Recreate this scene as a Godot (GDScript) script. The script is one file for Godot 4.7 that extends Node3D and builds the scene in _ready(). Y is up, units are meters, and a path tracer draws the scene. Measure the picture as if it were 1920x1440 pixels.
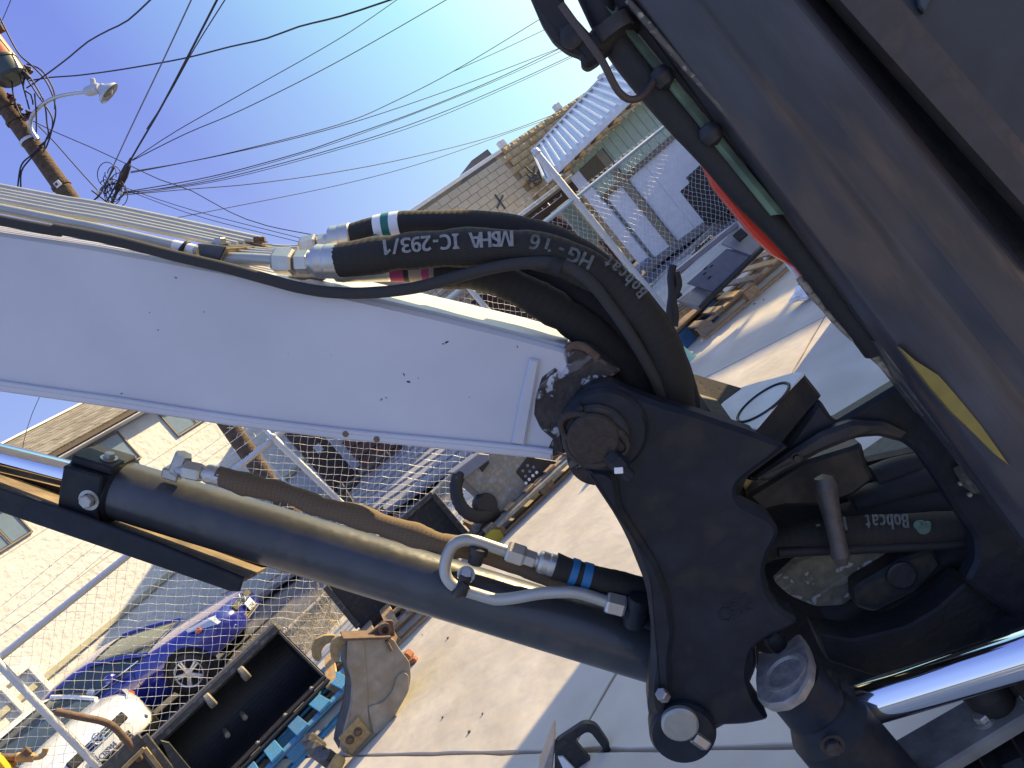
extends Node3D

# ---------------------------------------------------------------- camera model (1920 x 1440 survey of the yard)
const F := 1450.0
const EYE := Vector3(0, 1.5, 0)
const EXPO := 2.2
var ax: Vector3      # world right seen by the un-rolled camera
var ay: Vector3      # its up
var az: Vector3      # its forward
const CR := 0.76604  # cos 40
const SR := 0.64279  # sin 40
var piv: Vector3     # boom foot pin of the excavator
var lat: Vector3     # sideways axis of the excavator, towards the camera
var mats := {}
var taken := {}

func ray(px: float, py: float) -> Vector3:
	var dx := px - 960.0
	var dy := py - 720.0
	return az + ax * ((CR * dx - SR * dy) / F) + ay * ((-SR * dx - CR * dy) / F)

func hz(px: float, py: float, y := 0.0) -> Vector3:          # point on a level plane
	var d := ray(px, py)
	return EYE + d * ((y - EYE.y) / d.y)

func pl(px: float, py: float, o: Vector3, n: Vector3) -> Vector3:
	var d := ray(px, py)
	return EYE + d * ((o - EYE).dot(n) / d.dot(n))

func vz(px: float, py: float, z: float) -> Vector3:          # point on an upright plane square to north
	var d := ray(px, py)
	return EYE + d * (z / d.z)

func mk(px: float, py: float, k: float) -> Vector3:          # point on the excavator's lengthwise plane, k metres nearer than the boom's side
	return pl(px, py, piv + lat * k, lat)

func mks(a: Array, k: float) -> PackedVector3Array:
	var r := PackedVector3Array()
	for p in a:
		r.append(mk(p[0], p[1], k))
	return r

func mk3(a: Array) -> Array:                                   # [px, py, k] triples
	var r := []
	for p in a:
		r.append(mk(p[0], p[1], p[2]))
	return r

func pls(a: Array, o: Vector3, n: Vector3) -> PackedVector3Array:
	var r := PackedVector3Array()
	for p in a:
		r.append(pl(p[0], p[1], o, n))
	return r

# ---------------------------------------------------------------- naming
func numbered(called: String) -> String:
	if not taken.has(called):
		taken[called] = 0
		return called
	taken[called] += 1
	return "%s_%03d" % [called, taken[called]]

func thing(called: String, label: String, category: String, at := Vector3.ZERO, turn := 0.0, group := "") -> Node3D:
	var o := Node3D.new()
	o.name = numbered(called)
	add_child(o, true)
	o.position = at
	o.rotation.y = turn
	meta(o, label, category, group)
	return o

func meta(o: Node, label: String, category: String, group := "") -> void:
	o.set_meta("label", label)
	o.set_meta("category", category)
	if group:
		o.set_meta("group", group)

func mb() -> SurfaceTool:
	var st := SurfaceTool.new()
	st.begin(Mesh.PRIMITIVE_TRIANGLES)
	return st

func part(parent: Node, called: String, st, m: Material, kind := "") -> MeshInstance3D:
	var o := MeshInstance3D.new()
	var mesh: Mesh = st if st is Mesh else st.commit()
	o.mesh = mesh
	o.material_override = m
	if parent == self:
		o.name = numbered(called)
	else:
		var n: int = parent.get_meta("n_" + called, -1) + 1
		parent.set_meta("n_" + called, n)
		o.name = called if n == 0 else "%s_%03d" % [called, n]
	parent.add_child(o, true)
	if parent is MeshInstance3D or parent is Node3D:
		if parent != self:
			# geometry is written in world coordinates unless the thing sits at its own base
			var root: Node = parent
			while root.get_parent() != self:
				root = root.get_parent()
			if not root.has_meta("own_frame"):
				o.global_transform = Transform3D()
	if kind:
		o.set_meta("kind", kind)
	return o

func struct(called: String, st, m: Material) -> MeshInstance3D:
	var o := part(self, called, st, m)
	o.set_meta("kind", "structure")
	return o

# ---------------------------------------------------------------- shapes
func tri(st: SurfaceTool, a: Vector3, b: Vector3, c: Vector3, toward: Vector3) -> void:
	var n := (c - a).cross(b - a)
	if n.length_squared() < 1e-18:
		return
	if n.dot(toward) < 0.0:
		var t := b
		b = c
		c = t
		n = -n
	n = n.normalized()
	for v in [a, b, c]:
		st.set_normal(n)
		st.set_uv(Vector2.ZERO)
		st.add_vertex(v)

func quad(st: SurfaceTool, a: Vector3, b: Vector3, c: Vector3, d: Vector3, toward: Vector3) -> void:
	tri(st, a, b, c, toward)
	tri(st, a, c, d, toward)

func box(st: SurfaceTool, c: Vector3, size: Vector3, b := Basis(), bev := 0.0) -> void:
	var h := size * 0.5
	bev = minf(bev, minf(h.x, minf(h.y, h.z)) * 0.45)
	var f := func(sx: float, sy: float, sz: float, on: int) -> Vector3:
		var v := Vector3(sx * (h.x - bev), sy * (h.y - bev), sz * (h.z - bev))
		v[on] = signf(v[on]) * h[on]
		return c + b * v
	for on in 3:
		for s in [-1.0, 1.0]:
			var u := (on + 1) % 3
			var w := (on + 2) % 3
			var ps := []
			for q in [[-1.0, -1.0], [1.0, -1.0], [1.0, 1.0], [-1.0, 1.0]]:
				var sg := Vector3.ZERO
				sg[on] = s
				sg[u] = q[0]
				sg[w] = q[1]
				ps.append(f.call(sg.x, sg.y, sg.z, on))
			var nn := Vector3.ZERO
			nn[on] = s
			quad(st, ps[0], ps[1], ps[2], ps[3], b * nn)
	if bev <= 0.0:
		return
	for e in 3:
		var u := (e + 1) % 3
		var w := (e + 2) % 3
		for su in [-1.0, 1.0]:
			for sw in [-1.0, 1.0]:
				var lo := Vector3.ZERO
				lo[e] = -1.0
				lo[u] = su
				lo[w] = sw
				var hi := lo
				hi[e] = 1.0
				var nn := lo
				nn[e] = 0.0
				quad(st, f.call(lo.x, lo.y, lo.z, u), f.call(hi.x, hi.y, hi.z, u), f.call(hi.x, hi.y, hi.z, w), f.call(lo.x, lo.y, lo.z, w), b * nn)
	for sx in [-1.0, 1.0]:
		for sy in [-1.0, 1.0]:
			for sz in [-1.0, 1.0]:
				tri(st, f.call(sx, sy, sz, 0), f.call(sx, sy, sz, 1), f.call(sx, sy, sz, 2), b * Vector3(sx, sy, sz))

func along(x: Vector3, up := Vector3.UP) -> Basis:             # a basis whose x runs along x
	x = x.normalized()
	if absf(x.dot(up)) > 0.98:
		up = Vector3.RIGHT
	var z := x.cross(up).normalized()
	return Basis(x, z.cross(x), z)

func bar(st: SurfaceTool, a: Vector3, b: Vector3, w: float, t: float, up := Vector3.UP, bev := 0.003) -> void:
	box(st, (a + b) * 0.5, Vector3(a.distance_to(b), t, w), along(b - a, up), bev)

func poly_normal(p: PackedVector3Array) -> Vector3:
	var n := Vector3.ZERO
	for i in p.size():
		n += p[i].cross(p[(i + 1) % p.size()])
	return n.normalized()

func rounded(a: Array, r: float, steps := 4) -> Array:         # round the corners of a pixel outline
	var out := []
	var n := a.size()
	for i in n:
		var p := Vector2(a[i][0], a[i][1])
		var q := Vector2(a[(i + n - 1) % n][0], a[(i + n - 1) % n][1])
		var s := Vector2(a[(i + 1) % n][0], a[(i + 1) % n][1])
		var ra := minf(r, p.distance_to(q) * 0.45)
		var rb := minf(r, p.distance_to(s) * 0.45)
		var u := p + (q - p).normalized() * ra
		var v := p + (s - p).normalized() * rb
		for k in steps + 1:
			var t := float(k) / steps
			var w := u.lerp(p, t).lerp(p.lerp(v, t), t)
			out.append([w.x, w.y])
	return out

func prism(st: SurfaceTool, p: PackedVector3Array, depth: Vector3, bev := 0.0) -> void:
	var n := poly_normal(p)
	var out := -depth.normalized()                             # the front looks against the depth
	if n.dot(out) < 0.0:
		var q := p.duplicate()
		q.reverse()
		p = q
		n = -n
	var cnt := p.size()
	var u := (p[1] - p[0]).normalized()
	if absf(n.dot(u)) > 0.99:
		u = Vector3.UP
	u = (u - n * u.dot(n)).normalized()
	var w := n.cross(u)
	var flat := PackedVector2Array()
	for q in p:
		flat.append(Vector2((q - p[0]).dot(u), (q - p[0]).dot(w)))
	var front := p
	if bev > 0.0:
		front = PackedVector3Array()
		for i in cnt:
			var a := (flat[i] - flat[(i + cnt - 1) % cnt]).normalized()
			var b := (flat[(i + 1) % cnt] - flat[i]).normalized()
			var m := Vector2(-a.y, a.x) + Vector2(-b.y, b.x)
			var l := m.length()
			m = m / maxf(l, 0.2)
			var mit := bev / maxf(0.45, l * 0.5)
			front.append(p[i] + (u * m.x + w * m.y) * mit)
	var ind := Geometry2D.triangulate_polygon(flat)
	var dn := depth.normalized()
	for i in range(0, ind.size(), 3):
		tri(st, front[ind[i]], front[ind[i + 1]], front[ind[i + 2]], out)
		tri(st, p[ind[i]] + depth, p[ind[i + 1]] + depth, p[ind[i + 2]] + depth, -out)
	for i in cnt:
		var j := (i + 1) % cnt
		var e := (p[j] - p[i])
		var side := e.cross(n)
		if bev > 0.0:
			quad(st, front[i], front[j], p[j] + dn * bev, p[i] + dn * bev, side + n * side.length())
			quad(st, p[i] + dn * bev, p[j] + dn * bev, p[j] + depth, p[i] + depth, side)
		else:
			quad(st, p[i], p[j], p[j] + depth, p[i] + depth, side)

func ringplate(st: SurfaceTool, outer: PackedVector3Array, inner: PackedVector3Array, depth: Vector3) -> void:   # a plate with one hole, both outlines with the same count
	var n := -depth.normalized()
	var co := Vector3.ZERO
	for q in outer:
		co += q / outer.size()
	for i in outer.size():
		var j := (i + 1) % outer.size()
		quad(st, outer[i], outer[j], inner[j], inner[i], n)
		quad(st, outer[i] + depth, outer[j] + depth, inner[j] + depth, inner[i] + depth, -n)
		quad(st, outer[i], outer[j], outer[j] + depth, outer[i] + depth, outer[i] - co)
		quad(st, inner[i], inner[j], inner[j] + depth, inner[i] + depth, co - inner[i])

func smooth(p: Array, step := 0.02) -> Array:                 # Catmull-Rom through the points
	var out := []
	for i in p.size() - 1:
		var a: Vector3 = p[maxi(i - 1, 0)]
		var b: Vector3 = p[i]
		var c: Vector3 = p[i + 1]
		var d: Vector3 = p[mini(i + 2, p.size() - 1)]
		var n := clampi(int(b.distance_to(c) / step), 2, 40)
		for k in n:
			out.append(b.cubic_interpolate(c, a, d, float(k) / n))
	out.append(p[-1])
	return out

func sweep(st: SurfaceTool, p: Array, r, sides := 12, caps := true, flat := 1.0, side_dir := Vector3.ZERO) -> void:
	# r: a radius or one per point. flat squashes the section along its own up.
	var n := p.size()
	var rings := []
	var nrm := []
	var tan0: Vector3 = (p[1] - p[0]).normalized()
	var up := Vector3.UP if absf(tan0.y) < 0.9 else Vector3.RIGHT
	if side_dir != Vector3.ZERO:
		up = side_dir
	var x := up.cross(tan0).normalized()
	var lens := [0.0]
	for i in n:
		var t: Vector3 = (p[mini(i + 1, n - 1)] - p[maxi(i - 1, 0)]).normalized()
		x = (x - t * x.dot(t)).normalized()
		var y := t.cross(x)
		var ri: float = r[i] if r is Array else r
		var ring := []
		var rn := []
		for k in sides + 1:
			var an := TAU * k / sides
			var d := x * cos(an) + y * sin(an) * flat
			ring.append(p[i] + d * ri)
			rn.append((x * cos(an) * flat + y * sin(an)).normalized())
		rings.append(ring)
		nrm.append(rn)
		if i > 0:
			lens.append(lens[-1] + p[i].distance_to(p[i - 1]))
	var r0: float = r[0] if r is Array else r
	for i in n - 1:
		for k in sides:
			var q := [[i, k], [i + 1, k], [i + 1, k + 1], [i, k + 1]]
			var a: Vector3 = rings[i][k]
			var b: Vector3 = rings[i + 1][k]
			var c: Vector3 = rings[i + 1][k + 1]
			var order := [0, 1, 2, 0, 2, 3]
			if (c - a).cross(b - a).dot(nrm[i][k]) < 0.0:
				order = [0, 2, 1, 0, 3, 2]
			for o in order:
				var e: Array = q[o]
				st.set_normal(nrm[e[0]][e[1]])
				st.set_uv(Vector2(float(e[1]) / sides, lens[e[0]] / (TAU * r0)))
				st.add_vertex(rings[e[0]][e[1]])
	if caps:
		for e in [0, n - 1]:
			var cdir: Vector3 = (p[0] - p[1]) if e == 0 else (p[n - 1] - p[n - 2])
			for k in sides:
				tri(st, p[e], rings[e][k], rings[e][k + 1], cdir)

func lathe(st: SurfaceTool, o: Vector3, axis: Vector3, prof: Array, sides := 24, facets := false) -> void:   # prof: [height along axis, radius]
	axis = axis.normalized()
	var bs := along(axis)
	var x := bs.y
	var y := bs.z
	for i in prof.size() - 1:
		var h0: float = prof[i][0]
		var r0: float = prof[i][1]
		var h1: float = prof[i + 1][0]
		var r1: float = prof[i + 1][1]
		for k in sides:
			var a0 := TAU * k / sides
			var a1 := TAU * (k + 1) / sides
			var d0 := x * cos(a0) + y * sin(a0)
			var d1 := x * cos(a1) + y * sin(a1)
			var v := [o + axis * h0 + d0 * r0, o + axis * h0 + d1 * r0, o + axis * h1 + d1 * r1, o + axis * h1 + d0 * r1]
			var sl := Vector2(h1 - h0, r1 - r0).normalized()
			if facets:
				quad(st, v[0], v[1], v[2], v[3], (d0 + d1) * sl.x - axis * sl.y)
				continue
			var n0 := (d0 * sl.x - axis * sl.y).normalized()
			var n1 := (d1 * sl.x - axis * sl.y).normalized()
			var ns := [n0, n1, n1, n0]
			var order := [0, 1, 2, 0, 2, 3]
			var nn: Vector3 = (v[2] - v[0]).cross(v[1] - v[0])
			if nn.length_squared() < 1e-16:
				nn = (v[3] - v[0]).cross(v[2] - v[0])
			if nn.dot(n0) < 0.0:
				order = [0, 2, 1, 0, 3, 2]
			for e in order:
				st.set_normal(ns[e])
				st.set_uv(Vector2(float(k) / sides, h0))
				st.add_vertex(v[e])

func hexnut(st: SurfaceTool, a: Vector3, b: Vector3, r: float) -> void:
	var l := a.distance_to(b)
	lathe(st, a, b - a, [[0, 0], [0, r * 0.88], [l * 0.12, r], [l * 0.88, r], [l, r * 0.88], [l, 0]], 6, true)

func bolt(st: SurfaceTool, at: Vector3, axis: Vector3, r: float) -> void:
	lathe(st, at, axis, [[0, 0], [0, r * 1.5], [r * 0.25, r * 1.5], [r * 0.25, r]], 18)
	lathe(st, at + axis.normalized() * r * 0.2, axis, [[0, r], [r * 0.8, r], [r * 0.95, r * 0.85], [r * 0.95, 0]], 6, true)

func ferrule(st: SurfaceTool, a: Vector3, b: Vector3, r: float) -> void:
	var l := a.distance_to(b)
	lathe(st, a, b - a, [[0, 0], [0, r * 0.6], [l * 0.15, r * 0.62], [l * 0.2, r * 0.92], [l * 0.3, r], [l * 0.55, r * 0.96], [l * 0.6, r], [l * 0.95, r], [l, r * 0.93], [l, 0]], 24)

func ruled(st: SurfaceTool, lines: Array, thick: Vector3) -> void:       # a sheet strung between edge lines [a, b], with a back
	for i in lines.size() - 1:
		var a: Vector3 = lines[i][0]
		var b: Vector3 = lines[i][1]
		var c: Vector3 = lines[i + 1][1]
		var d: Vector3 = lines[i + 1][0]
		for s in 8:
			var t0 := s / 8.0
			var t1 := (s + 1) / 8.0
			quad(st, a.lerp(b, t0), a.lerp(b, t1), d.lerp(c, t1), d.lerp(c, t0), -thick)
	var n := lines.size() - 1
	quad(st, lines[0][0] + thick, lines[0][1] + thick, lines[n][1] + thick, lines[n][0] + thick, thick)
	quad(st, lines[0][0], lines[0][1], lines[0][1] + thick, lines[0][0] + thick, lines[0][0] - lines[n][0])
	quad(st, lines[n][0], lines[n][1], lines[n][1] + thick, lines[n][0] + thick, lines[n][0] - lines[0][0])
	for e in 2:
		for i in n:
			quad(st, lines[i][e], lines[i + 1][e], lines[i + 1][e] + thick, lines[i][e] + thick, lines[0][e] - lines[0][1 - e])

var font: SystemFont
func letter(st: SurfaceTool, ch: String, at: Transform3D, height: float, squeeze := 1.0) -> void:
	at.basis.x *= squeeze
	var t := TextMesh.new()
	t.text = ch
	t.font = font
	t.font_size = 32
	t.pixel_size = height / 23.0
	t.depth = 0.0006
	t.curve_step = 2.0
	if t.get_surface_count() > 0:
		st.append_from(t, 0, at)

# ---------------------------------------------------------------- materials
func noise(seed_: int, freq: float, ramp: Array, size := 256, oct := 5) -> NoiseTexture2D:
	var n := FastNoiseLite.new()
	n.seed = seed_
	n.noise_type = FastNoiseLite.TYPE_SIMPLEX_SMOOTH
	n.frequency = freq
	n.fractal_octaves = oct
	var t := NoiseTexture2D.new()
	t.width = size
	t.height = size
	t.seamless = true
	t.noise = n
	var g := Gradient.new()
	g.offsets = PackedFloat32Array(ramp.map(func(e): return e[0]))
	g.colors = PackedColorArray(ramp.map(func(e): return e[1]))
	t.color_ramp = g
	return t

var bumps := {}
var tones := {}
func bump_tex(which: String) -> NoiseTexture2D:
	if not bumps.has(which):
		var n := FastNoiseLite.new()
		n.seed = 5
		n.noise_type = FastNoiseLite.TYPE_SIMPLEX_SMOOTH
		n.frequency = {"fine": 0.09, "mid": 0.04, "rough": 0.025}[which]
		n.fractal_octaves = {"fine": 3, "mid": 5, "rough": 6}[which]
		var t := NoiseTexture2D.new()
		t.width = 256
		t.height = 256
		t.seamless = true
		t.as_normal_map = true
		t.bump_strength = {"fine": 3.0, "mid": 5.0, "rough": 10.0}[which]
		t.noise = n
		bumps[which] = t
	return bumps[which]

func lin(r: float, g: float, b: float) -> Color:
	return Color(r, g, b).linear_to_srgb()

# c: linear base colour; vary: tone spread; tile: metres per texture repeat; spots: [[linear colour, share 0..1]] patches
func mat(key: String, c: Color, rough: float, metal := 0.0, vary := 0.15, tile := 0.5, bump := "", bump_scale := 0.5, spot = null, share := 0.3) -> StandardMaterial3D:
	if mats.has(key):
		return mats[key]
	var m := StandardMaterial3D.new()
	m.resource_name = key
	var ramp := []
	var soft := 0.05 if spot != null and absf((spot as Color).g - c.g) > 0.2 else 0.16
	var lo := Color(c.r * (1 - vary), c.g * (1 - vary), c.b * (1 - vary)).linear_to_srgb()
	var hi := Color(c.r * (1 + vary), c.g * (1 + vary), c.b * (1 + vary)).linear_to_srgb()
	var base := Color(c.r, c.g, c.b).linear_to_srgb()
	if spot == null:
		ramp = [[0.0, lo], [0.5, base], [1.0, hi]]
	else:
		var s: Color = spot
		ramp = [[0.0, s.linear_to_srgb()], [maxf(share - soft, 0.01), s.linear_to_srgb()], [share + soft, lo], [0.75, base], [1.0, hi]]
	if spot == null:
		# tone variation comes from a few shared grey maps, times the material's own colour
		var lv := clampi(int(round(vary / 0.1)), 1, 5)
		var vk := "tone_%d_%d" % [lv, key.hash() % 3]
		if not tones.has(vk):
			var v := lv * 0.1
			var l0 := (1.0 - v) / (1.0 + v)
			var l1 := 1.0 / (1.0 + v)
			tones[vk] = noise(key.hash() % 1000, 0.012, [[0.0, lin(l0, l0, l0)], [0.5, lin(l1, l1, l1)], [1.0, Color.WHITE]])
		m.albedo_texture = tones[vk]
		m.albedo_color = Color(c.r * (1.0 + lv * 0.1), c.g * (1.0 + lv * 0.1), c.b * (1.0 + lv * 0.1)).linear_to_srgb()
	else:
		m.albedo_color = Color.WHITE
		m.albedo_texture = noise(key.hash() % 1000, 0.012, ramp)
	m.roughness = rough
	m.metallic = metal
	m.uv1_triplanar = true
	m.uv1_world_triplanar = true
	m.uv1_scale = Vector3.ONE / tile
	if bump:
		m.normal_enabled = true
		m.normal_texture = bump_tex(bump)
		m.normal_scale = bump_scale
	mats[key] = m
	return m

func plainmat(key: String, c: Color, rough: float, metal := 0.0) -> StandardMaterial3D:
	if mats.has(key):
		return mats[key]
	var m := StandardMaterial3D.new()
	m.resource_name = key
	m.albedo_color = Color(c.r, c.g, c.b).linear_to_srgb()
	m.roughness = rough
	m.metallic = metal
	mats[key] = m
	return m

func weave(key: String, dark: Color, light: Color, nu: float, nv: float) -> StandardMaterial3D:    # braided sleeve, follows the hose's own length
	if mats.has(key):
		return mats[key]
	var im := Image.create(64, 64, false, Image.FORMAT_RGB8)
	var hm := Image.create(64, 64, false, Image.FORMAT_RGB8)
	for y in 64:
		for x in 64:
			var a := fposmod((x + y) / 16.0, 1.0)
			var b := fposmod((x - y) / 16.0, 1.0)
			var over := (int(floor((x + y) / 16.0)) + int(floor((x - y) / 16.0))) % 2 == 0
			var h := sin(PI * (a if over else b))
			im.set_pixel(x, y, dark.lerp(light, h * h).linear_to_srgb())
			hm.set_pixel(x, y, Color(h, h, h))
	hm.bump_map_to_normal_map(3.0)
	var m := StandardMaterial3D.new()
	m.resource_name = key
	m.albedo_texture = ImageTexture.create_from_image(im)
	m.normal_enabled = true
	m.normal_texture = ImageTexture.create_from_image(hm)
	m.normal_scale = 0.45
	m.roughness = 0.8
	m.uv1_scale = Vector3(nu, nv, 1)
	mats[key] = m
	return m

# ---------------------------------------------------------------- sky: clear air, paler and brighter towards the sun
func sky_image(sun: Vector3) -> ImageTexture:
	var im := Image.create(512, 256, false, Image.FORMAT_RGBF)
	var stops := [[0.0, Vector3(3.2, 2.9, 2.6)], [14.0, Vector3(2.2, 2.1, 2.0)], [30.0, Vector3(1.3, 1.35, 1.3)], [38.0, Vector3(0.78, 1.1, 1.1)], [44.0, Vector3(0.42, 0.86, 0.95)], [52.0, Vector3(0.27, 0.48, 0.9)], [60.0, Vector3(0.18, 0.25, 0.79)], [90.0, Vector3(0.225, 0.345, 0.85)], [120.0, Vector3(0.36, 0.53, 1.1)], [180.0, Vector3(0.46, 0.63, 1.22)]]
	for y in 256:
		var el := PI * (0.5 - (y + 0.5) / 256.0)
		for x in 512:
			var th := TAU * (x + 0.5) / 512.0        # the picture's left edge lies north
			var d := Vector3(sin(th) * cos(el), sin(el), -cos(th) * cos(el))
			var an := rad_to_deg(acos(clampf(d.dot(sun), -1, 1)))
			var c: Vector3 = stops[-1][1]
			for i in stops.size() - 1:
				if an < stops[i + 1][0]:
					c = (stops[i][1] as Vector3).lerp(stops[i + 1][1], (an - stops[i][0]) / (stops[i + 1][0] - stops[i][0]))
					break
			var hzn := exp(-maxf(el, 0.0) / 0.22)
			c = c.lerp(Vector3(0.72, 0.92, 1.08) * maxf(1.0 + 1.3 * exp(-pow(an / 36.0, 2.0)), c.x), hzn * 0.8)
			if el < 0.0:
				c = c.lerp(Vector3(0.3, 0.29, 0.28), clampf(-el * 12.0, 0, 1))
			c /= EXPO
			im.set_pixel(x, y, Color(c.x, c.y, c.z))
	return ImageTexture.create_from_image(im)

func _ready() -> void:
	# ---- camera
	var pitch := deg_to_rad(5.1)
	ax = Vector3(1, 0, 0)
	az = Vector3(0, -sin(pitch), -cos(pitch))
	ay = Vector3(0, cos(pitch), -sin(pitch))
	var cam := Camera3D.new()
	cam.name = "camera"
	cam.transform = Transform3D(Basis(ax * CR - ay * SR, ax * SR + ay * CR, -az), EYE)
	cam.fov = rad_to_deg(2.0 * atan(720.0 / F))
	cam.near = 0.05
	cam.far = 600.0
	add_child(cam)
	# ---- sun and sky
	var sun_az := deg_to_rad(57.5)
	var sun_el := deg_to_rad(18.6)
	var to_sun := Vector3(sin(sun_az) * cos(sun_el), sin(sun_el), -cos(sun_az) * cos(sun_el))
	var sun := DirectionalLight3D.new()
	sun.name = "sun"
	sun.light_energy = 1.6
	sun.light_color = Color(1.0, 0.88, 0.64)
	sun.light_angular_distance = 0.5
	sun.shadow_enabled = true
	add_child(sun)
	sun.look_at_from_position(to_sun * 50.0, Vector3.ZERO)
	var env := Environment.new()
	var sky := Sky.new()
	var pm := PanoramaSkyMaterial.new()
	pm.panorama = sky_image(to_sun)
	sky.sky_material = pm
	env.background_mode = Environment.BG_SKY
	env.sky = sky
	env.tonemap_mode = Environment.TONE_MAPPER_LINEAR
	env.tonemap_exposure = EXPO
	env.sdfgi_enabled = true
	env.ssao_enabled = true
	env.ssil_enabled = true
	var we := WorldEnvironment.new()
	we.name = "environment"
	we.environment = env
	add_child(we)

	font = SystemFont.new()
	font.font_names = PackedStringArray(["Droid Sans"])
	font.font_weight = 700
	seed(7)
	# excavator's own frame
	lat = -Vector3(sin(deg_to_rad(12.0)), 0, -cos(deg_to_rad(12.0)))
	piv = EYE + ray(1115, 815) * 1.15
	make_materials()
	ground()
	white_house()
	block_building()
	garage()
	carport()
	yard_wall_far()
	container()
	fence()
	utility()
	cars()
	yard_things()
	excavator()

func make_materials() -> void:
	mat("white_paint", Color(0.54, 0.55, 0.585), 0.32, 0.0, 0.05, 0.9, "mid", 0.05)
	mat("dark_paint", Color(0.016, 0.021, 0.031), 0.4, 0.0, 0.3, 0.3, "fine", 0.14, Color(0.030, 0.028, 0.028), 0.3)
	mats["dark_paint"].metallic_specular = 0.35
	mats["dark_paint"].roughness = 0.48
	mat("dusty_black", Color(0.019, 0.021, 0.026), 0.55, 0.0, 0.3, 0.22, "mid", 0.25, Color(0.048, 0.036, 0.028), 0.33)
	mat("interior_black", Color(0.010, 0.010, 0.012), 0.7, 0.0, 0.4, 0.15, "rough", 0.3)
	mat("worn", Color(0.055, 0.042, 0.034), 0.7, 0.1, 0.45, 0.12, "rough", 0.5, Color(0.5, 0.5, 0.52), 0.27)
	mat("steel", Color(0.42, 0.41, 0.38), 0.38, 0.75, 0.15, 0.1, "fine", 0.12)
	mat("zinc", Color(0.52, 0.51, 0.47), 0.34, 0.65, 0.12, 0.08, "fine", 0.15)
	mat("tube", Color(0.42, 0.42, 0.38), 0.38, 0.35, 0.12, 0.2, "fine", 0.1)
	mat("dusty_tan", Color(0.20, 0.15, 0.10), 0.85, 0.0, 0.3, 0.18, "rough", 0.5, Color(0.06, 0.045, 0.03), 0.32)
	mat("rust", Color(0.125, 0.080, 0.055), 0.8, 0.1, 0.4, 0.15, "mid", 0.4)
	mat("barrel", Color(0.062, 0.068, 0.078), 0.3, 0.1, 0.25, 0.6, "fine", 0.1, Color(0.13, 0.11, 0.09), 0.2)
	plainmat("chrome", Color(0.86, 0.87, 0.9), 0.06, 1.0)
	mat("galv", Color(0.55, 0.56, 0.57), 0.4, 0.55, 0.12, 0.15, "fine", 0.1)
	mat("wire", Color(0.72, 0.72, 0.72), 0.45, 0.15, 0.1, 0.2)
	mat("concrete", Color(0.53, 0.49, 0.42), 0.9, 0.0, 0.1, 2.6, "mid", 0.09, Color(0.45, 0.41, 0.345), 0.26)
	mat("asphalt", Color(0.10, 0.10, 0.11), 0.95, 0.0, 0.25, 1.5, "rough", 0.35)
	mat("stucco", Color(0.63, 0.635, 0.63), 0.9, 0.0, 0.05, 1.6, "mid", 0.45)
	mat("shingle", Color(0.25, 0.23, 0.19), 0.9, 0.0, 0.2, 0.8, "mid", 0.4)
	mat("shingle_dark", Color(0.205, 0.185, 0.15), 0.9, 0.0, 0.2, 0.8, "mid", 0.4)
	mat("shingle_pale", Color(0.285, 0.26, 0.215), 0.9, 0.0, 0.2, 0.8, "mid", 0.4)
	mat("brown_paint", Color(0.10, 0.052, 0.045), 0.7, 0.0, 0.15, 0.5)
	mat("block_tan", Color(0.50, 0.43, 0.32), 0.95, 0.0, 0.1, 0.6, "mid", 0.3)
	mat("block_tan_b", Color(0.475, 0.405, 0.30), 0.95, 0.0, 0.1, 0.6, "mid", 0.3)
	mat("split_a", Color(0.47, 0.37, 0.225), 0.95, 0.0, 0.2, 0.25, "rough", 0.9)
	mat("split_b", Color(0.43, 0.33, 0.195), 0.95, 0.0, 0.2, 0.25, "rough", 0.9)
	mat("mortar", Color(0.33, 0.27, 0.19), 0.95, 0.0, 0.1, 0.4)
	mat("white_trim", Color(0.75, 0.75, 0.73), 0.5, 0.0, 0.05, 0.6)
	mat("roof_metal", Color(0.78, 0.78, 0.78), 0.45, 0.1, 0.06, 0.8)
	mat("green_siding", Color(0.42, 0.50, 0.37), 0.8, 0.0, 0.05, 0.8)
	mat("white_wall", Color(0.72, 0.73, 0.76), 0.8, 0.0, 0.05, 0.8)
	mat("timber", Color(0.20, 0.13, 0.08), 0.9, 0.0, 0.3, 0.25, "mid", 0.4)
	mat("timber_new", Color(0.42, 0.28, 0.15), 0.85, 0.0, 0.25, 0.2, "mid", 0.3)
	mat("pole_wood", Color(0.10, 0.07, 0.05), 0.95, 0.0, 0.4, 0.35, "rough", 0.6)
	mat("blue_wood", Color(0.06, 0.22, 0.42), 0.75, 0.0, 0.25, 0.2, "mid", 0.4, Color(0.16, 0.2, 0.22), 0.24)
	mat("cable", Color(0.022, 0.020, 0.03), 0.6, 0.0, 0.2, 0.4)
	mat("bucket_black", Color(0.014, 0.014, 0.016), 0.5, 0.1, 0.3, 0.3, "mid", 0.3)
	mat("bucket_rail", Color(0.075, 0.072, 0.068), 0.5, 0.2, 0.25, 0.25, "mid", 0.2, Color(0.2, 0.2, 0.2), 0.25)
	mat("bucket_tan", Color(0.31, 0.275, 0.215), 0.75, 0.1, 0.2, 0.4, "mid", 0.3, Color(0.25, 0.19, 0.12), 0.24)
	mat("ochre", Color(0.33, 0.235, 0.11), 0.75, 0.1, 0.25, 0.15, "mid", 0.4)
	mat("grey_paint", Color(0.17, 0.185, 0.24), 0.5, 0.1, 0.12, 0.4, "fine", 0.1)
	mat("grey_dusty", Color(0.27, 0.265, 0.245), 0.65, 0.1, 0.3, 0.3, "mid", 0.2, Color(0.34, 0.28, 0.16), 0.26)
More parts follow.
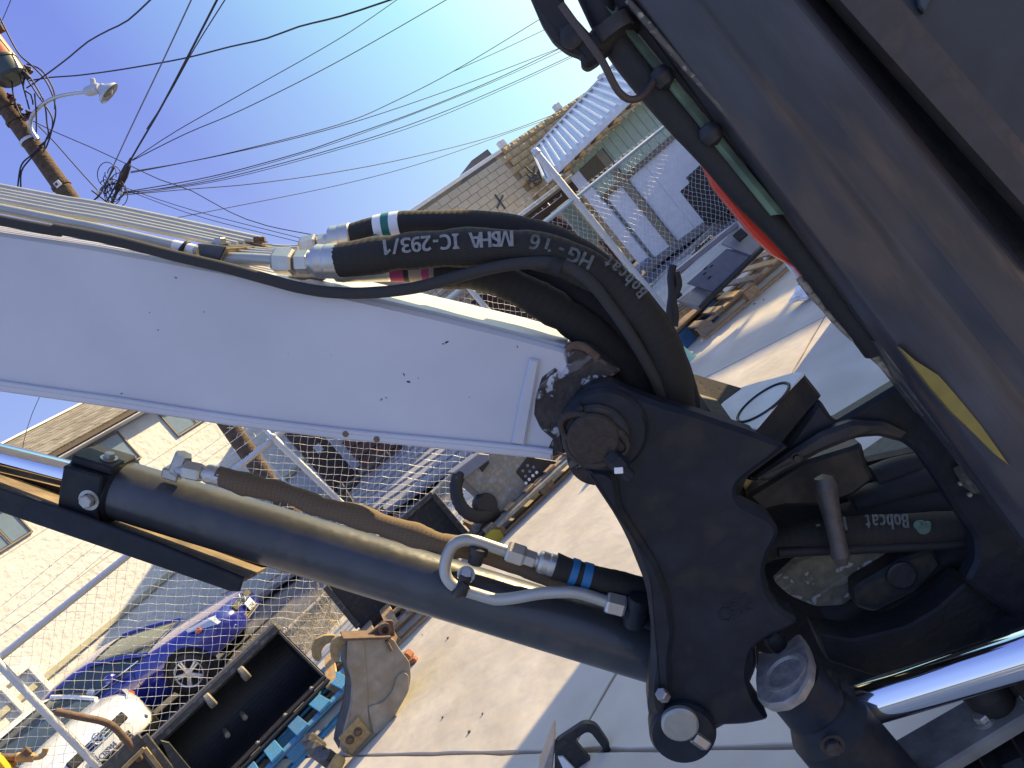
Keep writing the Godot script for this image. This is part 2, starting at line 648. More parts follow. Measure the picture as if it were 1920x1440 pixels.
	mat("rubber", Color(0.012, 0.012, 0.013), 0.65, 0.0, 0.3, 0.15, "fine", 0.3)
	plainmat("glass_dark", Color(0.02, 0.025, 0.025), 0.25)
	plainmat("red", Color(0.68, 0.045, 0.02), 0.35)
	plainmat("white_plain", Color(0.8, 0.8, 0.8), 0.4)
	mat("hose_ink", Color(0.22, 0.235, 0.25), 0.8, 0.0, 0.3, 0.03)
	mat("ink_faded", Color(0.11, 0.125, 0.12), 0.8, 0.0, 0.5, 0.03)
	weave("sleeve", Color(0.007, 0.007, 0.007), Color(0.036, 0.032, 0.027), 14.0, 3.4)
	weave("sleeve_thin", Color(0.012, 0.012, 0.013), Color(0.06, 0.058, 0.055), 8.0, 3.0)
	weave("sleeve_dusty", Color(0.06, 0.043, 0.028), Color(0.2, 0.14, 0.085), 12.0, 3.4)

# ---------------------------------------------------------------- the place
func ground() -> void:
	var st := mb()
	box(st, Vector3(0, -0.35, -40), Vector3(500, 0.5, 500))
	struct("ground", st, mats["asphalt"])
	# the concrete yard, cast in bays whose joints run with the garage
	var a := Vector3(0.656, 0, 0.755)
	var b := Vector3(0.755, 0, -0.656)
	var yard := struct("concrete_yard", _slab_bed(a, b), mats["mortar"])
	var rng := RandomNumberGenerator.new()
	rng.seed = 11
	var tone := [mats["concrete"], mat("concrete_b", Color(0.515, 0.475, 0.41), 0.9, 0.0, 0.1, 2.2, "mid", 0.09, Color(0.43, 0.39, 0.33), 0.27)]
	var la := [-8.3, -6.27, -2.66, 0.95, 4.56]
	var lb := [-5.8, -2.25, 1.33, 4.9, 8.5, 12.1]
	# the plan axis runs: p = a * u + b * w with u measured along a, w along b
	for i in la.size() - 1:
		for j in lb.size() - 1:
			var p := PackedVector3Array()
			var c00 := [la[i], lb[j]]
			var c11 := [la[i + 1], lb[j + 1]]
			var g := 0.006
			for e in 4:
				for k in 22:
					var t := k / 22.0
					var u: float
					var w: float
					var jit := 0.004 * rng.randfn() if k > 0 else 0.0
					if e == 0:
						u = lerpf(c00[0] + g, c11[0] - g, t); w = c00[1] + g + absf(jit)
					elif e == 1:
						u = c11[0] - g - absf(jit); w = lerpf(c00[1] + g, c11[1] - g, t)
					elif e == 2:
						u = lerpf(c11[0] - g, c00[0] + g, t); w = c11[1] - g - absf(jit)
					else:
						u = c00[0] + g + absf(jit); w = lerpf(c11[1] - g, c00[1] + g, t)
					p.append(plan(a, b, u, w, 0.0))
			var s := mb()
			prism(s, p, Vector3(0, -0.02, 0), 0.003)
			part(yard, "slab", s, tone[(i + j) % 2])
	# asphalt street beyond the fence, kerb and verge strip
	var road := mb()
	var d := fence_dir()
	var n := Vector3(-d.z, 0, d.x)
	if n.z > 0: n = -n
	var o := Vector3(-4.57, 0, -7.24) + n * 2.6
	quadslab(road, o - d * 30, o + d * 40, n * 5.0, -0.10, -0.088)
	struct("road", road, mat("road", Color(0.13, 0.13, 0.145), 0.92, 0.0, 0.2, 1.2, "rough", 0.35))
	var kerb := mb()
	box(kerb, o - n * 0.1 + Vector3(0, -0.05, 0), Vector3(90, 0.16, 0.2), along(d), 0.015)
	struct("kerb", kerb, mat("kerb_stone", Color(0.40, 0.35, 0.27), 0.9, 0.0, 0.2, 0.8, "mid", 0.3))
	var verge := mb()
	quadslab(verge, o - n * 0.22 - d * 30, o - n * 0.22 + d * 40, -n * 2.3, -0.1, -0.07)
	struct("verge", verge, mat("verge", Color(0.16, 0.15, 0.15), 0.95, 0.0, 0.3, 0.9, "rough", 0.4, Color(0.24, 0.2, 0.14), 0.25))

func quadslab(st: SurfaceTool, p: Vector3, q: Vector3, w: Vector3, y0: float, y1: float) -> void:
	var pp := PackedVector3Array([p, q, q + w, p + w])
	for i in 4:
		pp[i].y = y1
	prism(st, pp, Vector3(0, y0 - y1, 0))

func plan(a: Vector3, b: Vector3, u: float, w: float, y: float) -> Vector3:
	# a runs to the right and towards the camera, b to the right and away; both level
	return a * u + b * w + Vector3(0, y, 0)

func _slab_bed(a: Vector3, b: Vector3) -> SurfaceTool:
	var st := mb()
	var p := PackedVector3Array()
	for q in [[-8.32, -5.82], [4.58, -5.82], [4.58, 12.12], [-8.32, 12.12]]:
		p.append(plan(a, b, q[0], q[1], -0.018))
	prism(st, p, Vector3(0, -0.06, 0))
	return st

func fence_dir() -> Vector3:
	return Vector3(6.9, 0, -3.48).normalized()

func white_house() -> void:
	var o := Vector3(-10, 0, -15)
	var n := Vector3(0.85, 0, 0.53).normalized()
	var d := Vector3(n.z, 0, -n.x)
	var h := thing("stucco_house", "white stucco house with brown shingle roof behind the blue car", "house", o)
	var wall := mb()
	var L := 26.0
	box(wall, o + d * (L / 2 - 8) - n * 3.0 + Vector3(0, 2.45, 0), Vector3(L, 5.1, 6.0), along(d))
	var wl := part(h, "wall", wall, mats["stucco"])
	# raised stucco bands: level expansion joints as shallow trims
	var tr := mb()
	for y in [1.62]:
		box(tr, o + d * (L / 2 - 8) + n * 0.03 + Vector3(0, y, 0), Vector3(L, 0.12, 0.06), along(d), 0.01)
	part(h, "ledge", tr, mat("ledge", Color(0.42, 0.40, 0.30), 0.8))
	for y in [2.75, 3.95]:
		var j := mb()
		box(j, o + d * (L / 2 - 8) + n * 0.003 + Vector3(0, y, 0), Vector3(L, 0.012, 0.012), along(d))
		part(h, "joint_strip", j, mat("joint_shade", Color(0.5, 0.47, 0.4), 0.9))
	# roof: deck and shingles laid in courses
	var ev := o + n * 0.45 + Vector3(0, 5.16, 0)
	var up := (-n * 2.0 + Vector3(0, 1.16, 0))
	var slope := up.normalized()
	var rn := d.cross(slope).normalized()
	if rn.y < 0: rn = -rn
	var deck := mb()
	var p := PackedVector3Array([ev - d * 6, ev + d * 15, ev + d * 15 + up, ev - d * 6 + up])
	prism(deck, p, -rn * 0.03)
	var roof := part(h, "roof", deck, mats["shingle_dark"])
	var back := mb()
	var rid := up + ev
	prism(back, PackedVector3Array([rid - d * 6, rid + d * 15, rid + d * 15 - n * 4.2 - Vector3(0, 2.3, 0), rid - d * 6 - n * 4.2 - Vector3(0, 2.3, 0)]), Vector3(0, -0.08, 0))
	part(h, "rear_roof", back, mats["shingle"])
	var rng := RandomNumberGenerator.new()
	rng.seed = 3
	var course := 0.19
	var rows := int(up.length() / course)
	for r in rows:
		var s := -1.0 + rng.randf() * 0.2
		while s < 6.2:
			var w := rng.randf_range(0.26, 0.46)
			var q := mb()
			var c := ev + d * (s + w / 2) + slope * (r + 0.56) * course + rn * (0.012 + 0.008 * rng.randf())
			box(q, c, Vector3(w - 0.012, 0.018, course * 1.15), Basis(d, rn, d.cross(rn)).rotated(d, -0.05 if d.cross(rn).dot(slope) < 0 else 0.05), 0.0)
			part(roof, "shingle", q, [mats["shingle"], mats["shingle_dark"], mats["shingle_pale"]][rng.randi() % 3])
			s += w
	var ridge := mb()
	bar(ridge, ev + up - d * 6 + rn * 0.03, ev + up + d * 15 + rn * 0.03, 0.16, 0.05)
	part(roof, "ridge_cap", ridge, mats["white_trim"])
	var fas := mb()
	box(fas, ev + d * 4.5 + n * 0.012 + Vector3(0, -0.075, 0), Vector3(21, 0.075, 0.05), along(d), 0.005)
	part(h, "fascia", fas, mat("fascia_brown", Color(0.05, 0.028, 0.026), 0.7))
	var sof := mb()
	box(sof, ev + d * 4.5 - n * 0.22 + Vector3(0, -0.14, 0), Vector3(21, 0.03, 0.42), along(d))
	part(h, "soffit", sof, mats["white_trim"])
	# windows
	for w in [[[148, 862], [210, 817], [246, 860], [184, 905]], [[325, 772], [352, 752], [375, 776], [345, 795]], [[-40, 1010], [-2, 965], [34, 992], [0, 1022]]]:
		var c := Vector3.ZERO
		for q in w:
			c += pl(q[0], q[1], o, n) / 4.0
		var wd := 1.35
		var ht := 0.8
		if w[0][0] < 0:
			ht = 0.7
			wd = 0.9
		var fr := mb()
		for s in [-1, 1]:
			box(fr, c + d * (wd / 2) * s + n * 0.03, Vector3(0.035, ht + 0.035, 0.04), along(d), 0.004)
			box(fr, c + Vector3(0, ht / 2, 0) * s + n * 0.032, Vector3(wd - 0.035, 0.035, 0.044), along(d), 0.004)
		box(fr, c + n * 0.031, Vector3(0.03, ht - 0.035, 0.04), along(d), 0.004)
		var f := part(h, "window", fr, mat("window_grey", Color(0.2, 0.17, 0.15), 0.6))
		for s in [-1, 1]:
			var pn := mb()
			box(pn, c + d * wd * 0.25 * s + n * 0.012, Vector3(wd / 2 - 0.08, ht - 0.08, 0.02), along(d))
			part(f, "pane", pn, mat("house_glass", Color(0.16, 0.22, 0.3), 0.08, 0.0, 0.05))
	# brown door with a pale notice, and a plain pale panel beside it
	var dc := pl(612, 862, o, n)
	var dr := mb()
	box(dr, Vector3(dc.x, 1.45, dc.z) + n * 0.03, Vector3(1.15, 2.7, 0.08), along(d), 0.01)
	var door := part(h, "door", dr, mat("door_brown", Color(0.115, 0.075, 0.065), 0.6))
	var nt := mb()
	box(nt, pl(594, 843, o, n) + n * 0.08, Vector3(0.28, 0.24, 0.008), along(d))
	part(door, "notice", nt, mats["white_plain"])
	var pc := pl(672, 855, o, n)
	var pb := mb()
	box(pb, Vector3(pc.x, 1.5, pc.z) + n * 0.05, Vector3(1.2, 2.0, 0.1), along(d), 0.02)
	part(h, "pale_panel", pb, mats["white_trim"])
	var dp := mb()
	var da := pl(482, 850, o, n) + n * 0.07
	lathe(dp, Vector3(da.x, -0.1, da.z), Vector3.UP, [[0, 0], [0, 0.05], [5.1, 0.05], [5.1, 0]], 12)
	part(h, "downpipe", dp, mats["white_trim"])
	# roller door frame on the left
	var rf := mb()
	var ra := pl(60, 1260, o, n)
	for s in [0.0, 0.55, 1.15]:
		box(rf, Vector3(ra.x, 0.9, ra.z) - d * s + n * 0.05, Vector3(0.1, 2.1, 0.1), along(d), 0.01)
	box(rf, Vector3(ra.x, 2.0, ra.z) - d * 0.6 + n * 0.052, Vector3(1.3, 0.12, 0.1), along(d), 0.01)
	part(h, "frame", rf, mats["white_trim"])

func block_building() -> void:
	var o := Vector3(0.7, 0, -20)
	var n := Vector3(0.53, 0, 0.85).normalized()
	var d := Vector3(n.z, 0, -n.x)
	var b := thing("block_building", "tan concrete block building with rough split-face stretch behind the garage", "building", o)
	var seam := pl(968, 320, o, n)                            # where smooth block gives way to split-face
	var ls := (seam - o).dot(d)
	var top := pl(760, 402, o, n).y
	var core := mb()
	box(core, o + d * 8.3 - n * 4.02 + Vector3(0, top / 2 - 0.05, 0), Vector3(19.4, top, 8.0), along(d))
	part(b, "core_wall", core, mats["mortar"])
	var rng := RandomNumberGenerator.new()
	rng.seed = 21
	var bw := 0.40
	var bh := 0.20
	var shared := []
	for v in 3:
		var s := mb()
		box(s, Vector3.ZERO, Vector3(bw - 0.012, bh - 0.012, 0.04), along(d), 0.004)
		shared.append(s.commit())
	var rows := int(top / bh)
	for r in range(rows - 13, rows):
		var y := (r + 0.5) * bh
		var x := -1.2 + (0.2 if r % 2 else 0.0)
		while x < ls - 0.2:
			var m := part(b, "concrete_block", shared[0], [mats["block_tan"], mats["block_tan_b"]][rng.randi() % 2])
			m.position += o + d * (x) + n * 0.015 + Vector3(0, y, 0) - Vector3.ZERO
			x += bw
	# split-face blocks: rough proud faces
	var rough := []
	for v in 5:
		var s := mb()
		var g := []
		for j in 4:
			var row := []
			for i in 6:
				var edge := i == 0 or i == 5 or j == 0 or j == 3
				var z := 0.01 if edge else rng.randf_range(0.03, 0.08)
				row.append(d * ((i / 5.0 - 0.5) * (bw - 0.015)) + Vector3(0, (j / 3.0 - 0.5) * (bh - 0.015), 0) + n * z)
			g.append(row)
		for j in 3:
			for i in 5:
				quad(s, g[j][i], g[j][i + 1], g[j + 1][i + 1], g[j + 1][i], n)
		rough.append(s.commit())
	var rtop := rows + 1
	for r in range(rows - 14, rtop):
		var y := (r + 0.5) * bh
		var x := ls + (0.2 if r % 2 else 0.0)
		while x < ls + 8.4:
			if r > rows - 9 or x < ls + 3.5:
				var m := part(b, "split_face_block", rough[rng.randi() % 5], [mats["split_a"], mats["split_b"]][rng.randi() % 2])
				m.position += o + d * x + n * 0.03 + Vector3(0, y, 0)
			x += bw
	var cap := mb()
	box(cap, o + d * (ls / 2 - 1.3) - n * 0.1 + Vector3(0, top - 0.02, 0), Vector3(ls + 2.6, 0.1, 0.32), along(d), 0.01)
	part(b, "parapet_cap", cap, mats["white_trim"])
	for x in [ls + 0.25, ls + 2.9, ls + 5.3, ls + 7.2]:
		var c2 := mb()
		box(c2, o + d * x - n * 0.05 + Vector3(0, top + 0.13, 0), Vector3(0.2, 0.22, 0.2), along(d), 0.02)
		part(b, "vent_hood", c2, mats["white_trim"])
	var rb := mb()
	var rc := pl(915, 297, o, n)
	prism(rb, PackedVector3Array([rc - d * 1.6 + Vector3(0, -0.3, 0), rc + d * 0.2 + Vector3(0, -0.3, 0), rc + d * 0.2 + Vector3(0, 0.22, 0), rc - d * 0.5 + Vector3(0, 0.2, 0)]), -n * 2.0)
	part(b, "roof_box", rb, mat("roof_box", Color(0.16, 0.15, 0.14), 0.9))
	# wrought metal sign and a wall anchor
	var sg := mb()
	var so := o + n * 0.22
	for l in [[[985, 312], [995, 322], [1008, 330]], [[990, 340], [1000, 330], [1003, 312]], [[1000, 338], [1012, 332], [1010, 318]], [[988, 326], [1003, 344], [1012, 340]], [[992, 345], [1012, 324]], [[1003, 348], [1016, 338], [1008, 322]]]:
		var pts := []
		for q in l:
			pts.append(pl(q[0], q[1], so, n))
		sweep(sg, smooth(pts, 0.05), 0.03, 6)
	part(b, "metal_sign", sg, mat("iron", Color(0.05, 0.055, 0.06), 0.6))
	var an := mb()
	var ac := pl(938, 378, o + n * 0.06, n)
	for t in [0.4, 1.5]:
		var v := d * cos(t) + Vector3(0, sin(t), 0)
		bar(an, ac - v * 0.24, ac + v * 0.24, 0.04, 0.03, n)
	part(b, "wall_anchor", an, mats["iron"])

func garage() -> void:
	var n := Vector3(-0.755, 0, 0.656)
	var d := Vector3(0.656, 0, 0.755)                         # runs towards the camera's right
	var o := Vector3(4.99, 0, -15.66)
	var g := thing("green_garage", "pale green and white garage with white ribbed metal roof behind the gate", "garage", o)
	var at := func(s: float, y: float, out := 0.0) -> Vector3: return o + d * s + n * out + Vector3(0, y, 0)
	var s0 := (pl(1075, 330, o, n) - o).dot(d)                # far end
	var s1 := 9.0
	var len := s1 - s0
	var mid := (s0 + s1) / 2
	var body := mb()
	box(body, at.call(mid, 1.35, -2.0), Vector3(len, 2.7, 4.0), along(d))
	part(g, "wall", body, mat("garage_core", Color(0.3, 0.32, 0.28), 0.9))
	# lower white panels and upper green boards
	var k := 0
	var x := s0 + 0.35
	while x < s1 - 0.1:
		var w := mb()
		box(w, at.call(x + 0.6, 0.96, 0.02), Vector3(1.195, 1.66, 0.04), along(d), 0.004)
		part(g, "white_panel", w, mats["white_wall"])
		x += 1.2
	x = s0 + 0.1
	while x < s1:
		var w := mb()
		box(w, at.call(x + 0.1, 2.3, 0.03), Vector3(0.192, 0.86, 0.05), along(d), 0.006)
		part(g, "siding_board", w, mats["green_siding"])
		x += 0.2
	var sill := mb()
	box(sill, at.call(mid, 1.82, 0.06), Vector3(len, 0.09, 0.1), along(d), 0.008)
	part(g, "sill_rail", sill, mat("sill_brown", Color(0.2, 0.16, 0.11), 0.8))
	var ft := mb()
	box(ft, at.call(mid, 0.06, 0.08), Vector3(len, 0.16, 0.16), along(d), 0.01)
	part(g, "footing", ft, mat("footing", Color(0.22, 0.21, 0.2), 0.9))
	for s in [s0 + 0.12, s0 + 0.95]:
		var po := mb()
		box(po, at.call(s, 1.3, 0.075), Vector3(0.2 if s > s0 + 0.5 else 0.3, 2.6, 0.07), along(d), 0.008)
		part(g, "corner_board", po, mats["white_wall"] if s < s0 + 0.5 else mat("tan_board", Color(0.26, 0.22, 0.15), 0.8))
	var win := mb()
	var wc := pl(1117, 316, o, n)
	box(win, wc + n * 0.07, Vector3(0.62, 0.42, 0.05), along(d), 0.004)
	part(g, "window", win, mats["glass_dark"])
	# ribbed metal roof, one sheet per rib
	var e0: Vector3 = at.call(s0 - 0.25, 2.92, 0.42)
	var e1: Vector3 = at.call(s1, 2.92, 0.42)
	var rise := Vector3(0.24, 0, -0.97) * 4.5 + Vector3(0, 1.13, 0)
	var rn := d.cross(rise).normalized()
	if rn.y < 0: rn = -rn
	var nr := 54
	for i in nr:
		var a := e0.lerp(e1, float(i) / nr)
		var b := e0.lerp(e1, float(i + 1) / nr)
		var sh := mb()
		var w := b - a
		var pr := [[0.0, 0.0], [0.38, 0.0], [0.52, 0.08], [0.78, 0.08], [1.0, 0.0]]
		for q in 4:
			var p0: Vector3 = a + w * pr[q][0] + rn * pr[q][1]
			var p1: Vector3 = a + w * pr[q + 1][0] + rn * pr[q + 1][1]
			quad(sh, p0, p1, p1 + rise, p0 + rise, rn)
			quad(sh, p0, p1, p1 - rn * (0.012 + pr[q + 1][1]), p0 - rn * (0.012 + pr[q][1]), n)
		part(g, "roof_sheet", sh, mats["roof_metal"])
	var und := mb()
	prism(und, PackedVector3Array([e0 - rn * 0.02, e1 - rn * 0.02, e1 + rise - rn * 0.02, e0 + rise - rn * 0.02]), -rn * 0.05)
	part(g, "roof_deck", und, mats["timber"])
	var gut := mb()
	bar(gut, e0 + n * 0.05 - Vector3(0, 0.06, 0), e1 + n * 0.05 - Vector3(0, 0.06, 0), 0.1, 0.1)
	part(g, "gutter", gut, mats["white_trim"])
	var rc := mb()
	bar(rc, e0 + rise + rn * 0.05, e1 + rise + rn * 0.05, 0.2, 0.05)
	part(g, "ridge_cap", rc, mats["white_trim"])
	var fas := mb()
	bar(fas, e0 + rise - d * 0.05, e0 - d * 0.05, 0.05, 0.18)
	part(g, "barge_board", fas, mats["white_trim"])
	for i in 20:
		var rf := mb()
		var a := e0.lerp(e1, (i + 0.5) / 20.0)
		bar(rf, a - rn * 0.1 - n * 0.04, a - rn * 0.1 - n * 0.42 , 0.06, 0.1)
		part(g, "rafter", rf, mats["timber"])
	# dark equipment stack against the white wall: stepped steel casing
	var t := thing("compressor_stack", "black stepped machine casing standing behind the gate before the white wall", "machine", at.call(1.6, 0, 0.9))
	var steps := [[0.72, 0.86, 0.34, 0.55], [1.1, 1.0, 0.42, 0.86], [1.6, 1.35, 0.6, 0.9], [2.3, 1.6, 0.85, 0.8]]
	for q in steps:
		var c := mb()
		box(c, at.call(q[0], 0.12 + (q[1] - 0.12) / 2 + 0.02, 0.5), Vector3(q[2], q[1], q[3] * 0.8), along(d), 0.02)
		part(t, "casing", c, mats["bucket_black"])
	for q in steps:
		for i in 4:
			var c := mb()
			box(c, at.call(q[0], 0.3 + i * 0.18, 0.5 + q[3] * 0.4 + 0.012), Vector3(q[2] * 0.8, 0.07, 0.025), along(d), 0.004)
			part(t, "louvre", c, mats["dusty_black"])
	var tp := mb()
	box(tp, at.call(1.55, 1.55, 0.5), Vector3(0.5, 0.06, 0.5), along(d), 0.01)
	part(t, "top_plate", tp, mats["block_tan"])

func carport() -> void:
	var o := pl(1000, 430, Vector3(2.4, 0, -18.5), Vector3(0.53, 0, 0.85))
	var n := Vector3(0.53, 0, 0.85).normalized()
	var d := Vector3(n.z, 0, -n.x)
	o.y = 0
	var c := thing("brown_carport", "dark red-brown timber carport between the garage and the block building", "carport", o)
	for s in [-0.9, 0.55, 1.6]:
		var st := mb()
		box(st, o + d * s + Vector3(0, 1.25, 0), Vector3(0.16, 2.7, 0.16), along(d), 0.01)
		part(c, "post", st, mats["brown_paint"])
	var bm := mb()
	box(bm, o + d * 0.4 + n * 0.1 + Vector3(0, 2.55, 0), Vector3(3.4, 0.28, 0.1), along(d), 0.01)
	part(c, "beam", bm, mats["brown_paint"])
	var rf := mb()
	box(rf, o + d * 0.4 - n * 1.3 + Vector3(0, 2.78, 0), Vector3(3.8, 0.1, 3.2), along(d), 0.01)
	part(c, "roof", rf, mats["white_trim"])
	var bk := mb()
	box(bk, o + d * 0.4 - n * 2.2 + Vector3(0, 1.2, 0), Vector3(3.4, 2.5, 0.1), along(d))
	part(c, "back_wall", bk, mat("brown_dark", Color(0.07, 0.035, 0.032), 0.8))
	for s in [-0.5, 0.2, 1.0]:
		var st := mb()
		bar(st, o + d * (s - 0.35) + Vector3(0, 2.4, 0), o + d * s + Vector3(0, 1.7, 0), 0.1, 0.1)
		part(c, "brace", st, mats["brown_paint"])
	# pale louvred board leaning inside
	var lb := thing("notice_board", "pale green framed board standing just left of the gate post", "board", o + d * 0.9 + n * 0.5)
	var q := mb()
	var lo := pl(1086, 420, o + n * 0.5, n)
	box(q, lo, Vector3(0.5, 1.25, 0.05), along(d), 0.01)
	part(lb, "frame", q, mat("pale_green", Color(0.52, 0.54, 0.42), 0.7))
	var q2 := mb()
	box(q2, lo + n * 0.03, Vector3(0.36, 1.0, 0.02), along(d))
	part(lb, "panel", q2, mat("pale_panel_green", Color(0.36, 0.44, 0.36), 0.5))
	var q3 := mb()
	for s in [-0.22, 0.22]:
		bar(q3, Vector3(lo.x, 0, lo.z) + d * s - n * 0.1, lo + d * s - n * 0.03, 0.05, 0.05)
	part(lb, "leg", q3, mats["timber"])

func yard_wall_far() -> void:
	# long grey boards stacked flat beside the road, below the brown door
	var d := fence_dir()
	var a := hz(700, 960, 0.0)
	var b := hz(835, 868, 0.0)
	var dd := (b - a)
	dd.y = 0
	dd = dd.normalized()
	var n := Vector3(dd.z, 0, -dd.x)
	if n.z > 0: n = -n
	var t := thing("board_deck", "low deck of long grey boards across the street below the brown door", "deck", (a + b) / 2)
	var o := hz(770, 905, 0.0)
	var rng := RandomNumberGenerator.new()
	rng.seed = 4
	for i in 9:
		var s := mb()
		box(s, o + n * (i * 0.62 - 1.2) + Vector3(0, 0.05 + i * 0.035, 0), Vector3(9.5, 0.1, 0.58), along(dd), 0.012)
		part(t, "board", s, mat("grey_board_%d" % (i % 3), Color(0.24, 0.25, 0.285) * (0.9 + 0.1 * (i % 3)), 0.85, 0.0, 0.15, 0.8, "mid", 0.2))
	# dark brown skip behind it
	var sk := thing("brown_crate", "dark brown timber crate at the end of the grey board deck", "crate", hz(748, 870, 0.0))
	var c := vz(745, 848, -19.5)
	var q := mb()
	box(q, Vector3(c.x, 0.75, c.z), Vector3(1.5, 1.3, 1.0), along(dd), 0.02)
	part(sk, "body", q, mats["brown_dark"])
	for i in 4:
		var r := mb()
		box(r, Vector3(c.x, 0.3 + i * 0.32, c.z) - n * 0.52, Vector3(1.5, 0.26, 0.05), along(dd), 0.01)
		part(sk, "slat", r, mats["brown_paint"])

func container() -> void:
	# a steel storage container stands to the right of the excavator; it shades the machine and the near slabs
	var sd := Vector3(sin(deg_to_rad(57.5)), 0, -cos(deg_to_rad(57.5)))
	var edge := Vector3(1.91, 0, -5.05) + sd * 1.6
	var t := thing("storage_container", "steel storage container standing beyond the excavator on its right", "container", edge)
	var d := Vector3(0.06, 0, 1.0).normalized()
	var n := Vector3(1, 0, -0.06).normalized()
	var s := mb()
	box(s, edge + d * 0.95 + n * 1.5 + Vector3(0, 1.3, 0), Vector3(1.9, 2.6, 3.0), along(d), 0.02)
	part(t, "body", s, mat("container", Color(0.25, 0.22, 0.2), 0.6))
	var r := mb()
	for i in 7:
		box(r, edge + d * (0.15 + i * 0.25) - n * 0.012 + Vector3(0, 1.3, 0), Vector3(0.12, 2.3, 0.03), along(d), 0.008)
	part(t, "rib_panel", r, mats["container"])

func fence() -> void:
	var d := fence_dir()
	var n := Vector3(-d.z, 0, d.x)
	if n.z < 0: n = -n
	var o := Vector3(-4.57, 0, -7.24)
	var fp := func(px: float, py: float) -> Vector3: return pl(px, py, o, n)
	var g: Vector3 = fp.call(1078, 372)                         # gate post
	var sg := (g - o).dot(d)
	var j: Vector3 = fp.call(503, 812)
	var sj := (j - o).dot(d)
	var left := thing("chain_link_fence", "chain link fence with barbed wire in front of the blue car", "fence", o)
	var gate := thing("chain_link_gate", "chain link gate panel hung in front of the green garage", "gate", g - Vector3(0, g.y, 0))
	var top := 1.95
	_mesh(left, o, d, n, -4.5, sg - 0.08, top, 31)
	_mesh(gate, o, d, n, sg + 0.08, sg + 4.6, top + 0.02, 32)
	# rails
	var r := mb()
	sweep(r, [o + d * -4.5 + Vector3(0, top, 0), o + d * (sg - 0.06) + Vector3(0, top, 0)], 0.034, 14)
	part(left, "top_rail", r, mats["galv"])
	r = mb()
	var re: Vector3 = fp.call(1256, 229)
	sweep(r, [o + d * (sg + 0.05) + Vector3(0, g.y + 0.0, 0), re], 0.026, 14)
	part(gate, "top_rail", r, mats["galv"])
	r = mb()
	var p2 := re - Vector3(0, re.y, 0)
	sweep(r, [p2 + Vector3(0, 0, 0), p2 + Vector3(0, re.y + 0.12, 0)], 0.03, 12)
	part(gate, "gate_stile", r, mats["galv"])
	# posts
	var gp := mb()
	var gb := g - Vector3(0, g.y, 0)
	var gt: Vector3 = fp.call(1004, 284)
	lathe(gp, gb, (gt - gb), [[0, 0], [0, 0.052], [gt.y - 0.06, 0.052], [gt.y - 0.03, 0.06], [gt.y + 0.02, 0.05], [gt.y + 0.05, 0]], 18)
	part(left, "gate_post", gp, mats["galv"])
	for y in [0.35, 0.8, 1.2, 1.6, 1.9, 2.3]:
		var bd := mb()
		lathe(bd, gb + (gt - gb) * (y / gt.y), Vector3.UP, [[0, 0.054], [0, 0.059], [0.03, 0.059], [0.03, 0.054]], 18)
		box(bd, gb + (gt - gb) * (y / gt.y) + d * 0.085 + n * 0.0 + Vector3(0, 0.015, 0), Vector3(0.04, 0.028, 0.02), along(d))
		part(left, "band", bd, mats["galv"])
	for q in [-3.4, sj - 3.1, sj, sj + 3.0]:
		var st := mb()
		var lean := d * (0.16 if is_equal_approx(q, sj) else 0.0)
		var bs = o + d * q + n * 0.04
		lathe(st, bs + lean, Vector3(0, top + 0.02, 0) - lean, [[0, 0], [0, 0.036], [top, 0.036], [top + 0.03, 0.044], [top + 0.07, 0.02], [top + 0.08, 0]], 14)
		part(left, "post", st, mats["galv"])
		var arm := mb()
		sweep(arm, [bs + Vector3(0, top + 0.02, 0), bs + Vector3(0, top + 0.42, 0) - n * 0.16], 0.02, 8)
		part(left, "barb_arm", arm, mats["galv"])
	# barbed wires
	var rng := RandomNumberGenerator.new()
	rng.seed = 41
	for w in 3:
		var bw := mb()
		var y := top + 0.16 + 0.115 * w
		var out := -n * (0.05 + 0.045 * w)
		var pts := []
		for i in 70:
			var s := -4.5 + (sg + 4.4) * i / 69.0
			pts.append(o + d * s + out + Vector3(0, y + 0.01 * sin(i * 0.9 + w) - 0.012, 0))
		sweep(bw, pts, 0.0026, 4)
		var s := -4.5
		while s < sg:
			for k in 2:
				var c := o + d * s + out + Vector3(0, y, 0)
				var v := Vector3(rng.randf_range(-1, 1), rng.randf_range(-1, 1), rng.randf_range(-1, 1)).normalized() * 0.026
				sweep(bw, [c - v, c + v], 0.002, 3)
			s += 0.13
		part(left, "barbed_wire", bw, mats["wire"])

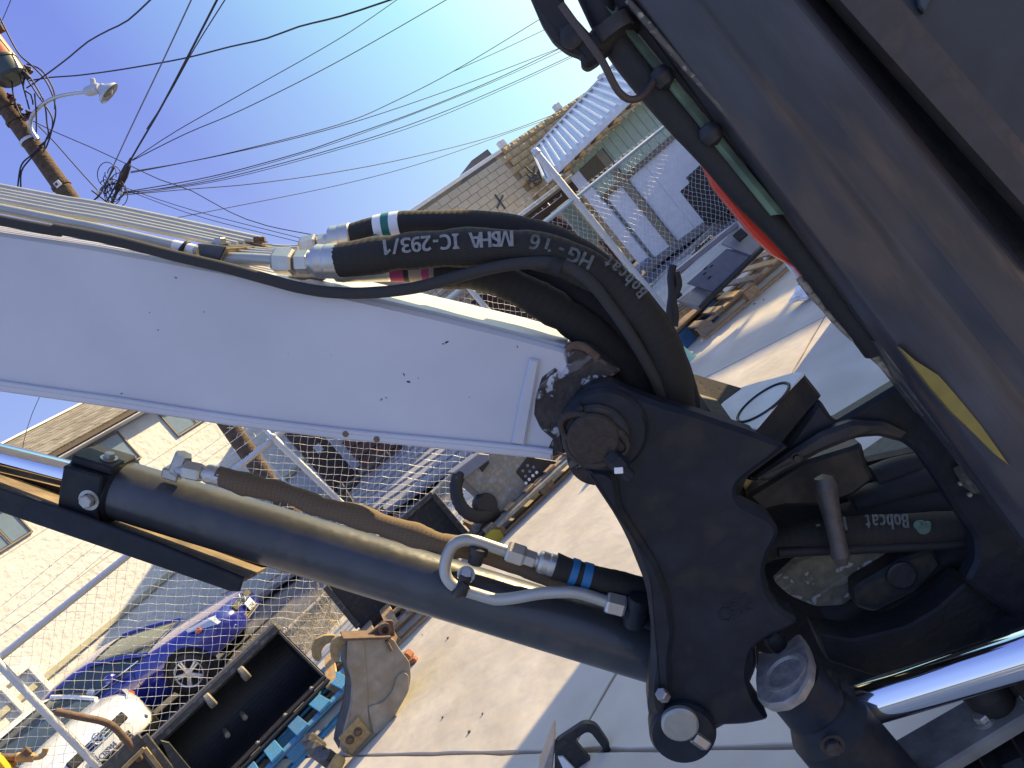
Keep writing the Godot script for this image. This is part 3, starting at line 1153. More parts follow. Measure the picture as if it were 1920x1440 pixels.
func _mesh(parent: Node3D, o: Vector3, d: Vector3, n: Vector3, s0: float, s1: float, top: float, sd: int) -> void:
	var c := 0.108
	var sp := c * 0.5
	var st := mb()
	var nz := FastNoiseLite.new()
	nz.seed = sd
	nz.frequency = 0.45
	var bent := FastNoiseLite.new()
	bent.seed = sd + 5
	bent.frequency = 1.4
	var cols := int((s1 - s0) / sp)
	var rows := int(top / (c / 2)) - 1
	var f := func(s: float, y: float, side: float) -> Vector3:
		var sag := nz.get_noise_2d(s * 3.0, y * 3.0) * 0.05 * clampf((top - y) * 3.0, 0, 1)
		var dy := bent.get_noise_2d(s * 2.0 + 40.0, y * 2.0) * 0.03 * clampf((top - y) * 4.0, 0, 1)
		var dx := bent.get_noise_2d(s * 2.0, y * 2.0 + 90.0) * 0.03 * clampf((top - y) * 4.0, 0, 1)
		return o + d * (s + dx) + Vector3(0, y + dy, 0) + n * (sag + side * 0.004)
	for i in cols:
		var s := s0 + (i + 0.5) * sp
		var zig := -1.0 if i % 2 else 1.0
		var pts := []
		# twisted barb above the rail
		pts.append(f.call(s + 0.01, top + 0.045, 1.0))
		for k in rows + 1:
			var y := top - k * c / 2
			# neighbours mirror each other so that their bends hook together
			pts.append(f.call(s + zig * sp / 2 * 1.04, y, zig))
			zig = -zig
		for k in pts.size() - 1:
			_seg(st, pts[k], pts[k + 1], 0.0017)
		_seg(st, f.call(s - 0.012, top + 0.04, -1.0), pts[1], 0.002)
	part(parent, "chain_link", st, mats["wire"], "stuff")

func _seg(st: SurfaceTool, a: Vector3, b: Vector3, r: float) -> void:
	var t := (b - a).normalized()
	var x := t.cross(Vector3(0.3, 0.1, 0.9)).normalized()
	var y := t.cross(x)
	for k in 4:
		var d0 := (x * cos(TAU * k / 4) + y * sin(TAU * k / 4)) * r
		var d1 := (x * cos(TAU * (k + 1) / 4) + y * sin(TAU * (k + 1) / 4)) * r
		quad(st, a + d0, a + d1, b + d1, b + d0, d0 + d1)

# ---------------------------------------------------------------- pole, lamp, transformer and cables
func utility() -> void:
	var Z := -14.0
	var b := vz(540, 955, Z)
	var t := vz(-40, 128, Z)
	var dir := (t - b).normalized()
	var base := b - dir * ((b.y + 0.4) / dir.y)
	var pole := thing("utility_pole", "brown weathered wooden utility pole leaning behind the white boom", "utility pole", base)
	var L := base.distance_to(t) + 1.2
	var s := mb()
	var pts := []
	var rr := []
	for i in 24:
		pts.append(base + dir * (L * i / 23.0))
		rr.append(0.175 - 0.04 * i / 23.0)
	sweep(s, pts, rr, 18)
	part(pole, "trunk", s, mats["pole_wood"])
	var on := func(px: float, py: float) -> float: return (vz(px, py, Z) - base).dot(dir)
	for q in [[118, 350], [60, 265], [15, 205], [35, 228]]:
		var cl := mb()
		var h: float = on.call(q[0], q[1])
		lathe(cl, base + dir * h, dir, [[0, 0.15], [0, 0.165], [0.05, 0.165], [0.05, 0.15]], 16)
		part(pole, "steel_band", cl, mats["galv"] if q[0] == 60 else mats["pole_wood"])
	var tg := mb()
	var th := base + dir * (on.call(116, 349) as float)
	box(tg, th + Vector3(0.02, 0, 0.155), Vector3(0.11, 0.1, 0.01), along(Vector3.RIGHT, dir))
	part(pole, "tag", tg, mats["white_plain"])
	# insulators hung along the pole's right edge
	for q in [[20, 182], [33, 200], [44, 218], [55, 214], [52, 130]]:
		var i1 := mb()
		var c := vz(q[0], q[1], Z + 0.1)
		lathe(i1, c - Vector3(0, 0.07, 0), Vector3.UP, [[0, 0], [0, 0.05], [0.03, 0.06], [0.04, 0.03], [0.06, 0.03], [0.07, 0.06], [0.1, 0.05], [0.11, 0.025], [0.15, 0.02], [0.15, 0]], 12)
		part(pole, "insulator", i1, mat("insulator", Color(0.06, 0.02, 0.03), 0.3))
	var ca := mb()
	var c0 := vz(2, 65, Z)
	bar(ca, c0 + Vector3(-1.2, 0.25, 0.2), c0 + Vector3(0.15, -0.05, 0.2), 0.1, 0.12)
	part(pole, "cross_arm", ca, mats["pole_wood"])
	# transformer can on the pole's shaded side
	var tr := thing("transformer", "round orange and grey transformer can high on the pole", "transformer", vz(22, 150, Z + 0.25))
	var t0 := vz(25, 150, Z + 0.28)
	var can := mb()
	lathe(can, t0, dir, [[0, 0], [0, 0.22], [0.05, 0.26], [0.3, 0.26], [0.3, 0.275], [0.34, 0.275], [0.34, 0.26]], 28)
	part(tr, "tank", can, mat("trans_grey", Color(0.05, 0.07, 0.075), 0.4))
	var can2 := mb()
	lathe(can2, t0 + dir * 0.34, dir, [[0, 0.262], [0.42, 0.25], [0.5, 0.2], [0.55, 0.0]], 28)
	part(tr, "upper_tank", can2, mat("trans_orange", Color(0.48, 0.13, 0.05), 0.5))
	var bs := mb()
	lathe(bs, t0 + dir * 0.85 + Vector3(0.05, 0, 0), dir, [[0, 0], [0, 0.05], [0.06, 0.07], [0.08, 0.04], [0.14, 0.07], [0.16, 0.04], [0.24, 0.03], [0.24, 0]], 14)
	part(tr, "bushing", bs, mats["insulator"])
	for q in [[42, 135], [50, 142]]:
		var lg := mb()
		var c := vz(q[0], q[1], Z + 0.3)
		box(lg, c, Vector3(0.07, 0.12, 0.06), along(Vector3.RIGHT, dir), 0.01)
		part(tr, "terminal", lg, mats["cable"])
	# street lamp
	var la := thing("street_lamp", "grey cobra-arm street lamp with round open reflector on the pole", "street lamp", vz(58, 240, Z))
	var arm := mb()
	var ap := []
	for q in [[70, 262, 0.14], [60, 246, 0.1], [57, 232, 0.1], [61, 216, 0.15], [75, 200, 0.25], [98, 185, 0.4], [125, 177, 0.6], [162, 172, 0.8]]:
		ap.append(vz(q[0], q[1], Z + q[2]))
	sweep(arm, smooth(ap, 0.06), 0.032, 12)
	part(la, "arm", arm, mats["galv"])
	var hd := mb()
	var h0 := vz(160, 173, Z + 0.8)
	var h1 := vz(190, 163, Z + 0.95)
	var hd_dir := (h1 - h0).normalized()
	lathe(hd, h0, hd_dir, [[0, 0], [0, 0.05], [0.04, 0.075], [0.1, 0.085], [0.28, 0.085], [0.32, 0.06], [0.32, 0]], 16)
	part(la, "housing", hd, mat("lamp_grey", Color(0.5, 0.52, 0.55), 0.4, 0.2))
	var cell := mb()
	var up := hd_dir.cross(Vector3(0, 0, 1)).normalized()
	if up.y < 0: up = -up
	lathe(cell, h0 + hd_dir * 0.2 + up * 0.07, up, [[0, 0], [0, 0.04], [0.09, 0.04], [0.1, 0.03], [0.1, 0]], 12)
	part(la, "photocell", cell, mats["lamp_grey"])
	var dish := mb()
	var dc := vz(198, 170, Z + 0.98)
	var dn := (Vector3(0.2, -1.0, -0.2)).normalized()
	lathe(dish, dc, dn, [[-0.1, 0.0], [-0.1, 0.06], [-0.06, 0.08], [0.03, 0.19], [0.07, 0.2], [0.07, 0.19], [0.035, 0.175], [-0.04, 0.07], [-0.05, 0]], 26)
	part(la, "reflector", dish, mats["lamp_grey"])
	var lens := mb()
	lathe(lens, dc + dn * 0.0, dn, [[0.0, 0], [0.0, 0.1], [0.07, 0.09], [0.11, 0.0]], 20)
	part(la, "lens", lens, mat("lamp_lens", Color(0.35, 0.33, 0.27), 0.2))
	# splice closure and the tangle round it
	var sp := thing("cable_closure", "dark tapered splice closure hanging on the aerial cables", "cable closure", vz(232, 330, Z))
	var sc := mb()
	var a0 := vz(246, 296, Z)
	var a1 := vz(205, 392, Z)
	var sl := a0.distance_to(a1)
	lathe(sc, a0, a1 - a0, [[0, 0.02], [0.1 * sl, 0.03], [0.16 * sl, 0.055], [0.34 * sl, 0.07], [0.45 * sl, 0.062], [0.6 * sl, 0.05], [0.66 * sl, 0.028], [sl, 0.022]], 14)
	part(sp, "body", sc, mat("closure", Color(0.045, 0.035, 0.04), 0.5))
	var rng := RandomNumberGenerator.new()
	rng.seed = 77
	for i in 16:
		var q := mb()
		var c := Vector2(rng.randf_range(196, 226), rng.randf_range(322, 378))
		var p := []
		var a := rng.randf() * TAU
		var r := rng.randf_range(8, 20)
		var span := rng.randf_range(2.5, 5.5)
		for k in 10:
			var an := a + span * k / 9.0
			p.append(vz(c.x + cos(an) * r, c.y + sin(an) * r * 1.3, Z + 0.05 + 0.02 * k))
		sweep(q, smooth(p, 0.03), 0.0075, 6)
		part(sp, "jumper_wire", q, mats["cable"])
	for q in [[[215, 312], [182, 372]], [[190, 362], [168, 384]], [[172, 357], [218, 392]], [[222, 338], [196, 386]]]:
		var tt := mb()
		sweep(tt, [vz(q[0][0], q[0][1], Z - 0.1), vz(q[1][0], q[1][1], Z - 0.1)], 0.014, 8)
		part(sp, "strand_clamp", tt, mats["cable"])
	for q in [[207, 341], [226, 363], [185, 360]]:
		var wh := mb()
		box(wh, vz(q[0], q[1], Z + 0.2), Vector3(0.06, 0.05, 0.05), along(Vector3(1, 0.5, 0)), 0.008)
		part(sp, "clip", wh, mats["galv"])
	# loops by the transformer
	var lp := thing("drip_loops", "bundle of dark drip loops curling beside the transformer", "cable loops", vz(80, 200, Z))
	for q in [[[-10, 10], [8, 50], [35, 100], [62, 125], [88, 155], [104, 200], [99, 238], [86, 262], [82, 285]], [[30, 105], [60, 150], [82, 190], [88, 230], [90, 258], [72, 275]], [[45, 140], [72, 180], [98, 222], [92, 262], [84, 280]], [[50, 128], [44, 165], [58, 178], [62, 196]], [[65, 175], [68, 215], [68, 248]], [[22, 140], [25, 178], [38, 215], [50, 222]], [[5, 95], [28, 112], [40, 150], [55, 205]], [[84, 268], [60, 290], [40, 310], [33, 352]], [[80, 275], [55, 300], [40, 322], [39, 355]], [[50, 120], [78, 132], [100, 168], [103, 205]]]:
		var p := []
		var k := 0
		for v in q:
			p.append(vz(v[0], v[1], Z + 0.25 + 0.03 * k))
			k += 1
		var w := mb()
		sweep(w, smooth(p, 0.06), 0.013, 7)
		part(lp, "loop", w, mats["cable"])
	# overhead cables: each its own
	var grp := "overhead cables"
	var cs := [
		["twisted dark service cable climbing from the transformer to the top edge", 0.016, [[50, 165, -14], [75, 148, -13.8], [100, 130, -13.5], [130, 107, -13.2], [165, 78, -12.8], [205, 56, -12.3], [240, 38, -12], [290, -8, -11.5]]],
		["long twisted service cable rising gently from transformer to top centre", 0.016, [[52, 152, -14], [95, 145, -14], [140, 142, -14], [210, 133, -13.6], [300, 118, -13], [360, 106, -12.6], [430, 88, -12], [500, 72, -11.5], [560, 50, -11], [640, 30, -10.5], [740, -3, -10]]],
		["pale steel strand running steeply up from the splice tangle", 0.013, [[190, 362, -14], [212, 312, -13.6], [250, 230, -12.6], [305, 115, -11.5], [364, -12, -10.5]]],
		["thickest black cable running steeply up from the splice closure", 0.02, [[242, 305, -14], [262, 270, -13.6], [300, 205, -12.8], [345, 120, -12], [412, -10, -11]]],
		["thin cable running steeply up just right of the thickest one", 0.011, [[275, 242, -13.4], [315, 180, -12.8], [365, 90, -12], [428, -10, -11.2]]],
		["upper cable of the pair fanning from the closure to the top edge", 0.010, [[248, 300, -14], [330, 246, -14.5], [450, 178, -15], [640, 70, -16], [755, -8, -17]]],
		["lower cable of the pair fanning from the closure to the top edge", 0.011, [[248, 301, -14], [350, 250, -14.5], [460, 203, -15], [640, 112, -16], [850, -8, -17]]],
		["cable from the closure to the mirror arm, highest at its right end", 0.011, [[245, 324, -14], [330, 308, -14.5], [450, 282, -15], [640, 232, -16.5], [740, 190, -17.5], [860, 128, -18.5], [1035, 22, -20]]],
		["cable branching off below the highest one towards the mirror arm", 0.009, [[850, 134, -18.5], [940, 94, -19.2], [1050, 42, -20]]],
		["cable crossing the sky just under the highest right-hand cable", 0.010, [[245, 322, -14.1], [420, 290, -15], [640, 236, -16.4], [850, 166, -18], [1065, 84, -20]]],
		["double-strand cable fourth from the top at the right side", 0.012, [[228, 361, -14], [400, 330, -15], [560, 287, -15.8], [640, 260, -16.4], [780, 210, -17.4], [930, 148, -18.8], [1060, 86, -20]]],
		["thin companion of the double-strand cable running just below it", 0.008, [[228, 364, -14], [400, 334, -15], [640, 264, -16.3], [900, 164, -18.5], [1065, 90, -20]]],
		["cable fifth from the top sagging towards the dark mirror arm", 0.011, [[228, 362, -14.1], [400, 338, -15], [640, 275, -16.4], [800, 222, -17.6], [950, 160, -19], [1085, 98, -20]]],
		["faint cable just beneath the fifth one towards the mirror arm", 0.008, [[228, 366, -14.1], [420, 337, -15], [640, 279, -16.4], [800, 228, -17.6], [960, 160, -19], [1088, 100, -20]]],
		["low cable running from the splice to the block building parapet", 0.011, [[225, 366, -14], [350, 355, -15], [480, 344, -16], [640, 321, -17.5], [780, 293, -19], [930, 254, -21], [1050, 211, -22.5], [1200, 160, -24]]],
		["lowest cable ending over the block building roof", 0.009, [[295, 415, -14.5], [420, 391, -15.5], [640, 346, -17.5], [800, 303, -19], [960, 247, -21], [1060, 212, -22.5]]],
		["dark wavy cable dropping from the lamp arm to the hose fittings", 0.012, [[60, 226, -14], [100, 246, -14], [170, 276, -14], [245, 311, -14], [300, 337, -14], [360, 358, -14], [430, 397, -14], [500, 423, -14], [620, 446, -14], [760, 470, -14]]],
		["upper of two thin cables dropping right from the splice", 0.009, [[225, 348, -14], [300, 375, -14], [400, 405, -14], [570, 448, -14], [700, 480, -14]]],
		["lower of two thin cables dropping right from the splice", 0.009, [[222, 350, -14.2], [290, 377, -14.2], [390, 411, -14.2], [570, 456, -14.2], [700, 492, -14.2]]],
		["thick short cable running from the pole loops down to the splice", 0.015, [[72, 236, -14], [98, 262, -14], [130, 298, -14], [160, 332, -14], [188, 362, -14]]],
		["single thin wire above the stucco house at the left", 0.007, [[140, 640, -14.2], [75, 742, -14], [44, 830, -14], [38, 900, -14]]],
		["short thin wire crossing the top left corner above the transformer", 0.008, [[25, -12, -13.8], [12, 20, -13.9], [-10, 70, -14]]],
	]
	for c in cs:
		var p := []
		for q in c[2]:
			p.append(vz(q[0], q[1], q[2]))
		var w := mb()
		sweep(w, smooth(p, 0.25), c[1] * 0.72, 6)
		var o := part(self, "overhead_cable", w, mats["cable"] if not c[0].begins_with("pale") else mat("strand", Color(0.17, 0.17, 0.2), 0.5, 0.3))
		meta(o, c[0], "cable", grp)

# ---------------------------------------------------------------- cars, in their own frames: x forward, y up, z to the car's right
func loft(st: SurfaceTool, rings: Array, cap := true) -> void:
	# smooth-shaded skin through rings of equal count
	var n := rings.size()
	var m: int = rings[0].size()
	var nr := []
	for i in n:
		var row := []
		var c := Vector3.ZERO
		for q in rings[i]:
			c += q / m
		for k in m:
			var du: Vector3 = rings[mini(i + 1, n - 1)][k] - rings[maxi(i - 1, 0)][k]
			var dv: Vector3 = rings[i][mini(k + 1, m - 1)] - rings[i][maxi(k - 1, 0)]
			var nn := du.cross(dv)
			if nn.dot(rings[i][k] - c) < 0: nn = -nn
			row.append(nn.normalized())
		nr.append(row)
	for i in n - 1:
		for k in m - 1:
			var id := [[i, k], [i + 1, k], [i + 1, k + 1], [i, k + 1]]
			var a: Vector3 = rings[i][k]
			var b: Vector3 = rings[i + 1][k]
			var c: Vector3 = rings[i + 1][k + 1]
			var order := [0, 1, 2, 0, 2, 3]
			var fn := (c - a).cross(b - a)
			if fn.dot(nr[i][k] + nr[i + 1][k + 1]) < 0.0:
				order = [0, 2, 1, 0, 3, 2]
			for e in order:
				st.set_normal(nr[id[e][0]][id[e][1]])
				st.set_uv(Vector2.ZERO)
				st.add_vertex(rings[id[e][0]][id[e][1]])
	if cap:
		for e in [0, n - 1]:
			var c := Vector3.ZERO
			for q in rings[e]:
				c += q / m
			for k in m - 1:
				tri(st, c, rings[e][k], rings[e][k + 1], Vector3(-1 if e == 0 else 1, 0, 0))

func make_car(label: String, paint: StandardMaterial3D, at: Vector3, head: float, plate: String, star: bool) -> Node3D:
	var c := thing("parked_car", label, "car", at, deg_to_rad(90.0 - head), "cars parked along the road")
	c.set_meta("own_frame", true)
	var st := mb()
	var stations := [[-2.25, 0.55, 0.86, 0.62], [-2.2, 0.42, 0.97, 0.74], [-2.0, 0.32, 1.03, 0.84], [-1.6, 0.25, 1.05, 0.89], [-1.0, 0.22, 1.03, 0.90], [-0.3, 0.22, 1.0, 0.905], [0.5, 0.22, 0.98, 0.905], [0.95, 0.22, 0.965, 0.90], [1.3, 0.24, 0.92, 0.89], [1.7, 0.24, 0.86, 0.86], [2.0, 0.24, 0.79, 0.80], [2.18, 0.25, 0.72, 0.70], [2.28, 0.27, 0.64, 0.56], [2.31, 0.32, 0.56, 0.40]]
	var rings := []
	var sec := [[0.0, 0.0], [0.75, 0.0], [0.93, 0.05], [0.985, 0.2], [0.99, 0.4], [1.0, 0.55], [0.985, 0.72], [0.96, 0.8], [0.9, 0.92], [0.78, 0.985], [0.4, 1.02], [0.0, 1.03]]
	for s in stations:
		var ring := []
		for q in sec:
			ring.append(Vector3(s[0], lerpf(s[1], s[2], q[1]), q[0] * s[3]))
		for i in range(sec.size() - 2, -1, -1):
			ring.append(Vector3(s[0], lerpf(s[1], s[2], sec[i][1]), -sec[i][0] * s[3]))
		rings.append(ring)
	loft(st, rings)
	var body := part(c, "body", st, paint)
	# glasshouse
	st = mb()
	rings = []
	var gh := [[-2.0, 0.98, 1.03, 0.70, 0.66], [-1.75, 1.0, 1.2, 0.74, 0.62], [-1.2, 1.0, 1.40, 0.79, 0.585], [-0.6, 0.99, 1.465, 0.81, 0.575], [-0.2, 0.98, 1.455, 0.81, 0.57], [0.12, 0.975, 1.39, 0.80, 0.575], [0.5, 0.965, 1.22, 0.79, 0.62], [0.95, 0.94, 0.975, 0.76, 0.70]]
	for s in gh:
		rings.append([Vector3(s[0], s[1] - 0.05, s[3]), Vector3(s[0], s[1], s[3]), Vector3(s[0], lerpf(s[1], s[2], 0.85), lerpf(s[3], s[4], 0.85)), Vector3(s[0], s[2], s[4] * 0.92), Vector3(s[0], s[2] + 0.015, s[4] * 0.5), Vector3(s[0], s[2] + 0.02, 0), Vector3(s[0], s[2] + 0.015, -s[4] * 0.5), Vector3(s[0], s[2], -s[4] * 0.92), Vector3(s[0], lerpf(s[1], s[2], 0.85), -lerpf(s[3], s[4], 0.85)), Vector3(s[0], s[1], -s[3]), Vector3(s[0], s[1] - 0.05, -s[3])])
	loft(st, rings)
	part(c, "window_glass", st, mat("car_glass", Color(0.05, 0.075, 0.08), 0.05, 0.0, 0.05))
	# roof skin and pillars
	st = mb()
	rings = []
	for s in [[-1.3, 1.385, 0.585], [-1.1, 1.425, 0.58], [-0.6, 1.477, 0.575], [-0.2, 1.467, 0.57], [0.03, 1.425, 0.575], [0.14, 1.39, 0.578]]:
		rings.append([Vector3(s[0], s[1] - 0.07, s[2] + 0.035), Vector3(s[0], s[1] - 0.02, s[2] + 0.0), Vector3(s[0], s[1] + 0.008, s[2] * 0.85), Vector3(s[0], s[1] + 0.022, s[2] * 0.5), Vector3(s[0], s[1] + 0.026, 0), Vector3(s[0], s[1] + 0.022, -s[2] * 0.5), Vector3(s[0], s[1] + 0.008, -s[2] * 0.85), Vector3(s[0], s[1] - 0.02, -s[2]), Vector3(s[0], s[1] - 0.07, -s[2] - 0.035)])
	loft(st, rings, false)
	part(c, "roof", st, paint)
	for z in [-1.0, 1.0]:
		st = mb()
		sweep(st, smooth([Vector3(0.98, 0.95, 0.735 * z), Vector3(0.56, 1.19, 0.665 * z), Vector3(0.12, 1.39, 0.6 * z)], 0.1), 0.035, 8)
		part(c, "pillar", st, paint)
		st = mb()
		sweep(st, smooth([Vector3(-1.95, 0.99, 0.73 * z), Vector3(-1.65, 1.2, 0.67 * z), Vector3(-1.25, 1.385, 0.6 * z)], 0.1), 0.06, 8)
		part(c, "pillar", st, paint)
		st = mb()
		box(st, Vector3(-0.5, 1.2, 0.715 * z), Vector3(0.09, 0.48, 0.03), Basis(Vector3.RIGHT, -0.44 * z), 0.005)
		part(c, "door_pillar", st, mats["rubber"])
		st = mb()
		sweep(st, smooth([Vector3(-1.75, 1.02, 0.765 * z), Vector3(-0.6, 1.0, 0.825 * z), Vector3(0.4, 0.985, 0.82 * z), Vector3(0.85, 0.965, 0.79 * z)], 0.15), 0.012, 6)
		part(c, "chrome_strip", st, mats["chrome"])
		# door seams and handles
		for x in [-1.2, -0.48, 0.66]:
			st = mb()
			sweep(st, [Vector3(x, 0.34, 0.905 * z), Vector3(x + 0.02, 0.62, 0.908 * z), Vector3(x + 0.03, 0.95, 0.85 * z)], 0.006, 5)
			part(c, "door_seam", st, mats["rubber"])
		for x in [-0.95, -0.12]:
			st = mb()
			box(st, Vector3(x, 0.845, 0.905 * z), Vector3(0.2, 0.035, 0.04), Basis(), 0.012)
			part(c, "door_handle", st, mats["chrome"])
		# mirror
		st = mb()
		lathe(st, Vector3(0.40, 1.03, 0.93 * z), Vector3(1, 0, -0.1 * z), [[-0.02, 0], [-0.02, 0.075], [0.04, 0.085], [0.1, 0.06], [0.13, 0]], 16)
		box(st, Vector3(0.44, 0.98, 0.84 * z), Vector3(0.05, 0.05, 0.14), Basis(), 0.01)
		part(c, "mirror", st, paint)
		# headlamp: a swept-back clear lens set into the wing
		st = mb()
		var hl := []
		for q in [[2.2, 0.66, 0.50], [2.24, 0.58, 0.53], [2.1, 0.60, 0.745], [1.72, 0.80, 0.835], [1.7, 0.85, 0.79], [2.02, 0.765, 0.68]]:
			hl.append(Vector3(q[0] + 0.015, q[1] + 0.005, (q[2] + 0.018) * z))
		var hc := Vector3.ZERO
		for v in hl: hc += v / 6.0
		hc += Vector3(0.05, 0.02, 0.03 * z)
		for i in 6:
			tri(st, hc, hl[i], hl[(i + 1) % 6], Vector3(1, 0.5, z))
		part(c, "headlight", st, mat("lamp_glass", Color(0.5, 0.55, 0.62), 0.08, 0.3, 0.2, 0.1))
		st = mb()
		lathe(st, Vector3(1.86, 0.725, 0.82 * z), Vector3(0.2, 0.3, z), [[0, 0.05], [0.02, 0.045], [0.03, 0]], 12)
		part(c, "indicator", st, mat("amber", Color(0.6, 0.12, 0.02), 0.3))
		# fog lamp pocket
		st = mb()
		box(st, Vector3(2.17, 0.40, 0.56 * z), Vector3(0.1, 0.12, 0.2), Basis(Vector3.UP, -0.7 * z), 0.02)
		part(c, "lower_vent", st, mats["rubber"])
		st = mb()
		lathe(st, Vector3(2.2, 0.38, 0.6 * z), Vector3(1, 0, 0.7 * z), [[0, 0], [0, 0.045], [0.03, 0.045], [0.045, 0.03], [0.045, 0]], 14)
		part(c, "fog_lamp", st, mats["chrome"])
		# wheels and arches
		for x in [-1.42, 1.36]:
			st = mb()
			lathe(st, Vector3(x, 0.34, 0.80 * z), Vector3(0, 0, z), [[-0.1, 0.0], [-0.1, 0.385], [0.085, 0.385], [0.105, 0.375], [0.108, 0.33], [0.108, 0]], 30)
			part(c, "wheel_arch", st, mat("arch_black", Color(0.008, 0.008, 0.009), 0.9))
			st = mb()
			lathe(st, Vector3(x, 0.325, 0.83 * z), Vector3(0, 0, z), [[-0.1, 0.2], [-0.1, 0.3], [-0.06, 0.32], [0.06, 0.32], [0.095, 0.3], [0.1, 0.235], [0.07, 0.225], [0.03, 0.22]], 32)
			var wh := part(c, "wheel", st, mats["rubber"])
			st = mb()
			var wc := Vector3(x, 0.325, 0.915 * z)
			lathe(st, wc, Vector3(0, 0, z), [[-0.05, 0.225], [0.012, 0.225], [0.016, 0.215], [0.0, 0.2], [-0.04, 0.195]], 32)
			for k in 5:
				for h in [-0.13, 0.13]:
					var an := TAU * k / 5.0 + 0.3
					var v := Vector3(cos(an + h * 0.9), sin(an + h * 0.9), 0)
					var v0 := Vector3(cos(an + h * 2.0), sin(an + h * 2.0), 0)
					bar(st, wc + v0 * 0.04 + Vector3(0, 0, 0.0), wc + v * 0.21 + Vector3(0, 0, 0.004 * z), 0.034, 0.03, Vector3(0, 0, z), 0.006)
			lathe(st, wc, Vector3(0, 0, z), [[-0.02, 0.065], [0.012, 0.06], [0.02, 0.035], [0.02, 0]], 18)
			part(wh, "rim", st, mat("alloy", Color(0.62, 0.63, 0.66), 0.3, 0.6, 0.05))
			st = mb()
			lathe(st, Vector3(x, 0.325, 0.85 * z), Vector3(0, 0, z), [[0, 0], [0, 0.16], [0.01, 0.16], [0.01, 0]], 24)
			part(wh, "brake_disc", st, mats["steel"])
	# nose: grille bars, badge, lower intake, plate
	st = mb()
	box(st, Vector3(2.285, 0.60, 0), Vector3(0.06, 0.13, 0.86), Basis(Vector3(0, 0, 1), 0.25), 0.02)
	part(c, "grille", st, mats["rubber"])
	for k in 3:
		st = mb()
		sweep(st, smooth([Vector3(2.22, 0.56 + 0.045 * k, -0.44), Vector3(2.325 - 0.012 * k, 0.555 + 0.045 * k, -0.2), Vector3(2.335 - 0.012 * k, 0.553 + 0.045 * k, 0), Vector3(2.325 - 0.012 * k, 0.555 + 0.045 * k, 0.2), Vector3(2.22, 0.56 + 0.045 * k, 0.44)], 0.1), 0.011, 6)
		part(c, "grille_bar", st, mats["chrome"])
	st = mb()
	box(st, Vector3(2.262, 0.37, 0), Vector3(0.1, 0.15, 0.7), Basis(), 0.03)
	part(c, "lower_intake", st, mats["rubber"])
	for k in 3:
		st = mb()
		box(st, Vector3(2.312, 0.33 + 0.04 * k, 0), Vector3(0.012, 0.012, 0.62), Basis(), 0.0)
		part(c, "intake_slat", st, mats["steel"])
	st = mb()
	var pc := Vector3(2.36, 0.46, 0)
	box(st, pc, Vector3(0.012, 0.15, 0.31), Basis(), 0.004)
	var pt := part(c, "licence_plate", st, mat("plate_white", Color(0.6, 0.64, 0.7), 0.4, 0.0, 0.03))
	st = mb()
	for i in plate.length():
		letter(st, plate[i], Transform3D(Basis(Vector3(0, 0, -1), Vector3.UP, Vector3(1, 0, 0)), pc + Vector3(0.0075, -0.035, 0.12 - 0.04 * i)), 0.07)
	part(pt, "number", st, mat("plate_ink", Color(0.05, 0.07, 0.16), 0.5))
	st = mb()
	lathe(st, Vector3(2.335, 0.63, 0), Vector3(1, 0, 0.0), [[0, 0.075], [0.012, 0.08], [0.02, 0.07], [0.012, 0.06], [0, 0.06]], 24)
	var bd := part(c, "badge_ring", st, mats["chrome"])
	if star:
		st = mb()
		for k in 5:
			var a := TAU * k / 5.0 + PI / 2
			tri(st, Vector3(2.352, 0.63 + 0.065 * sin(a), 0.065 * cos(a)), Vector3(2.352, 0.63 + 0.022 * sin(a + 0.63), 0.022 * cos(a + 0.63)), Vector3(2.356, 0.63, 0), Vector3(1, 0, 0))
			tri(st, Vector3(2.352, 0.63 + 0.065 * sin(a), 0.065 * cos(a)), Vector3(2.352, 0.63 + 0.022 * sin(a - 0.63), 0.022 * cos(a - 0.63)), Vector3(2.356, 0.63, 0), Vector3(1, 0, 0))
		part(bd, "badge_star", st, mats["chrome"])
	for z in [-0.35, 0.3]:
		st = mb()
		sweep(st, [Vector3(0.94, 0.995, z - 0.1), Vector3(0.76, 1.085, z + 0.3)], 0.008, 5)
		part(c, "wiper", st, mats["rubber"])
	return c

func cars() -> void:
	var blue := plainmat("blue_paint", Color(0.016, 0.022, 0.27), 0.18, 0.1)
	blue.clearcoat_enabled = true
	blue.clearcoat_roughness = 0.04
	var white := plainmat("car_white", Color(0.78, 0.78, 0.78), 0.25)
	white.clearcoat_enabled = true
	white.clearcoat_roughness = 0.05
	# the near front wheel of the blue car touches the road where the survey shows it
	var w := hz(384, 1288, -0.088)
	var head := 90.0
	var f := Vector3(sin(deg_to_rad(head)), 0, -cos(deg_to_rad(head)))
	var r := Vector3(-f.z, 0, f.x)
	make_car("blue saloon car parked behind the fence, front turned right", blue, w - f * 1.36 - r * 0.85, head, "LTZ948", false)
	var p := hz(192, 1392, 0.46)
	var h2 := 128.0
	var f2 := Vector3(sin(deg_to_rad(h2)), 0, -cos(deg_to_rad(h2)))
	make_car("white saloon car with chrome star badge at bottom left corner", white, Vector3(p.x, -0.088, p.z) - f2 * 2.36, h2, "CT8P44", true)

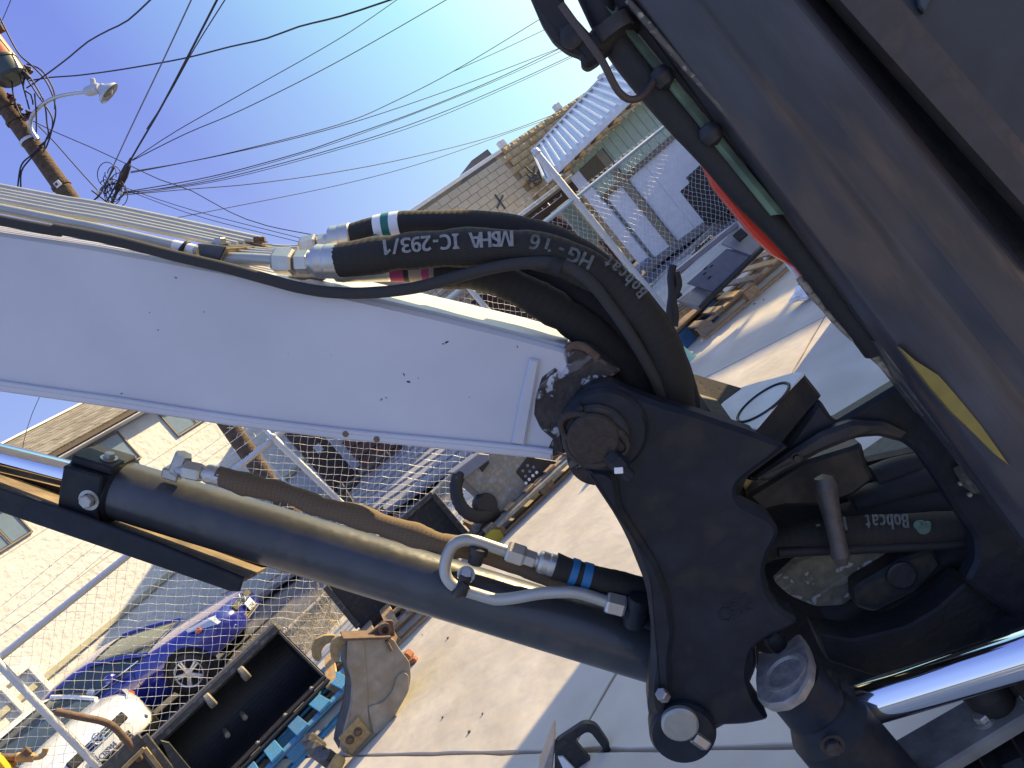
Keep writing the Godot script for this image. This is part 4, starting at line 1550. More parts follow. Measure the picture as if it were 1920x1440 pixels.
# ---------------------------------------------------------------- attachments and pallets standing in the yard
func pallet(label: String, at: Vector3, u: Vector3, lu: float, lw: float, m: Array, boards := 6, grp := "pallets under the attachments") -> Node3D:
	# u runs along the stringers' cut ends (the long side that is seen); boards run along u, stringers across
	u = u.normalized()
	var w := Vector3(-u.z, 0, u.x)
	if w.z < 0: w = -w
	var t := thing("pallet", label, "pallet", at, 0.0, grp)
	var rng := RandomNumberGenerator.new()
	rng.seed = label.hash() % 9999
	for i in 3:
		for e in 3:
			var s := mb()
			box(s, at + u * (-lu / 2 + 0.08 + (lu - 0.16) * e / 2.0) + w * (-lw / 2 + 0.06 + (lw - 0.12) * i / 2.0) + Vector3(0, 0.068, 0), Vector3(0.14, 0.088, 0.1), along(u), 0.004)
			part(t, "block", s, m[rng.randi() % m.size()])
		var r := mb()
		box(r, at + w * (-lw / 2 + 0.06 + (lw - 0.12) * i / 2.0) + Vector3(0, 0.012, 0), Vector3(lu, 0.022, 0.1), along(u), 0.003)
		part(t, "bottom_board", r, m[rng.randi() % m.size()])
		r = mb()
		box(r, at + w * (-lw / 2 + 0.06 + (lw - 0.12) * i / 2.0) + Vector3(0, 0.123, 0), Vector3(lu, 0.02, 0.1), along(u), 0.003)
		part(t, "stringer_board", r, m[rng.randi() % m.size()])
	for i in boards:
		var s := mb()
		var x := -lu / 2 + 0.05 + (lu - 0.1) * i / (boards - 1.0) + rng.randf_range(-0.012, 0.012)
		box(s, at + u * x + Vector3(0, 0.145, 0), Vector3(0.1, 0.02, lw + rng.randf_range(-0.02, 0.02)), along(u).rotated(Vector3.UP, rng.randf_range(-0.015, 0.015)), 0.003)
		part(t, "deck_board", s, m[rng.randi() % m.size()])
	return t

func yard_things() -> void:
	var woods := [mats["timber_new"], mat("timber_mid", Color(0.33, 0.22, 0.13), 0.88, 0.0, 0.25, 0.2, "mid", 0.3), mat("timber_grey", Color(0.24, 0.19, 0.15), 0.9, 0.0, 0.25, 0.2, "mid", 0.3)]
	big_bucket()
	trench_bucket()
	hook_frame()
	power_unit(woods)
	plate_attachment(woods)
	quick_attach(woods)
	slotted_plate()
	small_things()

func big_bucket() -> void:
	var B := hz(606, 1268, 0.2)
	var C := hz(437, 1440, 0.2)
	var u := (C - B).normalized()                              # to the left and towards the camera
	var w := Vector3(-u.z, 0, u.x)
	if w.z < 0: w = -w                                         # towards the camera
	var A := pl(508, 1196, B - w * 0.30, w)
	var top := A.y
	var L := B.distance_to(C) + 0.5
	var t := thing("grading_bucket", "long black grading bucket lying open on the blue pallet", "bucket", (B + C) / 2 - Vector3(0, 0.2, 0))
	# hollow shell: profile from lip over the floor, up the curved back, to the top rail
	var pr := []
	for q in [[0.0, 0.0], [-0.18, -0.03], [-0.38, -0.03], [-0.52, 0.05], [-0.60, 0.2], [-0.58, 0.36], [-0.48, 0.5], [-0.30, top - 0.2]]:
		pr.append(Vector3(q[0], q[1], 0))
	pr = smooth(pr, 0.03)
	var sh := mb()
	var n := pr.size()
	for i in n - 1:
		var a: Vector3 = B + w * pr[i].x + Vector3(0, pr[i].y, 0)
		var b: Vector3 = B + w * pr[i + 1].x + Vector3(0, pr[i + 1].y, 0)
		var inn := (b - a).cross(u)
		if inn.dot(B + w * -0.25 + Vector3(0, 0.25, 0) - a) < 0: inn = -inn
		quad(sh, a, b, b + u * L, a + u * L, inn)
		var o := -inn.normalized() * 0.014
		quad(sh, a + o, b + o, b + u * L + o, a + u * L + o, -inn)
	part(t, "shell", sh, mats["bucket_black"])
	for e in [0.0, L]:
		var sp := PackedVector3Array()
		for q in pr:
			sp.append(B + u * e + w * q.x + Vector3(0, q.y, 0))
		var s := mb()
		prism(s, sp, -u * 0.02 if e == 0.0 else u * 0.02)
		part(t, "side_plate", s, mats["bucket_black"])
		# edge strip that catches light along the side's rim
		var r := mb()
		var e0: Vector3 = B + u * e
		bar(r, e0 + Vector3(0, 0.0, 0), e0 - w * 0.30 + Vector3(0, top - 0.2, 0), 0.03, 0.02, u)
		part(t, "side_rim", r, mats["dusty_black"])
	var lip := mb()
	box(lip, B + u * (L / 2) + w * 0.02 + Vector3(0, -0.005, 0), Vector3(L + 0.02, 0.022, 0.1), along(u), 0.006)
	box(lip, B + u * (L / 2) + w * 0.085 + Vector3(0, -0.03, 0), Vector3(L + 0.02, 0.02, 0.07), along(u), 0.006)
	part(t, "cutting_edge", lip, mats["dusty_black"])
	var rail := mb()
	var rc := B - w * 0.33 + u * (L / 2) + Vector3(0, top - 0.2 + 0.03, 0)
	box(rail, rc, Vector3(L + 0.06, 0.085, 0.13), along(u), 0.02)
	part(t, "top_rail", rail, mats["bucket_rail"])
	for q in [[455, 1265], [391, 1316]]:
		var p := pl(q[0], q[1], B - w * 0.24, w)
		var s := mb()
		lathe(s, p - u * 0.02, u, [[-0.02, 0], [-0.02, 0.05], [-0.01, 0.058], [0.02, 0.058], [0.03, 0.045], [0.03, 0]], 22)
		box(s, p - w * 0.07 - Vector3(0, 0.03, 0), Vector3(0.035, 0.06, 0.12), along(u), 0.01)
		part(t, "hook_ear", s, mats["bucket_tan"])
	for q in [[460, 1346], [427, 1379], [506, 1340], [520, 1352]].slice(0, 2):
		var s := mb()
		var p := pl(q[0], q[1], B - w * 0.30 , w)
		lathe(s, p, w, [[-0.3, 0], [-0.3, 0.018], [0.0, 0.02], [0.008, 0.012], [0.008, 0]], 12)
		part(t, "drain_plug", s, mats["bucket_tan"])
	# little bolts on the lip
	for i in 6:
		var bo := mb()
		bolt(bo, B + u * (0.12 + i * 0.25) + w * 0.03 + Vector3(0, 0.006, 0), Vector3.UP, 0.012)
		part(t, "edge_bolt", bo, mats["steel"])
	pallet("blue painted pallet under the long black grading bucket", (B + C) / 2 - Vector3(0, 0.2, 0) + w * 0.02 + u * 0.05, u, 1.5, 1.0, [mats["blue_wood"], mat("blue_wood_b", Color(0.05, 0.27, 0.50), 0.75, 0.0, 0.2, 0.2, "mid", 0.4, Color(0.25, 0.24, 0.18), 0.22)], 8)

func trench_bucket() -> void:
	var g := hz(660, 1424, 0.0)
	var n := Vector3(0.30, 0, 0.954).normalized()
	var P := func(a: Array, out := 0.0) -> PackedVector3Array: return pls(a, g + n * out, n)
	var t := thing("trench_bucket", "narrow tan trenching bucket with hooked side plate standing on the concrete", "bucket", g)
	var dep := Vector3(-0.10, 0, -0.24)
	var side := rounded([[652, 1198], [737, 1196], [751, 1219], [768, 1240], [771, 1268], [766, 1297], [731, 1360], [701, 1382], [664, 1421], [636, 1405], [642, 1379], [657, 1322], [660, 1279], [650, 1247]], 8.0, 3)
	var s := mb()
	prism(s, P.call(side), -n * 0.022, 0.004)
	part(t, "side_plate", s, mats["bucket_tan"])
	s = mb()
	var sp: PackedVector3Array = P.call(side, -0.03)
	for i in sp.size(): sp[i] += dep
	prism(s, sp, -n * 0.02, 0.003)
	part(t, "side_plate", s, mats["bucket_black"])
	# wrapper joining the two sides along the back
	s = mb()
	var w: PackedVector3Array = P.call([[652, 1198], [650, 1225], [650, 1247], [656, 1264], [660, 1279], [660, 1300], [657, 1322], [650, 1352], [642, 1379], [636, 1405]], -0.022)
	for i in w.size() - 1:
		quad(s, w[i], w[i + 1], w[i + 1] + dep, w[i] + dep, Vector3(-1, 0, 0.2))
		quad(s, w[i] + Vector3(0.02, 0, 0), w[i + 1] + Vector3(0.02, 0, 0), w[i + 1] + dep + Vector3(0.02, 0, 0), w[i] + dep + Vector3(0.02, 0, 0), Vector3(1, 0, 0))
	part(t, "wrapper", s, mats["bucket_rail"])
	s = mb()
	var tp: PackedVector3Array = P.call([[645, 1196], [735, 1193], [746, 1212]], 0.012)
	for i in 2:
		bar(s, tp[i] + dep * 0.4, tp[i + 1] + dep * 0.4, 0.24, 0.016, Vector3.UP)
	part(t, "top_bar", s, mats["rust"])
	# raised wear hook and the leading strip
	s = mb()
	prism(s, P.call(rounded([[744, 1268], [757, 1259], [767, 1266], [766, 1296], [731, 1359], [702, 1380], [694, 1346], [690, 1326], [718, 1317], [736, 1296]], 6.0, 3), 0.016), -n * 0.02, 0.004)
	part(t, "wear_hook", s, mats["bucket_tan"])
	s = mb()
	prism(s, P.call([[652, 1200], [682, 1199], [688, 1262], [690, 1326], [694, 1376], [668, 1372], [657, 1352], [661, 1300], [661, 1278], [652, 1246]], 0.008), -n * 0.012, 0.003)
	part(t, "wear_strip", s, mats["bucket_tan"])
	s = mb()
	var tl: PackedVector3Array = P.call([[672, 1344], [696, 1376], [659, 1417], [635, 1386]], 0.03)
	prism(s, tl, -n * 0.03, 0.005)
	var tooth := part(t, "side_cutter", s, mats["ochre"])
	s = mb()
	for q in [[671, 1372], [656, 1387]]:
		bolt(s, pl(q[0], q[1], g + n * 0.031, n), n, 0.017)
	part(tooth, "bolt", s, mats["rust"])
	for e in 2:
		s = mb()
		var ear := rounded([[592, 1228], [600, 1208], [618, 1200], [640, 1199], [640, 1212], [622, 1218], [612, 1232], [614, 1246], [606, 1254], [595, 1246]] if e == 0 else [[622, 1220], [626, 1204], [640, 1194], [655, 1196], [654, 1210], [645, 1216], [640, 1230], [642, 1242], [634, 1248], [625, 1240]], 5.0, 3)
		var ep: PackedVector3Array = P.call(ear, 0.0)
		for i in ep.size(): ep[i] += dep * (1.0 if e == 0 else 0.35)
		prism(s, ep, -n * 0.03, 0.004)
		part(t, "hook_ear", s, mats["ochre"])
	s = mb()
	var hp: PackedVector3Array = P.call(rounded([[688, 1191], [724, 1163], [738, 1163], [741, 1194]], 5.0, 3), -0.06)
	prism(s, hp, -n * 0.03, 0.004)
	var hb := part(t, "hinge_plate", s, mats["rust"])
	s = mb()
	var hc := pl(721, 1180, g - n * 0.055, n)
	lathe(s, hc, n, [[0, 0.022], [0, 0.042], [0.03, 0.042], [0.03, 0.022]], 18)
	part(hb, "bush", s, mats["rust"])
	for q in [[598, 1386], [606, 1402], [618, 1412], [632, 1420]]:
		s = mb()
		var c := hz(q[0] + 4, q[1] + 22, 0.0) + Vector3(0, 0.07, 0)
		box(s, c, Vector3(0.07, 0.15, 0.09), along(Vector3(-0.5, 0, 0.8)).rotated(Vector3.RIGHT, 0.3), 0.012)
		part(t, "tooth", s, mats["bucket_rail"])
	s = mb()
	var fr := hz(648, 1440, 0.0)
	box(s, fr + Vector3(-0.06, 0.045, 0.02), Vector3(0.22, 0.07, 0.09), along(Vector3(0.6, 0.25, 0.3)), 0.012)
	part(t, "tooth_tip", s, mats["ochre"])

func hook_frame() -> void:
	# black angle-iron carrier in the lower left corner, with a bent rusty pipe standing from it
	var g := hz(330, 1500, 0.0)
	var n := Vector3(0.45, 0, 0.893).normalized()
	var o := Vector3(-3.45, 0, -5.35)
	var t := thing("attachment_frame", "worn black angle-iron attachment frame in the bottom left corner", "frame", o)
	var P := func(x: float, y: float, k := 0.0) -> Vector3: return pl(x, y, o + n * k, n)
	var s := mb()
	bar(s, P.call(268, 1384), P.call(150, 1490), 0.10, 0.035, n, 0.006)
	part(t, "angle_bar", s, mats["bucket_rail"])
	s = mb()
	bar(s, P.call(264, 1384), P.call(345, 1490), 0.10, 0.035, n, 0.006)
	part(t, "angle_bar", s, mats["bucket_rail"])
	s = mb()
	bar(s, P.call(271, 1403, 0.03), P.call(180, 1490, 0.03), 0.03, 0.025, n, 0.004)
	bar(s, P.call(271, 1403, 0.03), P.call(336, 1490, 0.03), 0.03, 0.025, n, 0.004)
	part(t, "inner_bead", s, mats["ochre"])
	s = mb()
	prism(s, PackedVector3Array([P.call(271, 1405, -0.06), P.call(195, 1490, -0.06), P.call(325, 1490, -0.06)]), -n * 0.03)
	part(t, "web_plate", s, mats["bucket_black"])
	s = mb()
	prism(s, PackedVector3Array([P.call(301, 1388, 0.05), P.call(317, 1392, 0.05), P.call(340, 1420, 0.05), P.call(365, 1450, 0.05), P.call(330, 1450, 0.05)]), -n * 0.025, 0.004)
	part(t, "tine", s, mats["dusty_black"])
	var p := thing("bent_pipe", "rusty brown pipe bent at its middle, before the white car", "pipe", P.call(245, 1425))
	s = mb()
	sweep(s, smooth([P.call(104, 1334, 0.1), P.call(150, 1344, 0.1), P.call(190, 1352, 0.08), P.call(212, 1362, 0.06), P.call(228, 1378, 0.04), P.call(248, 1402, 0.0), P.call(262, 1424, -0.05)], 0.03), 0.024, 12)
	part(p, "pipe", s, mats["rust"])
	# hose end with brass couplings lying on the yellow arm
	var q := thing("hydraulic_coupling", "dirty brown hydraulic hose coupling in the bottom left corner", "coupling", P.call(40, 1425, 0.3))
	s = mb()
	sweep(s, [P.call(-30, 1420, 0.4), P.call(30, 1420, 0.4)], 0.022, 12)
	part(q, "hose", s, mats["rust"])
	s = mb()
	ferrule(s, P.call(24, 1420, 0.4), P.call(52, 1420, 0.4), 0.028)
	hexnut(s, P.call(50, 1420, 0.4), P.call(64, 1420, 0.4), 0.028)
	sweep(s, smooth([P.call(62, 1420, 0.4), P.call(74, 1419, 0.4), P.call(82, 1414, 0.4), P.call(86, 1403, 0.4)], 0.02), 0.018, 10)
	part(q, "fitting", s, mats["ochre"])
	s = mb()
	hexnut(s, P.call(44, 1414, 0.42), P.call(55, 1405, 0.42), 0.03)
	part(q, "nut", s, mats["rust"])
	s = mb()
	sweep(s, [P.call(-20, 1436, 0.38), P.call(32, 1432, 0.38)], 0.02, 10)
	part(q, "second_hose", s, mats["ochre"])
	var y := thing("yellow_implement", "corner of a yellow painted steel implement at the very bottom left", "implement", P.call(0, 1440, 0.5))
	s = mb()
	prism(s, PackedVector3Array([P.call(-60, 1392, 0.5), P.call(2, 1423, 0.5), P.call(20, 1445, 0.5), P.call(22, 1500, 0.5), P.call(-60, 1500, 0.5)]), -n * 0.12, 0.012)
	part(y, "plate", s, mat("yellow_paint", Color(0.72, 0.40, 0.02), 0.4, 0.0, 0.08))

func power_unit(woods: Array) -> void:
	var a := hz(934, 1016, 0.0)
	var b := hz(1086, 872, 0.0)
	var u := (b - a).normalized()
	var w := Vector3(-u.z, 0, u.x)
	if w.z < 0: w = -w
	pallet("bare timber pallet carrying the dusty grey steel box", a + u * 0.62 - w * 0.5, u, 1.3, 1.0, woods)
	var t := thing("hydraulic_attachment", "dusty grey steel attachment box with perforated black end on the timber pallet", "attachment", a + u * 0.6 - w * 0.4)
	var o := a - w * 0.12
	var P := func(x: float, y: float, k := 0.0) -> Vector3: return pl(x, y, o + w * k, w)
	var s := mb()
	prism(s, PackedVector3Array([P.call(866, 898), P.call(917, 842), P.call(1010, 840), P.call(1002, 908), P.call(940, 963)]), -w * 0.45, 0.01)
	part(t, "case", s, mats["grey_dusty"])
	s = mb()
	prism(s, PackedVector3Array([P.call(850, 886, 0.05), P.call(898, 850, 0.05), P.call(917, 852, 0.05), P.call(918, 862, 0.05), P.call(868, 900, 0.05)]), -w * 0.3, 0.006)
	part(t, "channel", s, mats["grey_paint"])
	s = mb()
	prism(s, PackedVector3Array([P.call(893, 866, 0.03), P.call(912, 852, 0.03), P.call(918, 868, 0.03), P.call(905, 885, 0.03)]), -w * 0.05, 0.004)
	part(t, "bracket", s, mats["bucket_black"])
	# perforated end plate: dark with round holes through which pale panel shows
	s = mb()
	prism(s, PackedVector3Array([P.call(968, 885, 0.015), P.call(990, 856, 0.015), P.call(1052, 866, 0.015), P.call(990, 910, 0.015)]), -w * 0.05, 0.004)
	var ep := part(t, "end_plate", s, mats["bucket_black"])
	for q in [[986, 907], [992, 900], [999, 893], [1006, 887], [985, 894], [993, 885], [1000, 877], [980, 884], [989, 874]]:
		s = mb()
		lathe(s, P.call(q[0], q[1] - 1.0, 0.012), w, [[0, 0], [0, 0.014], [0.006, 0.014], [0.009, 0.011], [0.009, 0]], 14)
		part(ep, "hole_plug", s, mats["white_plain"] if q[0] in [986, 992, 999, 1006] else mats["grey_paint"])
	s = mb()
	bar(s, P.call(926, 985, 0.05), P.call(1082, 842, 0.05), 0.3, 0.03, Vector3.UP, 0.006)
	part(t, "base_plate", s, mats["grey_dusty"])
	s = mb()
	lathe(s, P.call(905, 945, -0.1), w, [[0, 0], [0, 0.08], [0.02, 0.1], [0.1, 0.1], [0.12, 0.09], [0.14, 0.1], [0.18, 0.09], [0.18, 0]], 20)
	part(t, "motor", s, mats["bucket_black"])
	var h := thing("corrugated_hose", "thick black corrugated hose curling below the dusty grey steel box", "hose", P.call(870, 960))
	s = mb()
	var pts := smooth([P.call(862, 888, 0.0), P.call(855, 910, 0.05), P.call(858, 935, 0.08), P.call(870, 956, 0.1), P.call(890, 968, 0.1), P.call(912, 968, 0.06), P.call(930, 962, 0.0)], 0.02)
	var rr := []
	for i in pts.size():
		rr.append(0.052 + 0.005 * (i % 2))
	sweep(s, pts, rr, 14)
	part(h, "hose", s, mats["rubber"])
	# slim black slats stacked below
	var k := thing("steel_stack", "stack of four slim black steel slats beside the timber pallet", "steel stack", P.call(900, 1000))
	for i in 4:
		s = mb()
		bar(s, P.call(874 + i * 10.0, 1008 + i * 4.0, -0.02), P.call(922 + i * 5.0, 962 + i * 10.0, -0.02), 0.12, 0.022, Vector3.UP, 0.004)
		part(k, "slat", s, mats["bucket_rail"])
	var y := thing("yellow_bracket", "small yellow painted bracket at the near end of the timber pallet", "bracket", hz(930, 1020, 0.0))
	s = mb()
	prism(s, PackedVector3Array([P.call(910, 1008, 0.16), P.call(921, 994, 0.16), P.call(938, 992, 0.16), P.call(951, 1017, 0.16), P.call(938, 1023, 0.16), P.call(925, 1014, 0.16)]), -w * 0.08, 0.006)
	part(y, "plate", s, mat("yellow_dull", Color(0.34, 0.27, 0.02), 0.5, 0.0, 0.15))

func plate_attachment(woods: Array) -> void:
	var o := hz(730, 1180, 0.0)
	var n := Vector3(0.40, 0, 0.916).normalized()
	o -= n * 0.1
	var P := func(x: float, y: float, k := 0.0) -> Vector3: return pl(x, y, o + n * k, n)
	var t := thing("steel_bucket_side", "large black steel bucket standing on edge behind the boom cylinder", "bucket", o)
	var s := mb()
	prism(s, PackedVector3Array([P.call(811, 926), P.call(880, 1008), P.call(858, 1062), P.call(764, 1146), P.call(700, 1200), P.call(668, 1172), P.call(610, 1100), P.call(750, 976)]), -n * 0.03, 0.006)
	part(t, "side_plate", s, mats["dusty_black"])
	s = mb()
	for q in [[811, 926, 880, 1008], [811, 926, 700, 1020], [610, 1100, 672, 1176]]:
		s = mb()
		bar(s, P.call(q[0], q[1], 0.011), P.call(q[2], q[3], 0.011), 0.05, 0.03, n, 0.005)
		part(t, "rim", s, mats["bucket_rail"])
	s = mb()
	prism(s, PackedVector3Array([P.call(811, 926, -0.03), P.call(880, 1008, -0.03), P.call(880, 1012, -0.6), P.call(815, 930, -0.6)]), Vector3(0, -0.02, 0))
	part(t, "floor_plate", s, mats["bucket_black"])
	pallet("weathered pallet under the large black steel bucket", hz(775, 1188, 0.0) - n * 0.45 + Vector3(-0.1, 0, 0), (hz(830, 1120, 0.0) - hz(740, 1205, 0.0)), 1.1, 0.9, woods)
	# square tube socket with a round bar through it
	var q := hz(690, 1010, 0.0)
	var sk := thing("socket_post", "black square-tube post with a round steel bar through it", "post", q)
	var tp := vz(636, 910, q.z + 0.2)
	var bt := vz(672, 968, q.z + 0.2)
	var dir := (bt - tp).normalized()
	bt = tp + dir * ((tp.y) / -dir.y)
	s = mb()
	var bx := along(bt - tp)
	for sg in [[1, 0], [-1, 0], [0, 1], [0, -1]]:
		var off: Vector3 = bx.y * sg[0] * 0.05 + bx.z * sg[1] * 0.05
		box(s, (tp + bt) / 2 + off, Vector3(tp.distance_to(bt), 0.012 if sg[0] else 0.112, 0.012 if sg[1] else 0.112), bx)
	part(sk, "square_tube", s, mats["bucket_rail"])
	s = mb()
	sweep(s, [vz(727, 849, q.z + 0.3), vz(606, 950, q.z + 0.3)], 0.032, 14)
	part(sk, "round_bar", s, mats["bucket_rail"])
	var f := thing("loose_fittings", "tangle of small rusty hydraulic fittings beside the black bucket", "fittings", vz(715, 962, q.z))
	for l in [[[678, 958], [690, 952], [705, 954], [716, 960]], [[716, 954], [728, 960], [740, 964], [750, 968]], [[700, 966], [712, 956], [718, 950]], [[742, 968], [744, 978]], [[690, 962], [704, 970], [724, 968]]]:
		s = mb()
		var pts := []
		for v in l:
			pts.append(vz(v[0], v[1], q.z + 0.25))
		sweep(s, smooth(pts, 0.02), 0.014, 8)
		part(f, "fitting", s, mats["rust"] if l.size() > 2 else mats["steel"])

func quick_attach(woods: Array) -> void:
	var a := hz(1312, 650, 0.0)
	var b := hz(1456, 528, 0.0)
	var u := (b - a).normalized()
	var w := Vector3(-u.z, 0, u.x)
	if w.z < 0: w = -w
	pallet("timber pallet under the grey attachment tray on the right", a + u * 0.72 - w * 0.52, u, 1.25, 1.0, woods)
	var o := a - w * 0.02
	var P := func(x: float, y: float, k := 0.0) -> Vector3: return pl(x, y, o + w * k, w)
	var t := thing("quick_attach_frame", "blue-grey steel quick attach plate tilted on its pallet near the gate", "attachment", a + u * 0.8 - w * 0.4)
	# tilted tray: wings left and right, sunken middle, upturned back rail
	var wing := func(pts: Array, ks: Array, th: float) -> SurfaceTool:
		var pp := PackedVector3Array()
		for i in pts.size():
			pp.append(P.call(pts[i][0], pts[i][1], ks[i]))
		var st := mb()
		var nn := poly_normal(pp)
		if nn.dot(Vector3(0, 0.5, 1)) < 0: nn = -nn
		prism(st, pp, -nn * th, 0.004)
		return st
	part(t, "left_wing", wing.call([[1270, 563], [1312, 560 - 28], [1337, 549], [1316, 575], [1310, 580]], [0.0, -0.16, -0.12, 0.02, 0.03], 0.02), mats["grey_paint"])
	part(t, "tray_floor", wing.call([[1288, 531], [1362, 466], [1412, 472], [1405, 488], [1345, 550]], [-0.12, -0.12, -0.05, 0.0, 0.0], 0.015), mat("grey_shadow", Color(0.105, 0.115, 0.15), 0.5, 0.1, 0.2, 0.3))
	part(t, "right_wing", wing.call([[1352, 456], [1382, 423], [1440, 440], [1412, 480]], [-0.12, -0.2, -0.1, 0.0], 0.02), mats["grey_paint"])
	var s := mb()
	prism(s, PackedVector3Array([P.call(1270, 520, -0.22), P.call(1380, 422, -0.22), P.call(1378, 418, -0.22), P.call(1330, 452, -0.22), P.call(1290, 488, -0.22), P.call(1266, 512, -0.22)]), -w * 0.03, 0.004)
	part(t, "back_rail", s, mats["grey_paint"])
	s = mb()
	bar(s, P.call(1262, 516, -0.2), P.call(1382, 420, -0.2), 0.06, 0.05, Vector3.UP, 0.006)
	part(t, "top_lip", s, mats["grey_paint"])
	s = mb()
	bar(s, P.call(1312, 577, 0.03), P.call(1432, 462, 0.03), 0.12, 0.035, Vector3.UP, 0.006)
	part(t, "front_lip", s, mats["bucket_black"])
	for q in [[1388, 441, 0.1, 0.09], [1293, 569, 0.06, 0.02], [1270, 552, 0.06, 0.07]]:
		s = mb()
		box(s, P.call(q[0], q[1], -0.06), Vector3(q[2], q[3], 0.03), along(u).rotated(u, -0.5))
		part(t, "slot", s, mats["interior_black"])
	for q in [[1323, 503], [1334, 499], [1330, 520], [1321, 513], [1354, 524], [1362, 512], [1367, 514], [1355, 516]]:
		s = mb()
		box(s, P.call(q[0], q[1], -0.055), Vector3(0.035, 0.012, 0.01), along(u).rotated(u, -0.6), 0.0)
		part(t, "drain_slot", s, mats["interior_black"])
	# latch rail with loops behind the tray
	s = mb()
	bar(s, P.call(1300, 480, -0.34), P.call(1336, 446, -0.34), 0.05, 0.07, Vector3.UP, 0.006)
	part(t, "latch_rail", s, mats["grey_paint"])
	for i in 5:
		s = mb()
		var c := Vector2(lerpf(1308, 1332, i / 4.0), lerpf(467, 451, i / 4.0))
		var pts := []
		for k in 9:
			pts.append(P.call(c.x + 3.6 * cos(TAU * k / 8.0), c.y + 3.6 * sin(TAU * k / 8.0), -0.3))
		sweep(s, pts, 0.007, 6)
		part(t, "chain_link", s, mats["bucket_black"])
	var h := thing("hose_pair", "two black hydraulic hoses hanging in front of the grey attachment", "hoses", P.call(1262, 590, 0.1))
	for l in [[[1262, 497], [1258, 520], [1260, 550], [1256, 585], [1258, 606]], [[1268, 510], [1272, 535], [1262, 560], [1266, 590], [1264, 612]]]:
		s = mb()
		var pts := []
		for v in l:
			pts.append(P.call(v[0], v[1], 0.08))
		sweep(s, smooth(pts, 0.03), 0.036, 10)
		part(h, "hose", s, mats["rubber"])
	for i in 4:
		var l := thing("timber_batten", ["lowest timber batten lying left of the two black hoses", "second timber batten from the ground left of the two black hoses", "third timber batten from the ground left of the two black hoses", "topmost timber batten left of the two black hoses"][i], "batten", P.call(1270, 600, -0.2), 0.0, "timber battens near the blue blocks")
		s = mb()
		bar(s, P.call(1254, 606 - i * 6, -0.2 - i * 0.04), P.call(1300, 572 - i * 6, -0.2 - i * 0.04), 0.08, 0.05, Vector3.UP, 0.004)
		part(l, "batten", s, woods[i % 3])
	# a low skid with two blue blocks
	var k := thing("blue_block_skid", "low timber skid on two blue blocks left of the grey attachment", "skid", hz(1310, 640, 0.0))
	var e0 := hz(1294, 648, 0.0)
	var e1 := hz(1345, 598, 0.0)
	var ku := (e1 - e0).normalized()
	for e in [e0, e1]:
		s = mb()
		box(s, e + Vector3(0, 0.08, 0) - w * 0.1, Vector3(0.17, 0.17, 0.2), along(ku), 0.006)
		part(k, "blue_block", s, mat("blue_block", Color(0.035, 0.12, 0.26), 0.7, 0.0, 0.2, 0.3))
	s = mb()
	box(s, (e0 + e1) / 2 - w * 0.25 + Vector3(0, 0.19, 0), Vector3(e0.distance_to(e1) + 0.35, 0.03, 0.5), along(ku), 0.005)
	part(k, "top_board", s, mats["timber"])
	s = mb()
	box(s, (e0 + e1) / 2 - w * 0.3 + Vector3(0, 0.08, 0), Vector3(e0.distance_to(e1), 0.15, 0.1), along(ku), 0.005)
	part(k, "cross_block", s, mats["interior_black"])

func slotted_plate() -> void:
	var g := hz(1085, 1440, 0.0)
	var n := Vector3(-0.15, 0.0, 0.98).normalized()
	var P := func(x: float, y: float, k := 0.0) -> Vector3: return pl(x, y, g + n * k, n)
	var t := thing("slotted_lug", "black steel lug plate with rounded slot standing at the bottom centre", "lug", g)
	var outer := PackedVector3Array()
	var inner := PackedVector3Array()
	var oc := rounded([[1040, 1392], [1096, 1355], [1118, 1360], [1144, 1398], [1144, 1445], [1095, 1475], [1040, 1460]], 10.0, 4)
	var c := Vector2(1106, 1396)
	var ring := rounded([[1080, 1386], [1098, 1373], [1108, 1374], [1131, 1404], [1130, 1414], [1115, 1426], [1106, 1425], [1080, 1393]], 6.0, 4)
	var hit := func(poly: Array, ang: float) -> Vector2:
		var d := Vector2(cos(ang), sin(ang)) * 300.0
		for i in poly.size():
			var a := Vector2(poly[i][0], poly[i][1])
			var b := Vector2(poly[(i + 1) % poly.size()][0], poly[(i + 1) % poly.size()][1])
			var x = Geometry2D.segment_intersects_segment(c, c + d, a, b)
			if x != null:
				return x
		return c
	for i in 60:
		var a := TAU * i / 60.0
		var q: Vector2 = hit.call(oc, a)
		outer.append(P.call(q.x, q.y))
		q = hit.call(ring, a)
		inner.append(P.call(q.x, q.y))
	var s := mb()
	ringplate(s, outer, inner, -n * 0.025)
	part(t, "lug_plate", s, mats["dusty_black"])
	s = mb()
	prism(s, PackedVector3Array([P.call(1038, 1386, 0.0), P.call(1042, 1388, 0.0), P.call(1034, 1460, 0.0), P.call(1010, 1460, 0.0)]), -n * 0.12, 0.004)
	part(t, "base_gusset", s, mat("pale_steel", Color(0.42, 0.36, 0.3), 0.4, 0.5, 0.2, 0.1))
	s = mb()
	prism(s, PackedVector3Array([P.call(1046, 1420, 0.012), P.call(1056, 1420, 0.012), P.call(1080, 1445, 0.012), P.call(1060, 1450, 0.012)]), -n * 0.01)
	part(t, "paper_tag", s, mats["white_plain"])

